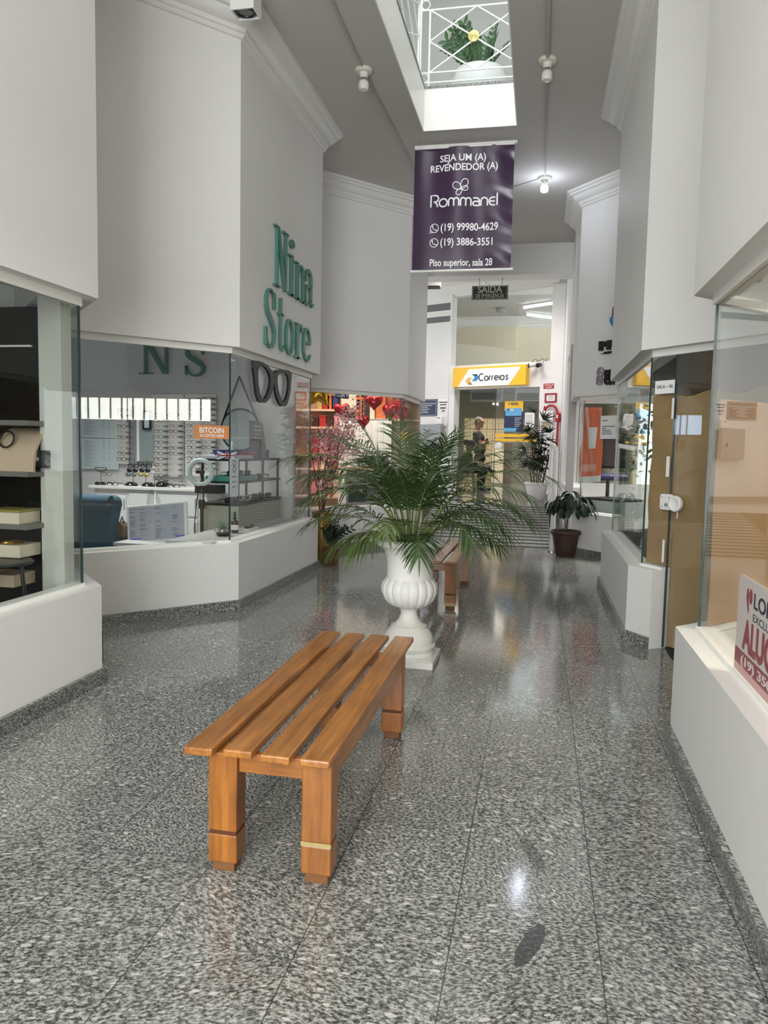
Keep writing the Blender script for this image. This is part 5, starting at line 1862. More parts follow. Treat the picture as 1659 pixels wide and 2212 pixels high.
MYY = 20.7
M = lambda px, py, dy=0.0: PY(px, py, MYY) + Vector((0, dy, 0))
man = thing('person', 'man in a dark grey T-shirt with folded arms standing in the lobby', 'person', (M(1034, 1000).x, MYY, LZ))
hd = M(1036, 913)
fx = Vector((1, -0.15, 0))
mb = MB()
head(mb, hd, fx, 1.12)
nk = M(1030, 930)
mb.tube([hd - ZU * .05 - Vector((.03, 0, 0)), nk], [.068, .075], n=12)
ch = M(1034, 948)
wa = M(1036, 972)
hp = M(1036, 990)
for c, rx, ry, rz in ((M(1031, 938), .13, .22, .11), (ch, .165, .215, .2), (M(1037, 962), .17, .19, .18), (wa, .165, .18, .15), (hp, .16, .19, .16)):
    mb.ball(c, 1.0, 16, 12, (rx, ry, rz))
for sg in (-1, 1):
    sh = M(1029, 938, sg * .21)
    el = M(1040, 960, sg * .25)
    capsule(mb, sh, el, .066, .052)
    wr = M(1052, 956 if sg < 0 else 951, sg * -.02 - .12)
    capsule(mb, el, wr, .05, .034)
    hand(mb, wr, Vector((.2, -sg * .9, .1)), Vector((-1, 0, 0)), 1.05, .3)
    kn = Vector((hp.x + .02, MYY + sg * .10, LZ + .53)); an = Vector((hp.x, MYY + sg * .11, LZ + .09))
    capsule(mb, hp + Vector((0, sg * .09, -.04)), kn, .098, .066)
    capsule(mb, kn, an, .064, .045)
    capsule(mb, an + Vector((-.02, 0, -.045)), an + Vector((.18, 0, -.055)), .045, .034)


def man_pick(c):
    if c.z < LZ + .11: return 3
    if c.z < hp.z + .02: return 2
    if c.z > nk.z - .02: return 0
    arm_low = c.x > ch.x + .02 and c.z < M(1040, 951).z and (c.y < MYY - .08 or c.x > ch.x + .16) and c.z > wa.z + .04
    return 0 if arm_low else 1


body(mb, 'body', man, ['skin', 'shirt_grey', 'trousers', 'shoe'], man_pick)
mb = MB()
g = []
sdv = fx.cross(ZU).normalized()
mb.ball(hd + ZU * .045 - fx.normalized() * .03, .112, 18, 12, (1, 1, 1.02))
mb.ball(hd - ZU * .02 - fx.normalized() * .055, .085, 14, 10, (1, 1.05, 1.1))
body(mb, 'hair', man, ['hair_grey'], lambda c: 0, 0.012)
mb = MB()
for q in (-1, 1):
    mb.ring(hd + fx.normalized() * .115 + sdv * q * .036 + ZU * .02, sdv, ZU, .028, .003, n=14, m=5, ry=.022)
    mb.tube([hd + fx.normalized() * .112 + sdv * q * .064 + ZU * .025, hd + sdv * q * .104 + ZU * .02], .003, n=5)
mb.build('spectacles', 'black', man, smooth=True)

WYY = 19.75
Wp = lambda px, py, dy=0.0: PY(px, py, WYY) + Vector((0, dy, 0))
wom = thing('person', 'person in black with dark tied hair sitting sideways with a white box on the lap', 'person', (Wp(1010, 1015).x, WYY, LZ))
hd = Wp(1020, 962)
mb = MB()
head(mb, hd, (1, -.1, -.05), 1.08)
mb.tube([hd - ZU * .04 - Vector((.04, 0, 0)), Wp(1012, 978)], [.062, .07], n=10)
for c, rx, ry, rz in ((Wp(1009, 984), .15, .20, .1), (Wp(1008, 995), .18, .2, .16), (Wp(1007, 1006), .19, .2, .15), (Wp(1008, 1014), .2, .21, .12)):
    mb.ball(c, 1.0, 14, 10, (rx, ry, rz))
for sg in (-1, 1):
    sh, el, wr = Wp(1009, 984, sg * .2), Wp(1016, 1003, sg * .25), Wp(1034, 1001, sg * .2)
    capsule(mb, sh, el, .066, .05); capsule(mb, el, wr, .048, .034)
    hand(mb, wr, (.95, -sg * .25, -.1), (0, -sg, .15), 1.0, .45)
hp = Wp(1010, 1015)
kn = Wp(1047, 1014, -.1); an = Vector((kn.x - .04, kn.y, LZ + .11))
capsule(mb, hp + Vector((0, -.1, 0)), kn, .11, .075); capsule(mb, kn, an, .075, .05)
capsule(mb, an + Vector((-.02, 0, -.055)), an + Vector((.18, -.02, -.065)), .048, .036)
kn2 = Wp(1050, 1006, .1); an2 = Wp(1060, 1017, .05)
capsule(mb, hp + Vector((0, .1, 0)), kn2, .11, .075); capsule(mb, kn2, an2, .06, .04)
capsule(mb, an2, an2 + Vector((.1, -.04, -.02)), .042, .034)
toe = an2


def wom_pick(c):
    if c.z > hd.z - .09 and c.x > hd.x - .05: return 0
    if (c - toe).length < .17 and c.x > toe.x - .05: return 2
    if c.z < LZ + .12: return 2
    if c.x > Wp(1033, 1001).x + .0 and c.z > Wp(1033, 1006).z and c.z < Wp(1033, 992).z and abs(c.y - WYY) > .12: return 0
    return 1


body(mb, 'body', wom, ['skin', 'black_cloth', 'shoe'], wom_pick)
mb = MB()
mb.ball(hd + ZU * .03 - Vector((.03, 0, 0)), .125, 16, 12, (1, 1, 1.02))
mb.ball(hd + ZU * .08 - Vector((.15, 0, 0)), .085, 12, 10)
mb.ball(hd - ZU * .05 - Vector((.08, 0, 0)), .09, 12, 10)
body(mb, 'hair', wom, ['hair_dark'], lambda c: 0, 0.012)
bx = thing('parcel_box', 'flat white box on the lap of the seated person', 'box', Wp(1037, 1004))
q = Wp(1038, 1003)
MB().obox(q, (1, 0, -.16), (0, 1, 0), (.16, 0, 1), .22, .15, .045).build('carton', 'paper', bx, bevel=0.004)
MB().obox(q + Vector((.0, -.0, .0)), (1, 0, -.16), (0, 1, 0), (.16, 0, 1), .015, .152, .047).build('tape', 'grey_text', bx)
chr_ = thing('waiting_chair', 'black slatted chair under the seated person', 'chair', (Wp(1005, 1030).x, WYY, LZ))
sz = Wp(1008, 1021).z
cx0, cx1 = Wp(990, 1020).x, Wp(1024, 1020).x
MB().box((cx0, WYY - .24, sz - .03), (cx1, WYY + .24, sz)).build('seat', 'black', chr_, bevel=0.008)
for k in range(6):
    y = WYY - .22 + .088 * k
    MB().tube([(cx0 + .02, y, sz), (cx0 - .09, y, sz + .42)], 0.01, n=6).build('back_bar', 'black_metal', chr_, smooth=True)
MB().tube([(cx0 - .09, WYY - .24, sz + .42), (cx0 - .09, WYY + .24, sz + .42)], 0.016, n=8).build('top_rail', 'black_metal', chr_, smooth=True)
for sx_ in (0, 1):
    for sy_ in (-1, 1):
        x = cx0 + .03 if not sx_ else cx1 - .03
        MB().tube([(x, WYY + sy_ * .2, sz - .03), (x + (.05 if sx_ else -.1), WYY + sy_ * .23, LZ)], 0.014, n=8).build('leg', 'black_metal', chr_, smooth=True)

# ================================================================ OPTICIAN: WALL LETTERS
MAT['teal'] = plain('teal lettering', (70, 124, 112), 0.36, spec=0.5)


def glyph(mb, c, O, U, V_, w, h, d):
    """serif sign letters from strokes in a w x h cell"""
    U, V_ = Vector(U), Vector(V_)

    def Rb(pts, ws, closed=False):
        # widths are horizontal widths in cell units; stroke scaled anisotropically
        P = [(p[0] * w, p[1] * h) for p in pts]
        W = [q * w * .74 for q in ws] if isinstance(ws, (list, tuple)) else ws * w * .74
        ribbon(mb, P, W, O, U, V_, d, closed)

    def bx_(x0, x1, y0, y1):
        mb.prism([(x0 * w, y0 * h), (x1 * w, y0 * h), (x1 * w, y1 * h), (x0 * w, y1 * h)], O, U, V_, d)
    s = 0.035
    if c == 'N':
        bx_(.16, .24, 0, 1.0); bx_(.79, .87, 0, 1.0)
        mb.prism([(.16 * w, h), (.32 * w, h), (.87 * w, 0), (.73 * w, 0)], O, U, V_, d * .98)
        bx_(0, .42, 0, s); bx_(.62, 1.0, 1 - s, 1.0); bx_(.0, .2, 1 - s, 1)
    elif c == 'i':
        bx_(.36, .68, 0, .70); bx_(.0, 1.0, 0, s); bx_(.05, .5, .70 - s, .70)
        mb.prism([(p[0] * w, p[1] * h) for p in ellipse(.34, .075, 18, .55, .90)], O, U, V_, d)
    elif c == 'n':
        bx_(.14, .31, 0, .66); bx_(.76, .92, 0, .45); bx_(0, .46, 0, s); bx_(.6, 1.06, 0, s); bx_(0, .2, .66 - s, .66)
        Rb([(.3, .42)] + arc(.58, .46, .25, .17, 160, 0, 10), [.08, .08, .1, .11, .12, .13, .14, .16, .18, .2, .21, .22])
    elif c == 'a':
        Rb([(.14, .44), (.16, .54)] + arc(.44, .52, .28, .13, 150, 0, 10) + [(.72, .3), (.72, .1), (.84, .03), (1.0, .08)], [.2, .16] + [.14, .14, .15, .16, .17, .18, .19, .2, .21, .22, .22] + [.22, .2, .14, .07])
        Rb([(.70, .40), (.45, .36)] + arc(.36, .18, .24, .17, 90, 270, 10) + [(.6, .06), (.72, .14)], [.09, .12] + [.16, .18, .2, .21, .21, .2, .18, .15, .12, .1, .09] + [.08, .08])
    elif c == 'S':
        pts = [(.80, .70), (.80, .80), (.74, .92), (.58, .98), (.42, .98), (.26, .93), (.16, .82), (.17, .70), (.28, .60), (.50, .50), (.72, .40), (.84, .29), (.83, .16), (.70, .06), (.52, .02), (.36, .03), (.22, .12), (.14, .24), (.13, .33)]
        Rb(pts, [.05, .06, .07, .07, .08, .12, .18, .23, .25, .25, .25, .24, .20, .14, .09, .08, .08, .08, .06])
        bx_(.76, .86, .68, .96); bx_(.08, .18, .04, .34)
    elif c == 't':
        Rb([(.48, .94), (.48, .16), (.60, .05), (.78, .04), (.92, .13)], [.24, .24, .22, .14, .08]); bx_(.1, .92, .64, .68)
    elif c == 'o':
        n = 28
        P = [(.5 + .38 * math.cos(2 * PI * k / n), .33 + .31 * math.sin(2 * PI * k / n)) for k in range(n)]
        Rb(P, [.08 + .15 * abs(math.cos(2 * PI * k / n)) for k in range(n)], True)
    elif c == 'r':
        bx_(.24, .48, 0, .66); bx_(0, .72, 0, s); bx_(.05, .3, .66 - s, .66)
        Rb([(.46, .48), (.6, .60), (.78, .64), (.92, .60), (.94, .52)], [.07, .1, .16, .2, .2])
    elif c == 'e':
        Rb([(.92, .16), (.78, .06), (.56, .02), (.34, .06), (.18, .18), (.14, .33), (.2, .5), (.36, .62), (.56, .65), (.76, .58), (.86, .46), (.88, .37)], [.06, .09, .11, .15, .21, .23, .21, .14, .09, .14, .18, .14])
        bx_(.2, .92, .35, .385)


def sign_letter(c, label, O, U, w, h, d, mat='teal', group=None):
    mb = MB()
    glyph(mb, c, O, U, ZU, w, h, d)
    return tag(mb.build('sign_letter', mat, bevel=0.0015, seg=1), label, 'sign letter', group)


def wall_letters(word, spans, zb, zt, line):
    for c, (px0, px1) in zip(word, spans):
        y0, y1 = PX(px0, 600, -2.63).y, PX(px1, 600, -2.63).y
        h = (zt - zb)
        nm = {'N': 'capital N', 'S': 'capital S'}.get(c, 'letter ' + c)
        sign_letter(c, 'teal raised %s of the %s on the white wall above the optician window' % (nm, line), Vector((-2.63, y0, zb)), (0, 1, 0), y1 - y0, h, 0.03, group='raised wall letters above the optician window')


wall_letters('Nina', [(588.5, 618), (620, 632.5), (634.5, 655), (654, 674)], 3.06, 3.645, 'upper word')
wall_letters('Store', [(567.5, 594), (596.5, 611), (613.5, 633), (634.5, 651), (651.5, 670)], 2.435, 3.005, 'lower word')
# letters inside, on the back wall
BW = 8.985
for c, px0, px1, lab in (('N', 302, 372, 'large teal capital N on the inner back wall of the optician shop'), ('S', 397, 449, 'large teal capital S on the inner back wall of the optician shop')):
    a, b = PY(px0, 808 if c == 'N' else 813, BW), PY(px1, 738 if c == 'N' else 744, BW)
    sign_letter(c, lab, Vector((a.x, BW, a.z)), (1, 0, 0), b.x - a.x, b.z - a.z, 0.03)

# ---------------------------------------------------------------- eyeglass panels
MAT['board_white'] = plain('white display board', (226, 222, 218), 0.45)
MAT['spec_dark'] = plain('dark spectacle frame', (40, 36, 36), 0.35)
MAT['spec_brown'] = plain('brown spectacle frame', (112, 78, 62), 0.35)
MAT['spec_rose'] = plain('rose spectacle frame', (186, 140, 132), 0.35)
MAT['spec_clear'] = plain('pale clear spectacle frame', (200, 196, 190), 0.3)
MAT['lens_dark'] = plain('dark lens', (38, 40, 42), 0.12)
MAT['lens_grey'] = plain('grey mirror lens', (126, 132, 136), 0.12)
MAT['lens_yellow'] = plain('yellow lens', (198, 184, 96), 0.15)


def spectacles_mesh(mat, lens=None, heavy=1.0):
    """one pair facing -Y, folded out, about 14 cm wide; origin at the bridge"""
    mb = MB()
    r = 0.0023 * heavy
    for q in (-1, 1):
        c = Vector((q * 0.034, 0, -0.002))
        P = [c + Vector((x - .027, 0, y - .018)) for x, y in rrect(.054, .038, .013, 4)]
        mb.tube(P + [P[0]], r, n=5, cap=False)
        mb.tube([c + Vector((q * .027, 0, .008)), c + Vector((q * .038, .004, .010)), c + Vector((q * .040, .06, .010)), c + Vector((q * .039, .12, -.008))], r, n=5)
    mb.tube([(-.009, 0, .004), (0, -.002, .008), (.009, 0, .004)], r, n=5)
    if lens:
        mb.cur = 1
        for q in (-1, 1):
            mb.prism([(p[0] - .027 + q * .034, p[1] - .020) for p in rrect(.054, .038, .013, 4)], (0, 0.0005, 0), (1, 0, 0), ZU, 0.0015)
    me = bpy.data.meshes.new('eyeglasses')
    me.from_pydata(mb.v, [], mb.f)
    me.materials.append(MAT[mat])
    if lens:
        me.materials.append(MAT[lens])
        me.polygons.foreach_set('material_index', mb.mi)
    me.polygons.foreach_set('use_smooth', [True] * len(me.polygons))
    return me


SPEC = {k: spectacles_mesh(k) for k in ('spec_dark', 'spec_brown', 'spec_rose', 'spec_clear')}
SPEC['sun'] = spectacles_mesh('spec_dark', 'lens_dark', 1.5)
SPEC['sun_grey'] = spectacles_mesh('spec_dark', 'lens_grey', 1.1)
SPEC['sun_yellow'] = spectacles_mesh('spec_brown', 'lens_yellow', 1.1)
SPEC['white_sun'] = spectacles_mesh('board_white', 'lens_dark', 2.2)
SPEC['heavy'] = spectacles_mesh('spec_dark', None, 1.9)


def eyeglasses(kind, loc, label, group, rz=0.0, sc=1.0, rx=0.0):
    o = bpy.data.objects.new('eyeglasses', SPEC[kind])
    COL.objects.link(o)
    o.location = loc
    o.rotation_euler = (rx, 0, rz)
    o.scale = (sc, sc, sc)
    return tag(o, label, 'eyeglasses', group)


ORD = ['top', 'second', 'third', 'fourth', 'fifth', 'sixth', 'seventh', 'eighth', 'ninth', 'tenth', 'eleventh', 'twelfth', 'thirteenth', 'fourteenth', 'fifteenth']
KW = {'spec_dark': 'dark-framed', 'spec_brown': 'brown-framed', 'spec_rose': 'rose-framed', 'spec_clear': 'pale clear-framed'}


def spec_panel(x0, y0, x1, y1, cols, rows, first, step, where, seed, group, Yb=8.98):
    a, b = PY(x0, y1, Yb), PY(x1, y0, Yb)
    t = thing('eyeglass_display_board', 'white %s board hung with rows of eyeglasses' % where, 'display board', ((a.x + b.x) / 2, Yb, a.z), 'eyeglass boards on the optician back wall')
    MB().box((a.x, Yb - .02, a.z), (b.x, Yb, b.z)).build('board', 'board_white', t, bevel=0.004)
    r_ = random.Random(seed)
    for i in range(rows):
        for j, (cx, cn) in enumerate(cols):
            p = PY(cx, first + step * i, Yb - .10)
            MB().box((p.x + .055, Yb - .12, p.z - .012), (p.x + .072, Yb - .02, p.z + .012)).build('peg', 'grey_metal', t)
            k = r_.choice(['spec_dark'] * 5 + ['spec_brown', 'spec_rose', 'spec_clear'])
            if where.startswith('middle') and i >= rows - 5 and j == 1: k = 'spec_clear'
            eyeglasses(k, p + Vector((0, -.03, 0)), '%s eyeglasses in the %s row%s of the %s board' % (KW[k], ORD[i], cn, where), group, rz=r_.uniform(-.08, .08) - .25, sc=1.12)


spec_panel(252, 876, 280, 1002, [(265, '')], 10, 886, 11.7, 'narrow left', 3, 'eyeglasses on the narrow left board')
spec_panel(330, 852, 398, 1028, [(345, ', left column,'), (377, ', right column,')], 13, 896, 11.9, 'middle', 5, 'eyeglasses on the middle board')
spec_panel(401, 852, 468, 1028, [(416, ', left column,'), (448, ', right column,')], 14, 861, 11.7, 'right-hand', 9, 'eyeglasses on the right-hand board')

# pale price lists on the back wall, mirror and framed licence
MAT['pale_blue'] = plain('pale blue paper', (206, 220, 222), 0.6)


def wall_sheet(name, label, cat, x0, y0, x1, y1, Yb, mat, rows, text='grey_text'):
    a, b = PY(x0, y1, Yb), PY(x1, y0, Yb)
    t = thing(name, label, cat, ((a.x + b.x) / 2, Yb, a.z))
    MB().box((a.x, Yb - .006, a.z), (b.x, Yb, b.z)).build('sheet', mat, t)
    mb = MB()
    w, h = b.x - a.x, b.z - a.z
    for k in range(rows):
        z = b.z - h * (.07 + .88 * k / rows)
        for s, e in ((.15, .15 + .14 * (1 + (k * 5 % 3) / 2)), (.62, .66), (.76, .80)):
            if k % 9 in (7, 8) and s > .2: continue
            mb.box((a.x + w * s, Yb - .0075, z), (a.x + w * e, Yb - .006, z + h * .010))
    mb.build('print_lines', text, t)
    return t


wall_sheet('price_list', 'upper pale blue price list with small print on the optician wall', 'poster', 170, 878, 255, 945, 8.975, 'pale_blue', 20)
wall_sheet('price_list', 'lower pale blue price list with small print on the optician wall', 'poster', 170, 948, 256, 1012, 8.975, 'pale_blue', 20)
MAT['mirror'] = plain('mirror glass', (188, 198, 196), 0.06, metal=0.45)  # bright reflection is partly put into the pale base colour
a, b = PY(299, 996, 8.94), PY(331, 876, 8.94)
t = thing('wall_mirror', 'tall mirror with a bright left edge between the eyeglass boards', 'mirror', ((a.x + b.x) / 2, 8.94, a.z))
MB().box((a.x, 8.93, a.z), (b.x, 8.98, b.z)).build('mirror_glass', 'mirror', t)
MAT['edge_light'] = plain('bright mirror edge', (244, 244, 240), 0.3)
MB().box((a.x - .015, 8.925, a.z), (a.x + .02, 8.985, b.z)).build('edge_strip', 'edge_light', t)
a, b = PY(281, 1002, 8.95), PY(299, 876, 8.95)
tag(MB().box((a.x, 8.95, a.z), (b.x - .02, 8.99, b.z)).build('grey_pilaster', 'grey_metal'), 'flat grey upright strip left of the tall mirror', 'wall strip')
a, b = PY(308, 928, 8.91), PY(326, 887, 8.91)
t = thing('framed_document', 'small document in a black frame hanging in front of the tall mirror', 'picture', ((a.x + b.x) / 2, 8.91, a.z))
mb = MB()
f_ = .022
for q in ((a.x, a.z, b.x, a.z + f_), (a.x, b.z - f_, b.x, b.z), (a.x, a.z + f_, a.x + f_, b.z - f_), (b.x - f_, a.z + f_, b.x, b.z - f_)):
    mb.box((q[0], 8.90, q[1]), (q[2], 8.92, q[3]))
mb.build('frame', 'black', t)
MB().box((a.x + f_, 8.912, a.z + f_), (b.x - f_, 8.92, b.z - f_)).build('paper', 'pale_blue', t)

# ---------------------------------------------------------------- counter with eyewear on it
MAT['cab_white'] = plain('white cabinet', (224, 222, 222), 0.4)
CY = 8.45
a, b = PY(194, 1060, CY), PY(428, 1050, CY)
ctop = PY(300, 1052, CY).z
t = thing('display_counter', 'low white cabinet with a thin overhanging top along the optician back wall', 'cabinet', ((a.x + b.x) / 2, 8.7, 0))
MB().box((a.x + .04, CY + .04, 0), (b.x + .1, 8.93, ctop - .035)).build('body', 'cab_white', t, bevel=0.003)
MB().box((a.x - .02, CY, ctop - .035), (b.x + .12, 8.95, ctop)).build('top', 'board_white', t, bevel=0.004)
for x0, x1, z0, z1 in ((a.x + .08, a.x + .48, .06, ctop - .12), (a.x + .52, b.x - .02, ctop - .34, ctop - .08), (a.x + .52, b.x - .02, .06, ctop - .37)):
    dr = MB().box((x0, CY + .022, z0), (x1, CY + .04, z1)).build('door' if x0 < a.x + .3 else 'drawer', 'cab_white', t, bevel=0.003)
    MB().box((x1 - .03, CY + .012, z1 - .16), (x1 - .018, CY + .022, z1 - .04)).build('handle', 'grey_metal', dr)
CI = 0
for px, k, lab, py in ((217, 'sun', 'sunglasses lying at the left end of the low white counter', 1046), (243, 'heavy', 'black-framed eyeglasses lying on the low white counter beside the thin stand', 1043),
                       (376, 'heavy', 'black eyeglasses lying at the right of the low white counter', 1049), (336, 'sun', 'sunglasses lying open between two black cases on the counter', 1050)):
    p = PY(px, py, CY + .1)
    p.z = ctop + .02
    eyeglasses(k, p, lab, 'eyewear on the counter', sc=1.15)
for px, lab, s in ((282, 'left black eyeglass case on the low white counter', 1.0), (318, 'middle black eyeglass case on the low white counter', 1.0), (350, 'right black eyeglass case tilted up on the low white counter', 1.0)):
    p = PY(px, 1048, CY + .15)
    t = thing('eyeglass_case', lab, 'eyeglass case', (p.x, CY + .15, ctop), 'black eyeglass cases on the counter')
    zc = ctop + (.02 if px == 350 else 0)
    P = arc(0, 0, .078, .052, 180, 0, 14)
    MB().prism([(q[0], q[1] + .0) for q in P], (p.x, CY + .20, zc), (1, 0, 0), ZU, .06).build('shell', 'black', t, bevel=0.008, smooth=True)
    MB().prism([(-.014, .012), (.014, .012), (0, .034)], (p.x, CY + .139, zc), (1, 0, 0), ZU, .001).build('emblem', 'paper', t)
    if px == 350:
        MB().box((p.x - .05, CY + .14, ctop), (p.x + .05, CY + .2, ctop + .02)).build('wedge', 'black', t)
# little stand with one pair
p = PY(218, 1040, CY + .1)
t = thing('eyeglass_stand', 'thin chrome stand with a curved holder at the left of the counter', 'stand', (p.x, CY + .1, ctop))
hh = PY(218, 1018, CY + .1).z
MB().tube([(p.x, CY + .1, ctop), (p.x, CY + .1, hh)], .006, n=8).build('post', 'steel', t, smooth=True)
MB().lathe([(.045, ctop), (.045, ctop + .008), (.008, ctop + .012)], (p.x, CY + .1, 0), n=20).build('base', 'steel', t, smooth=True)
MB().tube([(p.x - .08, CY + .1, hh + .045)] + [(p.x + q[0], CY + .1, hh + .045 + q[1]) for q in arc(0, 0, .08, .045, 180, 360, 10)] + [(p.x - .08, CY + .1, hh + .045)], .005, n=5).build('holder', 'black', t)
p = PY(231, 1024, CY + .08)
eyeglasses('spec_dark', p, 'dark-framed eyeglasses propped beside the thin chrome stand', 'eyewear on the counter', sc=1.1)
# tiered stands with six pairs in front of the boards
for px, lab in ((283, 'left'), (310, 'right')):
    p = PY(px, 1035, CY + .22)
    t = thing('tier_stand', 'clear %s tiered stand carrying three pairs of eyeglasses on the counter' % lab, 'stand', (p.x, CY + .25, ctop), 'tiered eyeglass stands on the counter')
    MB().tube([(p.x, CY + .27, ctop), (p.x + .02, CY + .27, ctop + .36)], .005, n=6).build('post', 'steel', t, smooth=True)
    MB().lathe([(.06, ctop), (.06, ctop + .006), (.01, ctop + .01)], (p.x, CY + .27, 0), n=20).build('base', 'spec_clear', t, smooth=True)
    for k, (py, kk, dn) in enumerate(((1006, 'heavy', 'thick black eyeglasses on the top tier'), (1016, 'sun', 'dark sunglasses on the middle tier'), (1025, 'sun_grey' if lab == 'left' else 'sun_yellow', ('grey-lensed' if lab == 'left' else 'yellow-lensed') + ' sunglasses on the bottom tier'))):
        q = PY(px + 6 - 3 * k, py, CY + .22)
        eyeglasses(kk, q, '%s of the %s clear stand' % (dn, lab), 'eyewear on the tiered stands', sc=1.15)
        MB().tube([(p.x + .01, CY + .27, q.z - .02), (q.x, CY + .23, q.z - .015)], .004, n=5).build('arm', 'steel', t)

# ---------------------------------------------------------------- teal armchair, desk, monitor, stool
MAT['teal_cloth'] = plain('teal upholstery', (38, 78, 96), 0.85, var=0.06, scale=20, bump=0.15, bscale=140)
CHY = 6.75
a, b = PY(150, 1078, CHY), PY(247, 1072, CHY)
t = thing('armchair', 'teal upholstered armchair with a rolled back at the left of the optician window', 'chair', ((a.x + b.x) / 2, CHY, 0))
ztop = b.z
w = b.x - a.x
out = [(0, .42), (0, ztop - .05), (.03, ztop), (w - .05, ztop), (w - .01, ztop - .03), (w, ztop - .09), (w - .03, ztop - .22), (w - .06, ztop - .36), (w - .03, ztop - .42), (w - .02, .42)]
MB().prism(out, (a.x, CHY + .16, 0), (1, 0, 0), ZU, .15).build('backrest', 'teal_cloth', t, bevel=0.03, seg=3, smooth=True)
MB().tube([(a.x + .02, CHY - .01, ztop - .07), (b.x - .03, CHY - .01, ztop - .07)], .075, n=16).build('top_roll', 'teal_cloth', t, smooth=True)
MB().box((a.x, CHY + .1, .2), (b.x - .02, CHY + .75, .46)).build('seat', 'teal_cloth', t, bevel=0.04, seg=3, smooth=True)
for x in (a.x + .02, b.x - .14):
    MB().box((x, CHY + .15, .3), (x + .12, CHY + .7, .66)).build('armrest', 'teal_cloth', t, bevel=0.04, seg=3, smooth=True)
for x in (a.x + .05, b.x - .1):
    for y in (CHY + .12, CHY + .66):
        MB().tube([(x, y, .2), (x, y, 0)], [.022, .016], n=8).build('leg', 'wood_groove', t, smooth=True)

MAT['desk'] = plain('pale grey desk', (196, 194, 190), 0.4)
DY = 6.55
a, b = PY(262, 1185, DY), PY(420, 1170, DY)
dz = PY(340, 1177, DY).z
t = thing('desk', 'pale desk just inside the optician window under the monitor', 'desk', ((a.x + b.x) / 2, DY + .3, 0))
MB().box((a.x - .1, DY + .02, dz - .03), (b.x + .05, DY + .5, dz)).build('top', 'desk', t, bevel=0.003)
for x in (a.x - .08, b.x - .01):
    MB().box((x, DY + .06, 0), (x + .04, DY + .46, dz - .03)).build('side_panel', 'desk', t)
# monitor: a slightly turned flat screen
MAT['screen'] = plain('monitor screen', (150, 152, 160), 0.25, emit=(150, 152, 162), estr=0.18)
MAT['screen_blue'] = plain('blue screen button', (70, 78, 170), 0.3, emit=(70, 78, 170), estr=0.25)
MAT['screen_text'] = plain('screen text', (92, 94, 104), 0.3)
MYm = DY + .32
p0, p1 = PY(269, 1095, MYm), PY(397, 1088, MYm - .05)
bl, br = PY(276, 1177, MYm - .06), PY(405, 1167, MYm - .11)
t = thing('computer_monitor', 'white-framed monitor showing a grey page, seen through the optician window', 'monitor', (bl.lerp(br, .5).x, MYm, dz))
Um = (br - bl); Wm = Um.length; Um.normalize()
Vm = (p0 - bl); Hm = Vm.length; Vm = (Vm - Um * Vm.dot(Um)).normalized()
MB().prism(rrect(Wm, Hm, .012, 3), bl - Um.cross(Vm) * .03, Um, Vm, .03).build('frame', 'white', t, bevel=0.004)
nx = Um.cross(Vm)
MB().prism([(Wm * .035, Hm * .075), (Wm * .955, Hm * .075), (Wm * .955, Hm * .955), (Wm * .035, Hm * .955)], bl, Um, Vm, .002).build('screen', 'screen', t)
mb = MB()
rr = random.Random(4)
for k in range(22):
    y = Hm * (.9 - .037 * k)
    for s in (.05, .22, .48, .76):
        if rr.random() < .55:
            mb.prism([(Wm * s, y), (Wm * (s + rr.uniform(.03, .14)), y), (Wm * (s + .1), y + Hm * .010), (Wm * s, y + Hm * .010)], bl, Um, Vm, .003)
mb.build('page_text', 'screen_text', t)
mb = MB()
for x, y, w_, h_ in ((.05, .12, .19, .03), (.80, .115, .15, .03), (.78, .66, .08, .018)):
    mb.prism([(Wm * x, Hm * y), (Wm * (x + w_), Hm * y), (Wm * (x + w_), Hm * (y + h_)), (Wm * x, Hm * (y + h_))], bl, Um, Vm, .003)
mb.build('page_buttons', 'screen_blue', t)
c = bl.lerp(br, .5) - nx * .06
MB().box((c.x - .03, c.y + .04, dz), (c.x + .03, c.y + .06, c.z + .2)).build('neck', 'white', t)
MB().lathe([(.11, dz), (.11, dz + .012), (.02, dz + .018)], (c.x, c.y + .05, 0), n=28).build('foot', 'white', t, smooth=True)
# transparent chair back and paper bag beside the monitor
MAT['clear_plastic'] = glass_mat('clear plastic', (0.9, 0.9, 0.9), 2.2)
p = PY(323, 1075, 7.75)
t = thing('clear_chair', 'clear plastic chair whose curved back shows above the monitor', 'chair', (p.x, 7.75, 0))
g = [[Vector((p.x + .12 * math.sin(u) * (1 - .2 * v), 7.75 + .1 * (1 - math.cos(u)) + .05 * v, .55 + .42 * v * (1 - .3 * u * u))) for u in [(-1 + 2 * i / 10) for i in range(11)]] for v in [j / 8 for j in range(9)]]
MB().sheet(g, .006, (0, -1, .2)).build('back', 'clear_plastic', t, smooth=True)
MB().box((p.x - .2, 7.45, .43), (p.x + .2, 7.81, .45)).build('seat', 'clear_plastic', t, bevel=0.006)
for sx_ in (-.17, .17):
    for y in (7.48, 7.78):
        MB().tube([(p.x + sx_, y, .43), (p.x + sx_, y, 0)], .016, n=8).build('leg', 'clear_plastic', t, smooth=True)
MAT['bag_brown'] = plain('brown leather bag', (112, 88, 66), 0.6)
p = PY(257, 1172, 6.9)
t = thing('shoulder_bag', 'tan bag wedged between the teal armchair and the monitor', 'bag', (p.x, 6.9, dz))
MB().prism([(-.045, 0), (.05, 0), (.06, .12), (.02, .17), (-.02, .15)], (p.x, 6.98, dz), (1, 0, 0), ZU, .1).build('body', 'bag_brown', t, bevel=0.008)
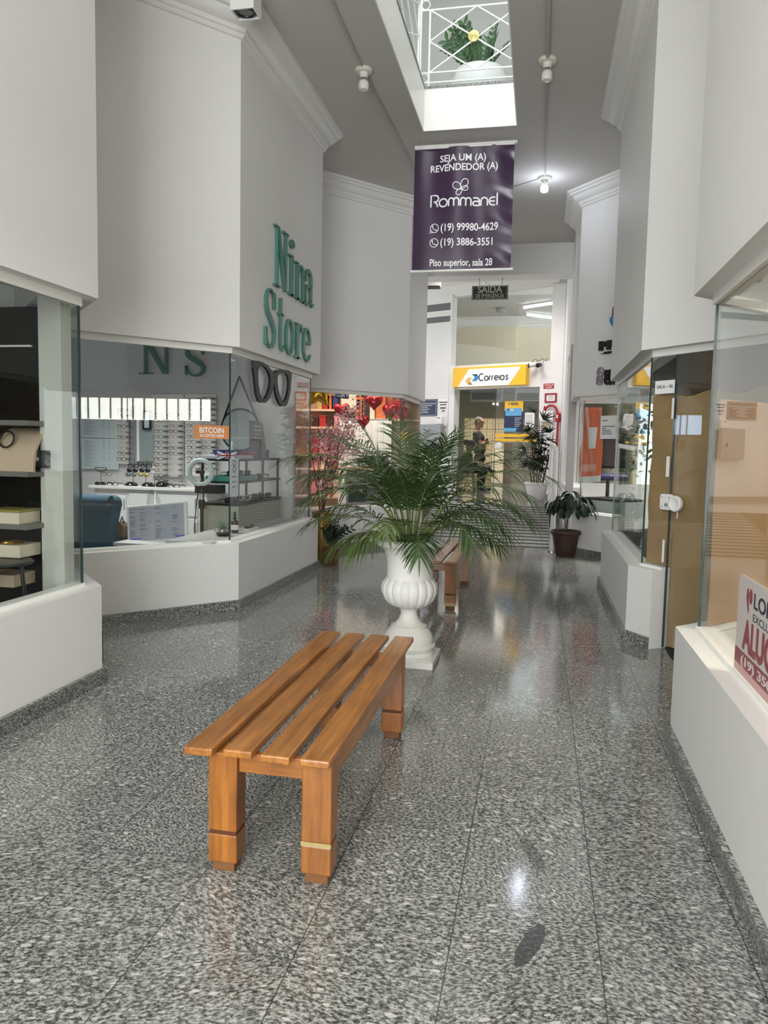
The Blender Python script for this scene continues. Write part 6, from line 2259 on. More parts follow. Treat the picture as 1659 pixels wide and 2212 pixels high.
MB().tube([(p.x - .01, 6.93, dz + .14), (p.x + .02, 6.93, dz + .21), (p.x + .045, 6.93, dz + .14)], .008, n=6).build('strap', 'black', t, smooth=True)

# ---------------------------------------------------------------- ring light
MAT['ring_white'] = plain('ring light diffuser', (196, 206, 206), 0.35)
RLY = 7.15
c = PY(433, 1020, RLY)
t = thing('ring_light', 'white ring light with a phone clamp on a black stand behind the optician window', 'lamp', (c.x, RLY, 0))
R_ = (PY(460, 1020, RLY) - c).length
MB().ring(c, (1, 0, 0), (0, 0, 1), R_ * .9, .024, n=48, m=10).build('ring', 'ring_white', t, smooth=True)
MB().ring(c + Vector((0, .02, 0)), (1, 0, 0), (0, 0, 1), R_ * .9, .021, n=48, m=8).build('ring_back', 'white', t, smooth=True)
ph = PY(433, 1021, RLY)
MB().box((ph.x - .045, RLY - .02, ph.z - .01), (ph.x + .045, RLY + .01, ph.z + .022)).build('phone_clamp', 'black', t, bevel=0.005)
MB().tube([ph, (c.x + .012, RLY, c.z - R_ * .6), (c.x + .012, RLY, c.z - R_)], .008, n=8).build('gooseneck', 'black', t, smooth=True)
zj = PY(436, 1060, RLY).z
zk = PY(436, 1090, RLY).z
MB().tube([(c.x + .012, RLY, c.z - R_), (c.x + .014, RLY, zj)], [.02, .014], n=10).build('mount', 'black', t, smooth=True)
MB().ball((c.x + .022, RLY, zj - .01), .028, 12, 8, (1.3, 1, .8)).build('tilt_knob', 'black', t, smooth=True)
MB().tube([(c.x + .016, RLY, zj), (c.x + .016, RLY, zk)], .012, n=10).build('upper_pole', 'steel', t, smooth=True)
MB().tube([(c.x + .016, RLY, zk + .05), (c.x + .016, RLY, zk - .04)], .032, n=12).build('clamp_collar', 'black', t, smooth=True)
MB().tube([(c.x + .016, RLY, zk), (c.x + .02, RLY, .02)], .017, n=10).build('pole', 'black', t, smooth=True)
for k in range(3):
    a_ = 2 * PI * k / 3 + .5
    MB().tube([(c.x + .02, RLY, .45), (c.x + .02 + .22 * math.cos(a_), RLY + .22 * math.sin(a_), .012)], .011, n=8).build('leg', 'black', t, smooth=True)
MB().tube([(c.x - .01, RLY - .01, c.z - R_), (c.x - .03, RLY - .02, zj - .1), (c.x - .06, RLY - .02, zk - .25), (c.x - .02, RLY - .02, zk - .5), (c.x - .01, RLY - .02, .5)], .005, n=6).build('cable', 'black', t, smooth=True)

# ---------------------------------------------------------------- black rack on a sage cabinet, eyewear on its shelves
MAT['sage'] = plain('sage grey cabinet', (168, 168, 152), 0.5)
MAT['teal_box'] = plain('teal shelf liner', (74, 150, 136), 0.5)
RX0, RX1, RYa, RYb = -3.50, -3.06, 7.42, 8.72
bz = PX(530, 1086, RX1).z
tzp = PX(530, 992, RX1).z
mz = PX(530, 1040, RX1).z
t = thing('storage_cabinet', 'sage grey cabinet with a black top under the black shelf rack', 'cabinet', ((RX0 + RX1) / 2, (RYa + RYb) / 2, 0))
MB().box((RX0, RYa, 0), (RX1, RYb, bz - .025)).build('body', 'sage', t, bevel=0.003)
MB().box((RX0 - .01, RYa - .01, bz - .025), (RX1 + .01, RYb, bz)).build('top', 'black', t, bevel=0.003)
t = thing('shelf_rack', 'black metal shelf rack holding sunglasses on the sage cabinet', 'rack', ((RX0 + RX1) / 2, (RYa + RYb) / 2, bz))
q = .022
for x in (RX0 + .02, RX1 - .02):
    for y in (RYa + .03, (RYa + RYb) / 2 + .1, RYb - .05):
        MB().box((x - q / 2, y - q / 2, bz), (x + q / 2, y + q / 2, tzp)).build('post', 'black_metal', t)
for z in (mz, tzp):
    MB().box((RX0, RYa, z - .022), (RX1, RYb, z)).build('shelf', 'black_metal', t, bevel=0.003)
t = MB().box((RX0 + .05, RYa + .04, mz), (RX1 - .03, RYa + .62, mz + .055)).build('display_block', 'teal_box', bevel=0.004)
tag(t, 'long teal display block on the middle shelf of the black rack', 'display block')
SH = [(mz + .085, RYa + .15, 'sun', 'dark sunglasses at the front of the teal block'), (mz + .085, RYa + .42, 'sun', 'dark sunglasses at the far end of the teal block'), (mz + .03, RYa + .75, 'sun', 'large dark sunglasses on the middle shelf behind the teal block'), (mz + .03, RYa + 1.0, 'heavy', 'black eyeglasses at the far end of the middle shelf'),
      (bz + .03, RYa + .10, 'sun', 'dark sunglasses at the near end of the black cabinet top'), (bz + .035, RYa + .42, 'white_sun', 'white-framed sunglasses on the black cabinet top'), (bz + .03, RYa + .64, 'sun', 'dark sunglasses beside the white-framed pair'), (bz + .03, RYa + .86, 'sun', 'third dark pair of sunglasses from the near end of the cabinet top'), (bz + .03, RYa + 1.08, 'sun', 'dark sunglasses at the far end of the black cabinet top')]
for z, y, k, lab in SH:
    eyeglasses(k, (RX1 - .12, y, z), lab, 'sunglasses on the black rack', rz=.75, sc=1.25)
MAT['card_box'] = plain('black product box', (30, 30, 32), 0.5)
p = PX(489, 1050, RX1 - .1)
tag(MB().box((RX0 + .02, RYa - .16, mz - .12), (RX0 + .30, RYa - .02, mz - .03)).build('product_box', 'card_box', bevel=0.003), 'black box fixed at the near end of the rack middle shelf', 'box')
# things on top of the rack
MAT['blue_tray'] = plain('dark blue tray', (40, 44, 96), 0.5)
MAT['lilac'] = plain('lilac paper', (196, 192, 212), 0.7)
p = PX(478, 978, RX1 - .25)
o = MB().prism([(-.10, 0), (.10, 0), (.13, .06), (-.13, .06)], (RX0 + .2, RYa + .35, tzp + .035), (1, .0, 0), ZU, .2).build('tray', 'blue_tray', bevel=0.004)
tag(o, 'dark blue tray lying on lilac papers on top of the black rack', 'tray')
tag(MB().box((RX0 + .0, RYa + .02, tzp), (RX1 - .02, RYa + .45, tzp + .035)).build('paper_stack', 'lilac', bevel=0.003), 'stack of lilac papers on top of the black rack', 'papers')
tag(MB().box((RX0 + .05, RYa + .62, tzp), (RX1 - .02, RYa + .95, tzp + .10)).build('storage_box', 'blue_tray', bevel=0.004), 'dark blue box at the far end of the rack top', 'box')
MAT['maroon'] = plain('maroon box', (110, 30, 40), 0.5)
tag(MB().box((RX0 + .05, RYa + .47, tzp), (RX1 - .02, RYa + .60, tzp + .08)).build('gift_case', 'maroon', bevel=0.004), 'maroon box between the papers and the blue box on the rack top', 'box')
MAT['uk_blue'] = plain('flag blue', (44, 50, 110), 0.5)
mb = MB()
fo = Vector((RX1 + .004, RYa + .01, tzp - .0))
t = thing('flag_sticker', 'small red white and blue crossed flag card on the near corner of the rack top', 'card', (RX1, RYa + .1, tzp))
FB_ = (Vector((RX1 - .24, RYa - .004, tzp + .0)), Vector((1, 0, 0)))
MB().prism([(0, 0), (.22, 0), (.22, .075), (0, .075)], FB_[0], FB_[1], ZU, .003).build('card', 'uk_blue', t)
mb = MB()
for p_, q_ in (((0, 0), (.22, .075)), ((0, .075), (.22, 0))):
    ribbon(mb, [p_, q_], .018, FB_[0] + Vector((0, -.003, 0)), FB_[1], ZU, .001)
ribbon(mb, [(.11, 0), (.11, .075)], .03, FB_[0] + Vector((0, -.0035, 0)), FB_[1], ZU, .001); ribbon(mb, [(0, .0375), (.22, .0375)], .024, FB_[0] + Vector((0, -.0038, 0)), FB_[1], ZU, .001)
mb.build('white_cross', 'paper', t)
mb = MB()
ribbon(mb, [(.11, 0), (.11, .075)], .016, FB_[0] + Vector((0, -.005, 0)), FB_[1], ZU, .001); ribbon(mb, [(0, .0375), (.22, .0375)], .013, FB_[0] + Vector((0, -.0053, 0)), FB_[1], ZU, .001)
mb.build('red_cross', 'red', t)
MAT['clear_blue'] = plain('pale blue spray bottle', (168, 200, 210), 0.2)
p = Vector((RX0 + .28, RYa + .2, tzp + .035))
t = thing('spray_bottle', 'pale blue spray bottle standing on the rack top beside the tray', 'bottle', p)
MB().lathe([(.024, 0), (.026, .01), (.026, .09), (.012, .11)], p, n=18).build('bottle', 'clear_blue', t, smooth=True)
MB().lathe([(.012, .11), (.014, .135), (.008, .15)], p, n=14).build('cap', 'white', t, smooth=True)
MAT['dark_teal'] = plain('dark slate board', (52, 64, 68), 0.5)
c0 = PX(545, 985, RX1 - .1)
t = thing('notice_board', 'dark slate leaning board with pale writing at the far end of the rack top', 'sign', (c0.x, RYb - .2, tzp))
O_ = Vector((RX1 - .16, RYb - .62, tzp))
MB().prism([(0, 0), (.52, 0), (.50, .12), (.44, .28), (.38, .42), (.0, .43)], O_, (0, 1, 0), ZU, .015).build('board', 'dark_teal', t)
mb = MB()
for k, (s, e) in enumerate(((.1, .3), (.08, .34), (.12, .28), (.1, .32))):
    mb.prism([(s, .36 - .045 * k), (e, .36 - .045 * k), (e, .372 - .045 * k), (s, .372 - .045 * k)], O_ + Vector((.015, 0, 0)), (0, 1, 0), ZU, .002)
mb.build('writing', 'pale_text', t)

# round mirror on a strap
MY_ = RYb + .12
ap, cc = PY(517, 813, 8.93), PY(519, 928, 8.93)
rx_ = (PY(561, 928, 8.93) - PY(478, 928, 8.93)).length / 2
t = thing('strap_mirror', 'round mirror hung from a pointed leather strap on the optician wall', 'mirror', (cc.x, 8.93, cc.z - rx_))
D = (Vector((1, 0, 0)), Vector((0, 0, 1)), Vector((0, -1, 0)))
MB().lathe([(rx_ * .97, 0), (rx_ * .97, .012), (.001, .012)], (cc.x, 8.94, cc.z), n=48, axis=D).build('mirror_glass', 'mirror', t)
MB().ring((cc.x, 8.93, cc.z), (1, 0, 0), ZU, rx_, .012, n=48, m=8).build('rim', 'black', t, smooth=True)
for q in (-1, 1):
    MB().tube([ap, (cc.x + q * rx_ * .93, 8.925, cc.z + rx_ * .34)], .012, n=6).build('strap', 'black', t)

# big display spectacles on the window
MAT['big_black'] = plain('black display spectacles', (16, 15, 15), 0.45)
GX = -2.724
t = thing('giant_spectacles', 'oversized black spectacle frame fixed on the side window of the optician', 'sign', (GX, 7.3, 2.0))


def gp(px, py):
    p = PX(px, py, GX)
    return (p.y, p.z)


def gpoly(pts):
    return [gp(400 + x * .18083, 750 + y * .18083) for x, y in pts]


L_out = gpoly([(785, 158), (850, 165), (910, 185), (965, 225), (1010, 280), (1035, 318), (1045, 360), (1038, 430), (1020, 520), (985, 610), (940, 662), (890, 662), (850, 640), (825, 560), (812, 450), (800, 330), (788, 250)])
L_in = gpoly([(882, 212), (930, 240), (965, 285), (988, 345), (995, 400), (985, 480), (960, 560), (925, 618), (895, 612), (868, 550), (850, 450), (842, 340), (850, 260)])
R_out = gpoly([(1035, 318), (1062, 290), (1100, 272), (1150, 268), (1205, 275), (1250, 300), (1248, 380), (1240, 430), (1235, 520), (1218, 600), (1200, 670), (1175, 705), (1130, 706), (1095, 660), (1065, 580), (1045, 480), (1040, 380)])
R_in = gpoly([(1130, 306), (1175, 315), (1205, 345), (1213, 420), (1208, 500), (1190, 590), (1165, 645), (1145, 655), (1115, 600), (1090, 510), (1078, 420), (1080, 350), (1098, 320)])
for nm, o_, i_ in (('left_rim', L_out, L_in), ('right_rim', R_out, R_in)):
    shape2d([o_, i_], (GX, 0, 0), (0, 1, 0), ZU, 0.025, 'rim', 'big_black', t)
# stickers on the optician window
MAT['orange_sticker'] = plain('orange sticker', (216, 140, 84), 0.5)
ga, gb = [tuple(p) for p in offset_poly(L2, 0.105)[:2]]
gdir = Vector((gb[0] - ga[0], gb[1] - ga[1], 0)).normalized()


def onglass(px, py):
    return PW(px, py, ga, gb)


a, b = onglass(418, 947), onglass(493.5, 920)
t = thing('window_sticker', 'orange BITCOIN sticker on the optician window beside the pane edge', 'sticker', (a.x, a.y, a.z))
OG = Vector((a.x, a.y, a.z)) + gdir.cross(ZU) * 0.010
w, h = (Vector((b.x, b.y, 0)) - Vector((a.x, a.y, 0))).length, b.z - a.z
MB().prism([(0, 0), (w, 0), (w, h), (0, h)], OG, gdir, ZU, .0015).build('sheet', 'orange_sticker', t)
lettering([('BITCOIN', w * .15, h * .44, w * .70, h * .38, 1, .025), ('ACCEPTED HERE', w * .15, h * .13, w * .70, h * .2, 1, .02)], OG + gdir.cross(ZU) * .0015, gdir, ZU, .0012, 'lettering', 'paper', t)
GX2 = offset_poly(L2, 0.105)[1].x + .012
a, b = PX(496, 1074, GX2), PX(515, 990, GX2)
t = thing('window_sticker', 'tall pale sticker with a spectacle drawing low on the optician side window', 'sticker', (GX2, a.y, a.z))
w, h = b.y - a.y, b.z - a.z
MB().prism([(0, 0), (w, 0), (w, h), (0, h)], (GX2, a.y, a.z), (0, 1, 0), ZU, .0015).build('sheet', 'pale_blue', t)
mb = MB()
for k in (0, 1):
    ribbon(mb, ellipse(w * .16, h * .07, 18, w * .5, h * (.88 - .17 * k)), .012, (GX2 + .0015, a.y, a.z), Vector((0, 1, 0)), ZU, .001, True)
for k in range(3):
    ribbon(mb, [(w * (.2 + .25 * math.sin(i * .9 + k) * .3 + i * .055), h * (.52 - .13 * k) + h * .018 * math.sin(i * 2.1 + k)) for i in range(10)], .008, (GX2 + .0015, a.y, a.z), Vector((0, 1, 0)), ZU, .001)
mb.build('drawing', 'grey_text', t)
# bottle and little succulent on the inner sill
MAT['amber'] = plain('amber bottle', (62, 34, 26), 0.2)
p = PZ(506, 1160, SILL + .02)
p = Vector((-2.92, 6.98, SILL + .022))
SHELF = MB().box((-3.25, 6.2, SILL - .02), (-2.81, 8.6, SILL + .02))
tag(SHELF.build('window_shelf', 'desk'), 'narrow pale shelf behind the side window of the optician', 'shelf')
t = thing('pump_bottle', 'small dark amber dropper bottle just right of the window corner edge', 'bottle', p)
MB().lathe([(.036, 0), (.038, .01), (.038, .10), (.03, .118), (.014, .128), (.014, .135)], p, n=20).build('bottle', 'amber', t, smooth=True)
MB().lathe([(.016, .135), (.016, .155), (.010, .16), (.012, .19), (.007, .205)], p, n=14).build('dropper', 'black', t, smooth=True)
MB().lathe([(.0385, .03), (.0385, .08)], p, n=20, cap=False).build('label', 'paper', t)
p = Vector((-3.02, 6.46, SILL + .0))
p = PY(482, 1163, 6.72); p.z = dz if False else SILL + .02
t = thing('succulent_pot', 'small spiky plant in a clear bowl left of the window corner edge', 'potted plant', p)
MB().lathe([(.05, 0), (.075, .02), (.082, .05), (.07, .075), (.066, .073), (.074, .05), (.06, .02)], p, n=24, cap=False).build('bowl', 'clear_plastic', t, smooth=True)
MB().lathe([(.055, .004), (.07, .03), (.001, .045)], p, n=20).build('soil', 'soil', t)
mb = MB()
for k in range(18):
    a_ = rnd.uniform(0, 2 * PI); el = rnd.uniform(.4, 1.3)
    leaf_blade(mb, p + ZU * .04, (math.cos(a_) * math.cos(el), math.sin(a_) * math.cos(el), math.sin(el)), ZU, rnd.uniform(.09, .14), .009, droop=.2)
MAT['agave'] = plain('grey green leaf', (120, 138, 108), 0.5)
mb.build('leaves', 'agave', t, recalc=False, smooth=True)
# dark wing shelf ornament low in the window
MAT['model_dark'] = plain('dark model', (60, 56, 52), 0.5)
p = Vector((-2.95, 7.35, SILL + .02))
t = thing('display_eyewear_tray', 'low pale tray with a dark folded sunglass on the window shelf', 'tray', p)
MB().box((p.x - .09, p.y - .14, p.z), (p.x + .09, p.y + .14, p.z + .012)).build('tray', 'board_white', t, bevel=.003)
mb = MB()
mb.prism([(-.11, .02), (-.1, .045), (0, .035), (.1, .04), (.11, .03), (.04, .018), (-.04, .018)], (p.x + .02, p.y, p.z), (0, 1, 0), ZU, .03)
mb.build('sunglass', 'model_dark', t, bevel=.003)

# ================================================================ JEWELLERY SHOP (left, nearest)
MAT['case_black'] = plain('black display case', (20, 18, 17), 0.35, spec=0.5)
MAT['case_grey'] = plain('grey display shelf', (120, 116, 110), 0.5)
MAT['beige_silk'] = plain('beige display cushion', (206, 180, 156), 0.55)
MAT['box_cream'] = plain('cream jewel box', (226, 212, 190), 0.55)
MAT['goldm'] = plain('gold chain', (206, 166, 82), 0.25, metal=1.0)
JY = 3.75
a, b = PY(-120, 1330, JY), PY(82, 662, JY)
JB = 4.3
t = thing('jewellery_case', 'tall black display case with grey shelves inside the nearest left shop', 'display case', ((a.x + b.x) / 2, JB, 0))
bb = PY(82, 662, JB)
MB().box((-4.6, JB, 0), (bb.x, JB + .08, bb.z)).build('back_panel', 'case_black', t)
MB().box((-4.6, JB - .6, 0), (PY(90, 1290, JB - .6).x, JB, .30)).build('base', 'case_black', t)
shelf_z = []
for py in (908, 1020, 1135):
    p = PY(60, py, JB - .36)
    shelf_z.append(p.z)
    MB().box((-4.6, JB - .36, p.z - .03), (PY(58, py, JB - .36).x, JB, p.z)).build('shelf', 'case_grey', t, bevel=.003)
mb = MB()
zz_ = PY(50, 748, JB).z
mb.box((-4.5, JB - .02, zz_ - .006), (PY(70, 748, JB).x, JB, zz_ + .006))
mb.build('light_strip', MAT['edge_light'], t)
p = PY(22, 990, JB - .35)
zc = shelf_z[1]
t = thing('ring_cushion', 'curved beige cushion with a dark crescent ring on the middle grey shelf', 'display cushion', (p.x, JB - .35, zc))
g = [[Vector((p.x - .13 + .26 * u - .03 * v, JB - .32 + .18 * v * v + .05 * v, zc + .27 * math.sin(v * 1.45))) for u in [i / 8 for i in range(9)]] for v in [j / 10 for j in range(11)]]
MB().sheet(g, .02, (0, -1, .3)).build('cushion', 'beige_silk', t, smooth=True)
q = PY(10, 925, JB - .30)
MB().ring((q.x, JB - .285, zc + .19), (1, 0, 0), (0, .3, 1), .05, .006, n=24, m=6).build('ring', 'spec_dark', t, smooth=True)
for px, py, zk, lab, mt in ((18, 1106, shelf_z[2], 'cream box with an olive lid on the lowest grey shelf', 'box_cream'), (20, 1192, None, 'cream box holding a gold bracelet on the black round table', 'box_cream'), (8, 1255, None, 'small pinkish box under the black round table', 'beige_silk')):
    p = PY(px, py, JB - .3)
    zk = zk if zk else p.z - .03
    t = thing('jewel_box', lab, 'box', (p.x, JB - .45, zk), 'jewel boxes in the black case')
    MB().box((p.x - .13, JB - .34, zk), (p.x + .10, JB - .14, zk + .075)).build('box', mt, t, bevel=.003)
    if zk != shelf_z[2] and 'bracelet' in lab:
        MB().ring((p.x - .02, JB - .25, zk + .085), (1, 0, 0), (0, 1, 0), .07, .008, n=28, m=6).build('bracelet', 'goldm', t, smooth=True)
    elif 'olive' in lab:
        MAT['olive'] = plain('olive lid', (150, 138, 70), 0.5)
        MB().box((p.x - .135, JB - .345, zk + .07), (p.x + .105, JB - .135, zk + .085)).build('lid', 'olive', t, bevel=.003)
p = PY(25, 1210, JB - .45) - Vector((.12, 0, 0))
t = thing('round_table', 'small black round table standing in front of the black case', 'table', (p.x, JB - .45, .42))
zt_ = p.z - .01
MB().lathe([(.001, zt_ - .02), (.21, zt_ - .02), (.22, zt_ - .01), (.21, zt_), (.001, zt_)], (p.x, JB - .45, 0), n=36).build('top', 'case_black', t, smooth=True)
for k in range(3):
    a_ = 2 * PI * k / 3 + .4
    MB().tube([(p.x + .15 * math.cos(a_), JB - .45 + .15 * math.sin(a_), zt_ - .02), (p.x + .18 * math.cos(a_), JB - .45 + .18 * math.sin(a_), .42)], .012, n=8).build('leg', 'case_black', t, smooth=True)
# white column behind the corner and the black glass clip
MAT['column'] = plain('off-white column', (206, 204, 196), 0.6)
p0, p1 = PY(90, 1150, 4.1), PY(138, 1150, 4.1)
tag(MB().box((p0.x, 4.1, 0), (p1.x, 4.2, 2.99)).build('column', 'column'), 'off-white column beside the black display case inside the nearest left shop', 'column', None, None)
gq = offset_poly([(-2.63, 0.4), (-2.63, 4.19), (-3.42, 5.0)], 0.105)
a, b = PX(73, 1010, gq[0].x), PX(98, 973, gq[0].x)
a, b = PY(73, 1010, 4.05), PY(98, 973, 4.05)
t = thing('glass_lock', 'black square lock fitted at the edge of the off-white column by the black case', 'lock', ((a.x + b.x) / 2, 4.05, a.z))
MB().box((a.x, 4.03, a.z), (b.x, 4.10, b.z)).build('case', 'black', t, bevel=.004)
MB().lathe([(.012, 0), (.012, .008), (.001, .009)], ((a.x + b.x) / 2, 4.03, (a.z + b.z) / 2), n=14, axis=D).build('cylinder', 'grey_metal', t, smooth=True)

# ================================================================ GIFT SHOP (left, far)
MAT['foil_red'] = plain('red foil balloon', (170, 22, 36), 0.16, metal=0.55)
MAT['foil_gold'] = plain('gold foil balloon', (226, 176, 44), 0.16, metal=0.75)
MAT['shelf_wood'] = plain('pale warm shelf', (222, 190, 164), 0.5)
GYS = 13.2
a, b = PY(672, 1080, GYS - .4), PY(742, 800, GYS - .4)
xr = PY(900, 900, GYS - .4).x
t = thing('gift_shelves', 'pale wall shelves full of gifts inside the far left shop', 'shelves', ((a.x + b.x) / 2, GYS, 0))
MB().box((a.x - .6, GYS - .02, 0), (xr, GYS + .02, 2.5)).build('back_panel', 'shelf_wood', t)
SZ = [PY(700, py, GYS - .4).z for py in (1072, 1012, 982, 922, 884)]
GSHELF = []
for i, z in enumerate(SZ):
    x1 = b.x if i < 4 else PY(768, 884, GYS - .4).x
    MB().box((a.x - .6, GYS - .42, z - .035), (x1, GYS - .02, z)).build('shelf', 'shelf_wood', t, bevel=.003)
    GSHELF.append((a.x, x1, z))
zr = PY(830, 905, GYS - .4).z
MB().box((PY(768, 905, GYS - .4).x, GYS - .42, zr - .035), (xr, GYS - .02, zr)).build('shelf', 'shelf_wood', t, bevel=.003)
for x in (a.x - .6, b.x):
    MB().box((x, GYS - .42, 0), (x + .03, GYS - .02, SZ[-1])).build('side_panel', 'shelf_wood', t)
GC = {'red': (176, 40, 44), 'orange': (214, 110, 56), 'pink': (226, 150, 156), 'navy blue': (48, 62, 122), 'gold': (190, 160, 92), 'dark brown': (62, 34, 32), 'cream': (232, 214, 190), 'white': (236, 230, 226), 'lilac': (188, 160, 186)}
for k, v in GC.items():
    MAT['gift ' + k] = plain('gift ' + k, v, 0.45)


def gift_box(col, x, z, w, h, lab, ribbon_=None, y=None, d=.18):
    y = y or GYS - .36
    t = thing('gift_box', lab, 'box', (x, y + d / 2, z), 'boxes on the gift shop shelves')
    MB().box((x - w / 2, y, z), (x + w / 2, y + d, z + h * .82)).build('box', 'gift ' + col, t, bevel=.004)
    MB().box((x - w / 2 - .006, y - .006, z + h * .82), (x + w / 2 + .006, y + d + .006, z + h)).build('lid', 'gift ' + (ribbon_ or col), t, bevel=.004)
    return t


def gift_bag(col, x, z, w, h, lab, y=None, d=.12):
    y = y or GYS - .36
    t = thing('gift_bag', lab, 'bag', (x, y + d / 2, z), 'bags on the gift shop shelves')
    MB().box((x - w / 2, y, z), (x + w / 2, y + d, z + h)).build('bag', 'gift ' + col, t, bevel=.004)
    for yy in (y + .01, y + d - .01):
        MB().tube([(x - w * .22, yy, z + h - .005), (x - w * .2, yy, z + h + .08), (x + w * .2, yy, z + h + .08), (x + w * .22, yy, z + h - .005)], .007, n=6).build('handle', 'gift ' + col, t, smooth=True)
    return t


rg = random.Random(21)
xt = lambda px, py=900: PY(px, py, GYS - .36).x
zt2 = SZ[4]
for px, col, w, h, lab in ((691, 'gold', .10, .30, 'gold box at the left of the top gift shelf under the star balloon'), (703, 'red', .14, .24, 'red box right of the gold box on the top gift shelf'), (713, 'orange', .10, .24, 'orange-red box on the top gift shelf left of the navy box'), (722, 'navy blue', .11, .24, 'navy blue box at the right of the top gift shelf group'), (757, 'cream', .34, .26, 'wide cream box with a pink bow end on the top shelf'), (760, 'lilac', .2, .36, 'lilac box behind the wide cream box')):
    gift_box(col, xt(px), zt2, w, h, lab, y=GYS - (.36 if col != 'lilac' else .2))
for px, col, w, h, lab in ((776, 'orange', .13, .40, 'orange box at the left of the right-hand gift shelf'), (790, 'dark brown', .15, .44, 'brown box behind the round balloon on the right-hand shelf'), (803, 'cream', .1, .40, 'cream box beside the brown box on the right-hand shelf')):
    gift_box(col, xt(px), zr, w, h, lab)
gift_bag('orange', xt(822), zr, .17, .40, 'plain orange paper bag on the right-hand gift shelf')
gift_bag('orange', xt(835), zr, .17, .46, 'taller orange paper bag with raised handles on the right-hand gift shelf', y=GYS - .2)
gift_bag('red', xt(854), zr, .26, .32, 'wide red bag right of the orange bags')
names = ['second', 'third', 'fourth', 'lowest']
for si, z in ((3, SZ[3]), (2, SZ[2]), (1, SZ[1]), (0, SZ[0])):
    hgt = (SZ[si + 1] - z) - .06
    cols = [('dark brown', 'red', 'dark brown', 'pink'), ('red', 'pink', 'red', 'navy blue'), ('pink', 'cream', 'dark brown', 'red'), ('pink', 'white', 'red', 'cream')][3 - si]
    for j, col in enumerate(cols):
        x = xt(681 + j * 16)
        w = .12
        h = min(hgt * rg.uniform(.6, .95), .34)
        gift_box(col, x, z, w, h, '%s box, number %s from the left on the %s gift shelf from the top' % (col, ['one', 'two', 'three', 'four'][j], names[3 - si]))

# heart and star balloons


def heart_pts(n=28):
    P = []
    for k in range(n):
        t_ = 2 * PI * k / n
        P.append((.062 * 16 * math.sin(t_) ** 3 / 1.0, .062 * (13 * math.cos(t_) - 5 * math.cos(2 * t_) - 2 * math.cos(3 * t_) - math.cos(4 * t_))))
    return P


def puffy(mb, outline, c, U, V_, thick, rings=7):
    c, U, V_ = Vector(c), Vector(U), Vector(V_)
    W = U.cross(V_)
    n = len(outline)
    V, F = [], []
    cx = sum(p[0] for p in outline) / n
    cy_ = sum(p[1] for p in outline) / n
    for s in (1, -1):
        for r in range(rings):
            f = 1 - r / rings
            hgt = thick * math.sqrt(max(0, 1 - f ** 2.2)) * s
            V += [c + U * (cx + (p[0] - cx) * f) + V_ * (cy_ + (p[1] - cy_) * f) + W * hgt for p in outline]
        V.append(c + U * cx + V_ * cy_ + W * thick * s)
    half = n * rings + 1
    for s in (0, 1):
        o_ = s * half
        for r in range(rings - 1):
            for k in range(n):
                k2 = (k + 1) % n
                q = (o_ + r * n + k, o_ + r * n + k2, o_ + (r + 1) * n + k2, o_ + (r + 1) * n + k)
                F.append(q if s == 0 else tuple(reversed(q)))
        for k in range(n):
            q = (o_ + (rings - 1) * n + k, o_ + (rings - 1) * n + (k + 1) % n, o_ + half - 1)
            F.append(q if s == 0 else tuple(reversed(q)))
    for k in range(n):
        F.append((half + k, half + (k + 1) % n, (k + 1) % n, k))
    mb.add(V, F)


HP = heart_pts()
BYB = 12.3
for px, py, s, lab, rz in ((738, 885, .145, 'red heart balloon hanging left of the lit slatted panel', 0), (785, 910, .13, 'round-looking red balloon low over the lit slatted panel', .9), (808, 868, .15, 'highest red heart balloon near the window top', .2), (843, 888, .16, 'red heart balloon in front of the red bag', -.4), (869, 877, .15, 'red heart balloon at the window corner edge, seen from the side', 1.0)):
    c = PY(px, py, BYB if px < 860 else 12.6)
    t = thing('heart_balloon', lab, 'balloon', c, 'red heart balloons in the gift shop window')
    if px > 860: c = c - ZU * .12
    U_ = Vector((math.cos(rz), math.sin(rz), 0))
    mb = MB()
    puffy(mb, [(p[0] * s, p[1] * s) for p in HP], c, U_, ZU, s * .48)
    mb.build('balloon', 'foil_red', t, smooth=True, angle=80)
    MB().tube([c + ZU * s * .4, Vector((c.x, c.y, 2.98))], .0015, n=4).build('string', 'white', t)
sp_ = []
for k in range(10):
    r_ = .28 if k % 2 == 0 else .145
    a_ = math.radians(90 + 36 * k)
    sp_.append((r_ * math.cos(a_), r_ * math.sin(a_)))
c = PY(688, 846, 11.2)
t = thing('star_balloon', 'gold foil star balloon at the left end of the gift shop window', 'balloon', c)
mb = MB()
puffy(mb, sp_, c, (.95, .3, 0), ZU, .09)
mb.build('balloon', 'foil_gold', t, smooth=True, angle=60)
MB().tube([c + ZU * .2, Vector((c.x, c.y, 2.98))], .0015, n=4).build('string', 'white', t)

# lit slatted panel with wire script, counter and signs
MAT['slat_lit'] = stripes_mat('lit white slatwall', [(0.0, (250, 248, 244)), (0.93, (206, 202, 196))], 'X', 9.5, 0.4)
a, b = PY(731, 1028, 12.75), PY(846, 905, 12.75)
t = thing('slat_screen', 'bright white slatted screen behind the gift shop counter', 'screen', ((a.x + b.x) / 2, 12.75, a.z - .4))
MB().box((a.x, 12.75, a.z - .5), (b.x, 12.79, b.z)).build('slats', 'slat_lit', t)
mb = MB()
for z in (a.z - .02, (a.z + b.z) / 2 - .1, b.z - .02):
    mb.box((a.x, 12.745, z), (b.x, 12.75, z + .012))
mb.build('rails', 'grey_text', t)
area_light('added_screen_light', (PY(790, 960, 12.2).x, 12.2, 2.9), (0, .35, -1), 1.2, .3, 7, (1, .96, .9), 120)  # unseen lamp added to brighten the slatted screen
pc = PY(760, 975, 12.6)
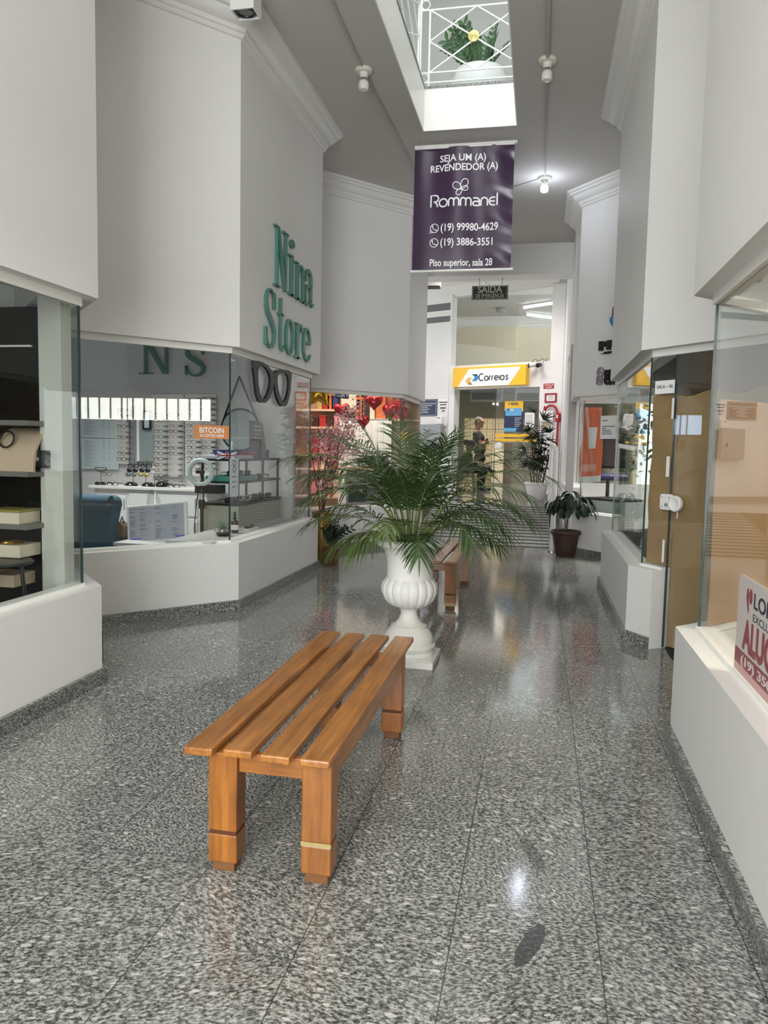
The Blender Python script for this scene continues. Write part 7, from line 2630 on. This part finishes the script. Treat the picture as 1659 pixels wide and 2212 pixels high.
S_ = PY(835, 975, 12.6).x - PY(757, 975, 12.6).x
t = thing('script_sign', 'grey wire handwriting sign reading Promo in front of the slatted screen', 'sign', (pc.x + S_ / 2, 12.6, pc.z - .2))
mb = MB()
k_ = S_
z0_ = pc.z - .10
script = [[(.0, .32), (.10, .40), (.2, .36), (.08, .12), (.03, .02)], [(.02, .25), (.2, .42), (.28, .34), (.2, .24), (.1, .2), (.2, .04), (.28, .06)], [(.3, .18), (.32, .05), (.34, .15), (.4, .2)], [(.48, .19), (.43, .12), (.47, .05), (.53, .11), (.48, .19)], [(.57, .05), (.58, .18), (.63, .17), (.64, .06), (.66, .17), (.71, .17), (.72, .05)], [(.8, .18), (.75, .11), (.8, .05), (.85, .11), (.8, .18)], [(.96, .2), (.9, .15), (.98, .09), (.9, .03)]]
for st in script:
    mb.tube([(pc.x + p[0] * k_, 12.6, z0_ + p[1] * k_) for p in st], .009, n=6)
mb.build('wire', 'grey_metal', t, smooth=True)
MB().tube([(pc.x + .1 * k_, 12.6, z0_ + .4 * k_), (pc.x + .1 * k_, 12.6, 2.98)], .002, n=4).build('thread', 'white', t)
a, b = PY(795, 1010, 12.0), PY(832, 985, 12.0)
tag(MB().box((a.x, 12.0, a.z), (b.x, 12.3, b.z)).build('till_screen', 'black', bevel=.006), 'black till screen under the wire handwriting sign', 'till')
a, b = PY(745, 1080, 11.9), PY(850, 1012, 11.9)
t = thing('sales_counter', 'grey-fronted sales counter in the gift shop under the till', 'counter', ((a.x + b.x) / 2, 12.1, 0))
MB().box((a.x, 11.95, 0), (b.x, 12.4, a.z + .52)).build('body', 'grey_metal', t, bevel=.004)
MB().box((a.x - .03, 11.9, PY(800, 1010, 12.0).z - .04), (b.x + .03, 12.45, PY(800, 1010, 12.0).z)).build('top', 'shelf_wood', t, bevel=.004)
la, lb = [tuple(p) for p in offset_poly(L3, 0.105)[:2]]
ldir = Vector((lb[0] - la[0], lb[1] - la[1], 0)).normalized()
a, b = PW(724, 860, la, lb), PW(752, 846, la, lb)


def glass_sign(name, label, a, b, mat, lines, txt, tmat, cat='sign', n=.012):
    t = thing(name, label, cat, (a.x, a.y, a.z))
    O_ = Vector((a.x, a.y, a.z)) + ldir.cross(ZU) * n
    w, h = (Vector((b.x, b.y, 0)) - Vector((a.x, a.y, 0))).length, b.z - a.z
    MB().prism([(0, 0), (w, 0), (w, h), (0, h)], O_, ldir, ZU, .004).build('plate', mat, t)
    lettering([(s, w * x, h * y, w * ww, h * hh, 1, .03) for s, x, y, ww, hh in lines], O_ + ldir.cross(ZU) * .004, ldir, ZU, .002, 'lettering', tmat, t)


glass_sign('shop_number_sign', 'small navy sign reading LOJA 9 at the top of the gift shop window', a, b, 'navy', [('LOJA 9', .07, .22, .86, .56)], None, 'paper')
a, b = PW(751, 1085, la, lb), PW(792, 1048, la, lb)
glass_sign('window_sign', 'dark sign reading AQUI TEM low in the gift shop window behind the palm', a, b, 'dark_teal', [('AQUI TEM', .2, .6, .55, .16)], None, 'pale_text')

# cherry blossom tree in a gold pot in front of the recess
MAT['gold_pot'] = plain('mottled gold pot', (150, 124, 58), 0.35, metal=0.45, var=0.35, scale=26, bump=0.4, bscale=40)
MAT['twig'] = plain('brown twig', (92, 58, 44), 0.8)
MAT['blossom'] = plain('pink blossom', (228, 172, 172), 0.7, var=0.15, scale=30)
bxp = PZ(697, 1170, .0)
BXY = Vector((-2.92, 9.66, 0))
gy = 9.45
pp = PY(695, 1140, gy)
BXY = Vector((pp.x, gy, 0))
t = thing('blossom_tree', 'artificial cherry tree with pink blossom in a tall gold pot beside the gift shop', 'potted plant', BXY)
zt_ = PY(695, 1105, gy).z
MB().lathe([(.10, 0), (.115, .05), (.122, zt_ - .03), (.135, zt_ - .02), (.135, zt_), (.115, zt_), (.105, zt_ - .05), (.01, zt_ - .06)], BXY, n=32).build('pot', 'gold_pot', t, smooth=True)
mb = MB()
ends = []
rb = random.Random(31)
for k in range(9):
    a_ = 2 * PI * k / 9 + rb.uniform(-.2, .2)
    p0_ = BXY + Vector((.02 * math.cos(a_), .02 * math.sin(a_), zt_ - .05))
    lean = rb.uniform(.06, .26)
    p1_ = p0_ + Vector((.05 * math.cos(a_), .05 * math.sin(a_), .34))
    p2_ = p1_ + Vector((lean * .7 * math.cos(a_) + .06, lean * .7 * math.sin(a_), .42))
    p3_ = p2_ + Vector((lean * math.cos(a_) + .10, lean * math.sin(a_), rb.uniform(.2, .55)))
    mb.tube([p0_, p1_, p2_, p3_], [.009, .008, .006, .003], n=6)
    for q in (p1_, p2_, p3_):
        ends.append(q)
    for j in range(5):
        s_ = p2_.lerp(p3_, rb.random())
        e_ = s_ + Vector((rb.uniform(-.05, .32), rb.uniform(-.2, .2), rb.uniform(-.05, .25)))
        mb.tube([s_, e_], .0025, n=4)
        ends += [e_, s_.lerp(e_, .5)]
    e_ = p1_ + Vector((rb.uniform(0, .2), rb.uniform(-.15, .1), rb.uniform(0, .2)))
    mb.tube([p1_, e_], .0025, n=4); ends.append(e_)
mb.build('branches', 'twig', t, smooth=True)
mb = MB()
for q in ends:
    for j in range(9):
        c = q + Vector((rb.gauss(0, .045), rb.gauss(0, .045), rb.gauss(0, .05)))
        u_ = Vector((rb.gauss(0, 1), rb.gauss(0, 1), rb.gauss(0, 1))).normalized()
        v_ = u_.orthogonal().normalized()
        w_ = u_.cross(v_)
        for m_ in range(5):
            an_ = 2 * PI * m_ / 5
            d_ = v_ * math.cos(an_) + w_ * math.sin(an_)
            s_ = u_.cross(d_)
            L_ = .020
            mb.add([c, c + d_ * L_ * .6 + s_ * L_ * .4 + u_ * .004, c + d_ * L_ + u_ * .008, c + d_ * L_ * .6 - s_ * L_ * .4 + u_ * .004], [(0, 1, 2, 3)])
o = mb.build('blossoms', 'blossom', t, recalc=False)
o['kind'] = 'stuff'

# ================================================================ RIGHT SIDE
# door of room 06: glass with brown paper behind, paper sheet, lock, knob
g2 = offset_poly(R2T, 0.105)
dA, dB = (g2[2].x, g2[2].y), (g2[3].x, g2[3].y)
ddir = Vector((dB[0] - dA[0], dB[1] - dA[1], 0)).normalized()
dn = ddir.cross(ZU)
if dn.dot(Vector((0, 0, 0)) - Vector((dA[0], dA[1], 0))) < 0:
    pass


def DP(px, py):
    p = PW(px, py, dA, dB)
    return (p - Vector((dA[0], dA[1], 0))).dot(ddir), p.z


def DOp(s, z, n=0.0):
    return Vector((dA[0], dA[1], 0)) + ddir * s + ZU * z + dn * n


s0, _z = DP(1438, 1250)
mb = MB()
mb.obox(DOp((s0 + 1.25) / 2, 1.12, -.004), ddir, dn, ZU, (1.25 - s0) / 2, .005, 1.11)
d4 = struct(mb.build('door_4', 'glass', base=False))
mb = MB(); mb.obox(DOp(s0, 1.12, -.004), ddir, dn, ZU, .006, .006, 1.11); mb.build('pane_edge', 'glass_edge', d4)
_, kz1 = DP(1480, 850)
t = thing('kraft_sheet', 'brown paper covering the inside of the door of room 06', 'paper', DOp(.6, .1, -.06))
for nm, sa, sb, za in (('sheet', s0 + .008, 1.28, .02), ('side_sheet', -.02, s0 + .008, SILL + .03)):
    g = []
    for i in range(25):
        z = za + (kz1 - za) * i / 24
        g.append([DOp(q, z + (.02 * math.sin(q * 15) if i == 24 else 0), -.034 - .006 * math.sin(q * 17 + i * .5) - .004 * math.sin(i * 1.3)) for q in [sa + (sb - sa) * j / 24 for j in range(25)]])
    MB().sheet(g, .002, dn).build(nm, 'kraft', t, smooth=True)
a, b = DP(1417, 852), DP(1461, 820)
t = thing('paper_sign', 'white sheet reading SALA - 06 taped on the glass of the right-hand door', 'sign', DOp((a[0] + b[0]) / 2, a[1], .012))
w, h = b[0] - a[0], b[1] - a[1]
rect(MB(), DOp(a[0], a[1], .012), ddir, ZU, w, h, .001).build('sheet', 'paper', t)
lettering([('SALA \u2013 06', w * .10, h * .42, w * .80, h * .24, 1, .012)], DOp(a[0], a[1], .0132), ddir, ZU, .001, 'lettering', 'ink', t)
for (x0, y0, x1, y1), lab in (((1453, 905, 1460, 860), 'upper white strip on the edge of the glass door'), ((1441, 1030, 1450, 986), 'middle white strip on the edge of the glass door'), ((1432, 1214, 1439, 1166), 'lower white strip on the edge of the glass door')):
    a, b = DP(x0, y0), DP(x1, y1)
    tag(rect(MB(), DOp(a[0], a[1], .012), ddir, ZU, b[0] - a[0], b[1] - a[1], .004).build('edge_seal', 'white'), lab, 'seal', 'white strips on the door edge')
D5 = (ddir, ZU, dn)
a, b = DP(1431, 1100), DP(1458, 1068)
mb = MB().prism(rrect(b[0] - a[0], b[1] - a[1], .02, 4), DOp(a[0], a[1], .005), ddir, ZU, .03)
lk = mb.build('lock_plate', 'white', d4, bevel=.005)
MB().lathe([(.013, 0), (.013, .012), (.001, .013)], DOp(a[0] + (b[0] - a[0]) * .62, (a[1] + b[1]) / 2 - .02, .035), n=14, axis=D5).build('lock_cylinder', 'steel', lk, smooth=True)
mb = MB()
for q in ((.2, .2), (.2, .8), (.8, .8)):
    mb.lathe([(.006, 0), (.006, .003)], DOp(a[0] + (b[0] - a[0]) * q[0], a[1] + (b[1] - a[1]) * q[1], .035), n=10, axis=D5)
mb.build('screws', 'grey_metal', lk)
a = DP(1470, 1088)
MB().lathe([(.02, 0), (.02, .02), (.055, .028), (.062, .045), (.058, .062), (.045, .066), (.03, .058), (.001, .055)], DOp(a[0], a[1], .005), n=32, axis=D5).build('door_knob', 'white', d4, smooth=True)
MB().tube([DOp(a[0], a[1] - .06, .03), DOp(a[0] + .004, a[1] - .09, .03), DOp(a[0], a[1] - .11, .03)], .004, n=6).build('pull_cord', 'white', d4)
tag(MB().box((1.0, 5.72, 0.0), (1.42, 6.05, .012)).build('door_mat', 'strip', bevel=.003), 'dark mat at the foot of the brown-papered door', 'mat')
tag(MB().prism([(0.86, 10.30), (1.3, 9.75), (1.3, 10.3), (1.0, 10.62)], (0, 0, 0), (1, 0, 0), (0, 1, 0), .012).build('door_mat', 'strip'), 'black mat on the floor at the recess before the potted tree', 'mat')

# bright side window of the optician, seen mirrored in the glass of the right-hand door
MAT['sky_window'] = plain('bright blue window', (196, 220, 250), 0.4, emit=(190, 216, 250), estr=9.0)


def mirrored(px, py, X):
    p = PW(px, py, dA, dB)
    d = ray(px, py)
    r_ = d - dn * (2 * d.dot(dn))
    return p + r_ * ((X - p.x) / r_.x)


a, b = mirrored(1412, 938, -7.59), mirrored(1516, 897, -7.59)
w9 = MB().box((-7.598, min(a.y, b.y) - .04, a.z - .05), (-7.59, max(a.y, b.y) + .04, b.z + .05)).build('window_9', 'mullion_w' if 'mullion_w' in MAT else 'wood_groove', base=False)
struct(w9)
y0_, y1_ = min(a.y, b.y), max(a.y, b.y)
for f0, f1 in ((0, .36), (.39, .54), (.57, .68), (.71, 1)):
    MB().box((-7.589, y0_ + (y1_ - y0_) * (1 - f1), a.z), (-7.584, y0_ + (y1_ - y0_) * (1 - f0), b.z)).build('pane', 'sky_window', w9)

# letting board in the nearest right window
MAT['board_pale'] = plain('pale letting board', (206, 198, 194), 0.5)
MAT['board_wine'] = plain('wine red print', (142, 74, 78), 0.5)
MAT['board_pink'] = plain('pink board band', (206, 164, 160), 0.5)
GR = offset_poly(R1, 0.105)[1].x - .006
p = PX(1600, 1237, GR)
Y1, Z1 = p.y, p.z
Z0 = SILL + .026
Y0 = 2.05
OB = Vector((GR, Y1, 0))
UB = Vector((0, -1, 0))
wB = Y1 - Y0
t = thing('letting_board', 'pale and wine-red rental board with a heart emblem in the nearest right window', 'sign', (GR, (Y0 + Y1) / 2, Z0))
zz0 = PX(1597, 1470, GR).z
zz1 = PX(1598, 1400, GR).z
Zmid = zz1
Zlow = Z0 + .032
MB().prism([(0, Z0), (wB, Z0), (wB, Z1), (.03, Z1), (.008, Z1 - .008), (0, Z1 - .03)], OB, UB, ZU, .003).build('board', 'board_pale', t)
MB().prism([(0, Zlow), (wB, Zlow), (wB, Zmid), (0, Zmid)], OB + Vector((-.003, 0, 0)), UB, ZU, .001).build('wine_band', 'board_wine', t)
MB().prism([(0, Z0), (wB, Z0), (wB, Zlow), (0, Zlow)], OB + Vector((-.003, 0, 0)), UB, ZU, .001).build('pink_band', 'board_pink', t)
cv = lambda px, py: (Y1 - PX(px, py, GR).y, PX(px, py, GR).z)
q0 = cv(1608, 1272); q1 = cv(1632, 1320)
mb = MB()
hx, hz = (q0[0] + q1[0]) / 2, Z1 - .075
mb.prism([(hx - .034, hz - .005), (hx - .028, hz + .03), (hx - .01, hz + .038), (hx + .002, hz + .02), (hx + .002, hz - .02), (hx + .012, hz - .045), (hx + .002, hz - .062), (hx - .016, hz - .035)], OB + Vector((-.003, 0, 0)), UB, ZU, .001)
mb.prism(ellipse(.022, .030, 20, hx + .028, hz + .01), OB + Vector((-.003, 0, 0)), UB, ZU, .001)
mb.build('heart_emblem', 'board_wine', t)
lx0 = cv(1631, 1300)[0]
lettering([('LOPES', lx0, Z1 - .10, .34, .055, 1, .02), ('EXCLUSIVO', lx0, Z1 - .15, .36, .028)], OB + Vector((-.003, 0, 0)), UB, ZU, .001, 'lettering', 'ink', t)
ax = cv(1606, 1370)[0]
lettering([('ALUGA', ax, Zmid + .02, .52, max(.05, Z1 - .16 - Zmid - .03), 1, .05)], OB + Vector((-.003, 0, 0)), UB, ZU, .001, 'big_lettering', 'board_wine', t)
lettering([('(19) 3500-20', ax, Zlow + (Zmid - Zlow) * .22, .62, (Zmid - Zlow) * .56, 1, .02)], OB + Vector((-.004, 0, 0)), UB, ZU, .001, 'phone_lettering', 'board_pale', t)

r1g = offset_poly(R1, 0.105)
rA, rB = Vector((r1g[1].x, r1g[1].y, 0)), Vector((r1g[0].x, r1g[0].y, 0))
rd = (rB - rA).normalized()
rn = rd.cross(ZU)
rn = rn if rn.dot(Vector((0, 1, 0))) < 0 else -rn
t = thing('kraft_sheet', 'brown paper on the slanted end pane inside the nearest right window', 'paper', rA.lerp(rB, .5) + ZU * .62)
g = [[rA + rd * (.02 + .92 * j / 16) + rn * (.03 + .004 * math.sin(j * 1.1 + i * .6)) + ZU * (.63 + 1.14 * i / 14) for j in range(17)] for i in range(15)]
MB().sheet(g, .002, rn).build('sheet', 'kraft', t, smooth=True)
# office room: bright slatted window, which also shows mirrored in the optician glass
MAT['daylight'] = plain('bright window daylight', (250, 250, 244), 0.6, emit=(255, 254, 246), estr=12.0)
mb = MB()
mb.box((4.26, 1.2, 1.90), (4.28, 4.2, 2.3))
struct(mb.build('window_8', 'daylight', base=False))
bl = thing('window_blind', 'vertical blind slats across the bright rear window of the empty office', 'blind', (4.2, 2.7, 1.90))
for k in range(14):
    y = 1.3 + k * .21
    MB().box((4.12, y, 1.91), (4.14, y + .03, 2.29)).build('slat', 'shelf_wood', bl)
MB().box((4.10, 1.2, 2.29), (4.16, 4.2, 2.33)).build('head_rail', 'white', bl)

# agency on the far right: signs, orange banner, paper notice, office chair, desk
nA, nB = R3T[1], R3T[2]
ndir = Vector((nB[0] - nA[0], nB[1] - nA[1], 0)).normalized()
nn = ndir.cross(ZU)


def NP(px, py):
    p = PW(px, py, nA, nB)
    return (p - Vector((nA[0], nA[1], 0))).dot(ndir), p.z


def NO(s, z, n=0.0):
    return Vector((nA[0], nA[1], 0)) + ndir * s + ZU * z + nn * n


MAT['logo_wine'] = plain('wine red emblem', (142, 50, 76), 0.4)
t = thing('wall_emblem', 'round red and blue emblem on the far right wall, half hidden by the nearer wall', 'sign', NO(.75, 3.0, 0))
a = NP(1319, 690)
mb = MB(); mb.prism([(a[0] + .22, a[1] - .14)] + [(a[0] + .22 + q[0], a[1] + q[1]) for q in arc(0, 0, .22, .15, 250, 172, 10)] + [(a[0] + .22, a[1] + .10)], NO(0, 0, 0), ndir, ZU, .02); mb.build('blue_piece', 'logo_blue', t)
mb = MB(); mb.prism([(a[0] + .22, a[1] + .115), (a[0] + .03, a[1] + .045)] + [(a[0] + .24 + q[0], a[1] + .1 + q[1]) for q in arc(0, 0, .20, .14, 190, 130, 8)] + [(a[0] + .22, a[1] + .36)], NO(0, 0, 0), ndir, ZU, .02); mb.build('red_piece', 'logo_wine', t)
t = thing('wall_lettering', 'black raised letters PP and smaller line on the far right wall', 'sign', NO(.7, 2.5, 0))
a, b = NP(1298, 757), NP(1331, 735)
lettering([('PP', a[0], a[1], (b[0] - a[0]) * .98, b[1] - a[1], 1.25, .06)], NO(0, 0, 0), ndir, ZU, .05, 'large_letters', 'black', t)
a2, b2 = NP(1301, 766), NP(1330, 757)
lettering([('- OUTS', a2[0], a2[1], b2[0] - a2[0], (b2[1] - a2[1]) * .85, 1.1, .05)], NO(0, 0, 0), ndir, ZU, .03, 'small_letters', 'black', t)
t = thing('wall_contact_lettering', 'black raised phone figures and round icons under the PP letters', 'sign', NO(.7, 2.35, 0))
a, b = NP(1308, 812), NP(1330, 795)
lettering([('(19) 9', a[0], a[1], b[0] - a[0], (b[1] - a[1]) * .8, 1, .04), ('@pp', NP(1307, 826)[0], NP(1307, 826)[1], .22, .11, 1, .04)], NO(0, 0, 0), ndir, ZU, .03, 'lettering', 'black', t)
MAT['icon_grey'] = plain('grey icon', (150, 142, 150), 0.5)
mb = MB()
a = NP(1299, 804)
ribbon(mb, ellipse(.055, .062, 20, a[0], a[1]), .02, NO(0, 0, 0), ndir, ZU, .03, True)
ribbon(mb, arc(a[0] + .015, a[1] + .015, .03, .03, 160, 290, 6), .016, NO(0, 0, 0), ndir, ZU, .03)
mb.build('phone_icon', 'icon_grey', t)
mb = MB()
a = NP(1297, 822)
ribbon(mb, [(a[0] - .05 + p[0], a[1] - .055 + p[1]) for p in rrect(.10, .11, .028, 4)], .016, NO(0, 0, 0), ndir, ZU, .03, True)
ribbon(mb, ellipse(.024, .026, 16, a[0], a[1]), .012, NO(0, 0, 0), ndir, ZU, .03, True)
mb.build('camera_icon', 'icon_grey', t)
g3 = offset_poly(R3, 0.105)
nA2, nB2 = (g3[1].x, g3[1].y), (g3[2].x, g3[2].y)


def NG(px, py, n):
    A2 = (nA2[0] - nn.x * n, nA2[1] - nn.y * n)
    B2 = (nB2[0] - nn.x * n, nB2[1] - nn.y * n)
    return PW(px, py, A2, B2)


MAT['orange_vinyl'] = plain('translucent orange banner', (232, 120, 82), 0.4)
MAT['salmon'] = plain('pale salmon print', (236, 176, 152), 0.5)
c00, c10, c11, c01 = NG(1250, 1035, .30), NG(1297, 1032, .30), NG(1302, 880, .30), NG(1262, 880, .30)
t = thing('orange_banner', 'orange promotional banner with a white hem hanging inside the far right window', 'banner', c00.lerp(c10, .5))
g = [[c00.lerp(c10, u).lerp(c01.lerp(c11, u), v) + nn * .02 * math.sin(u * 9 + v * 5) for u in [i / 12 for i in range(13)]] for v in [j / 20 for j in range(21)]]
MB().sheet(g, .002, nn).build('cloth', 'orange_vinyl', t, smooth=True)
g = [[c00.lerp(c10, u * 1.05).lerp(c01.lerp(c11, u * 1.05), v) + nn * (.012 + .02 * math.sin(u * 9 + v * 5)) for u in [i / 12 for i in range(13)]] for v in [-.06, -.02, .03]]
MB().sheet(g, .002, nn).build('hem', 'paper', t, smooth=True)
g = [[c00.lerp(c10, .35 + .4 * u).lerp(c01.lerp(c11, .35 + .4 * u), .42 + .3 * v) + nn * (.008 + .02 * math.sin((.35 + .4 * u) * 9 + (.42 + .3 * v) * 5)) for u in [i / 6 for i in range(7)]] for v in [j / 8 for j in range(9)]]
MB().sheet(g, .001, nn).build('white_panel', 'paper', t, smooth=True)
g = [[c00.lerp(c10, .1 + .75 * u).lerp(c01.lerp(c11, .1 + .75 * u), .1 + .1 * v) + nn * (.008 + .02 * math.sin((.1 + .75 * u) * 9 + (.1 + .1 * v) * 5)) for u in [i / 6 for i in range(7)]] for v in [0, .5, 1]]
MB().sheet(g, .001, nn).build('salmon_panel', 'salmon', t, smooth=True)
a, b = NG(1296, 948, -.010), NG(1333, 897, -.010)
t = thing('paper_notice', 'white printed notice taped on the far right window above the potted tree', 'notice', a)
w, h = (Vector((b.x, b.y, 0)) - Vector((a.x, a.y, 0))).length, b.z - a.z
rect(MB(), a, ndir, ZU, w, h, .0015).build('sheet', 'paper', t)
mb = MB()
for k, (s, e, z) in enumerate(((.08, .45, .78), (.1, .9, .52), (.1, .35, .44), (.1, .62, .36), (.1, .7, .28), (.1, .72, .2))):
    mb.prism([(w * s, h * z), (w * e, h * z), (w * e, h * (z + .03)), (w * s, h * (z + .03))], a + nn * .0015, ndir, ZU, .0008)
mb.build('print_lines', 'ink', t)
a, b = NG(1334, 1000, .02), NG(1341, 982, .02)
p = NG(1315, 1000, 1.0)
t = thing('office_chair', 'black office chair inside the far right shop behind the paper notice', 'chair', (p.x, p.y, 0))
fz = p.z
for nm, a_, b_, c_ in (('backrest', (0, .1, .25), (.27, .05, .34), 1), ('seat', (0, -.15, -.22), (.27, .26, .05), 1)):
    MB().obox(Vector((p.x, p.y, fz)) + Vector(a_), (1, 0, 0), (0, 1, 0), ZU, *b_).build(nm, 'navy' if nm == 'seat' else 'black', t, bevel=.04, seg=3, smooth=True)
MB().tube([(p.x, p.y, fz - .27), (p.x, p.y, .1)], .03, n=10).build('column', 'black', t, smooth=True)
for k in range(5):
    a_ = 2 * PI * k / 5
    MB().tube([(p.x, p.y, .12), (p.x + .28 * math.cos(a_), p.y + .28 * math.sin(a_), .04)], .018, n=8).build('leg', 'black', t, smooth=True)
q0, q1 = NG(1262, 1075, .25), NG(1335, 1082, .25)
zd = .5 * (q0.z + q1.z)
MAT['desk_sage'] = plain('grey green desk panel', (164, 172, 166), 0.5)
t = thing('reception_desk', 'grey-green desk panel with a dark top low in the far right window', 'desk', (q0.x, q0.y, 0))
MB().obox(q0.lerp(q1, .5) * 1.0 - ZU * 0.0 + Vector((0, 0, -zd * 0 - .45)), ndir, nn, ZU, (q1 - q0).length / 2 + .1, .04, .44).build('front_panel', 'desk_sage', t)
MB().obox(q0.lerp(q1, .6) - nn * .2 + Vector((0, 0, .0)), ndir, nn, ZU, (q1 - q0).length / 2 + .02, .25, .015).build('top', 'black', t)

# window frame, bright outdoors and a street tree beyond the far right shop
MAT['mullion'] = plain('grey window frame', (160, 158, 158), 0.5)
t = MB().box((.43, 12.66, .0), (.55, 12.80, 3.2)).build('trim_mullion', 'mullion', base=False)
struct(t)
p = Vector((2.4, 18.3, 0))
MAT['street_leaf'] = plain('street tree leaf', (96, 104, 66), 0.6, var=0.3, scale=6)
t = thing('street_tree', 'leafy tree outdoors seen through the far right shop window', 'tree', (3.0, 16.6, 0))
MB().tube([(3.0, 16.6, 0), (2.95, 16.6, 1.0), (3.0, 16.7, 2.2)], [.14, .11, .08], n=10).build('trunk', 'bark', t, smooth=True)
mb = MB()
for k in range(900):
    c = Vector((3.0 + max(-1.5, min(1.5, rb.gauss(0, .85))), 16.4 + max(-1, min(1, rb.gauss(0, .5))), 2.1 + rb.gauss(0, .7)))
    oval_leaf(mb, c, (rb.gauss(0, 1), rb.gauss(0, 1), rb.gauss(0, 1)), Vector((rb.gauss(0, 1), rb.gauss(0, 1), 1)), .13, .04, n=3)
mb.build('crown', 'street_leaf', t, recalc=False)
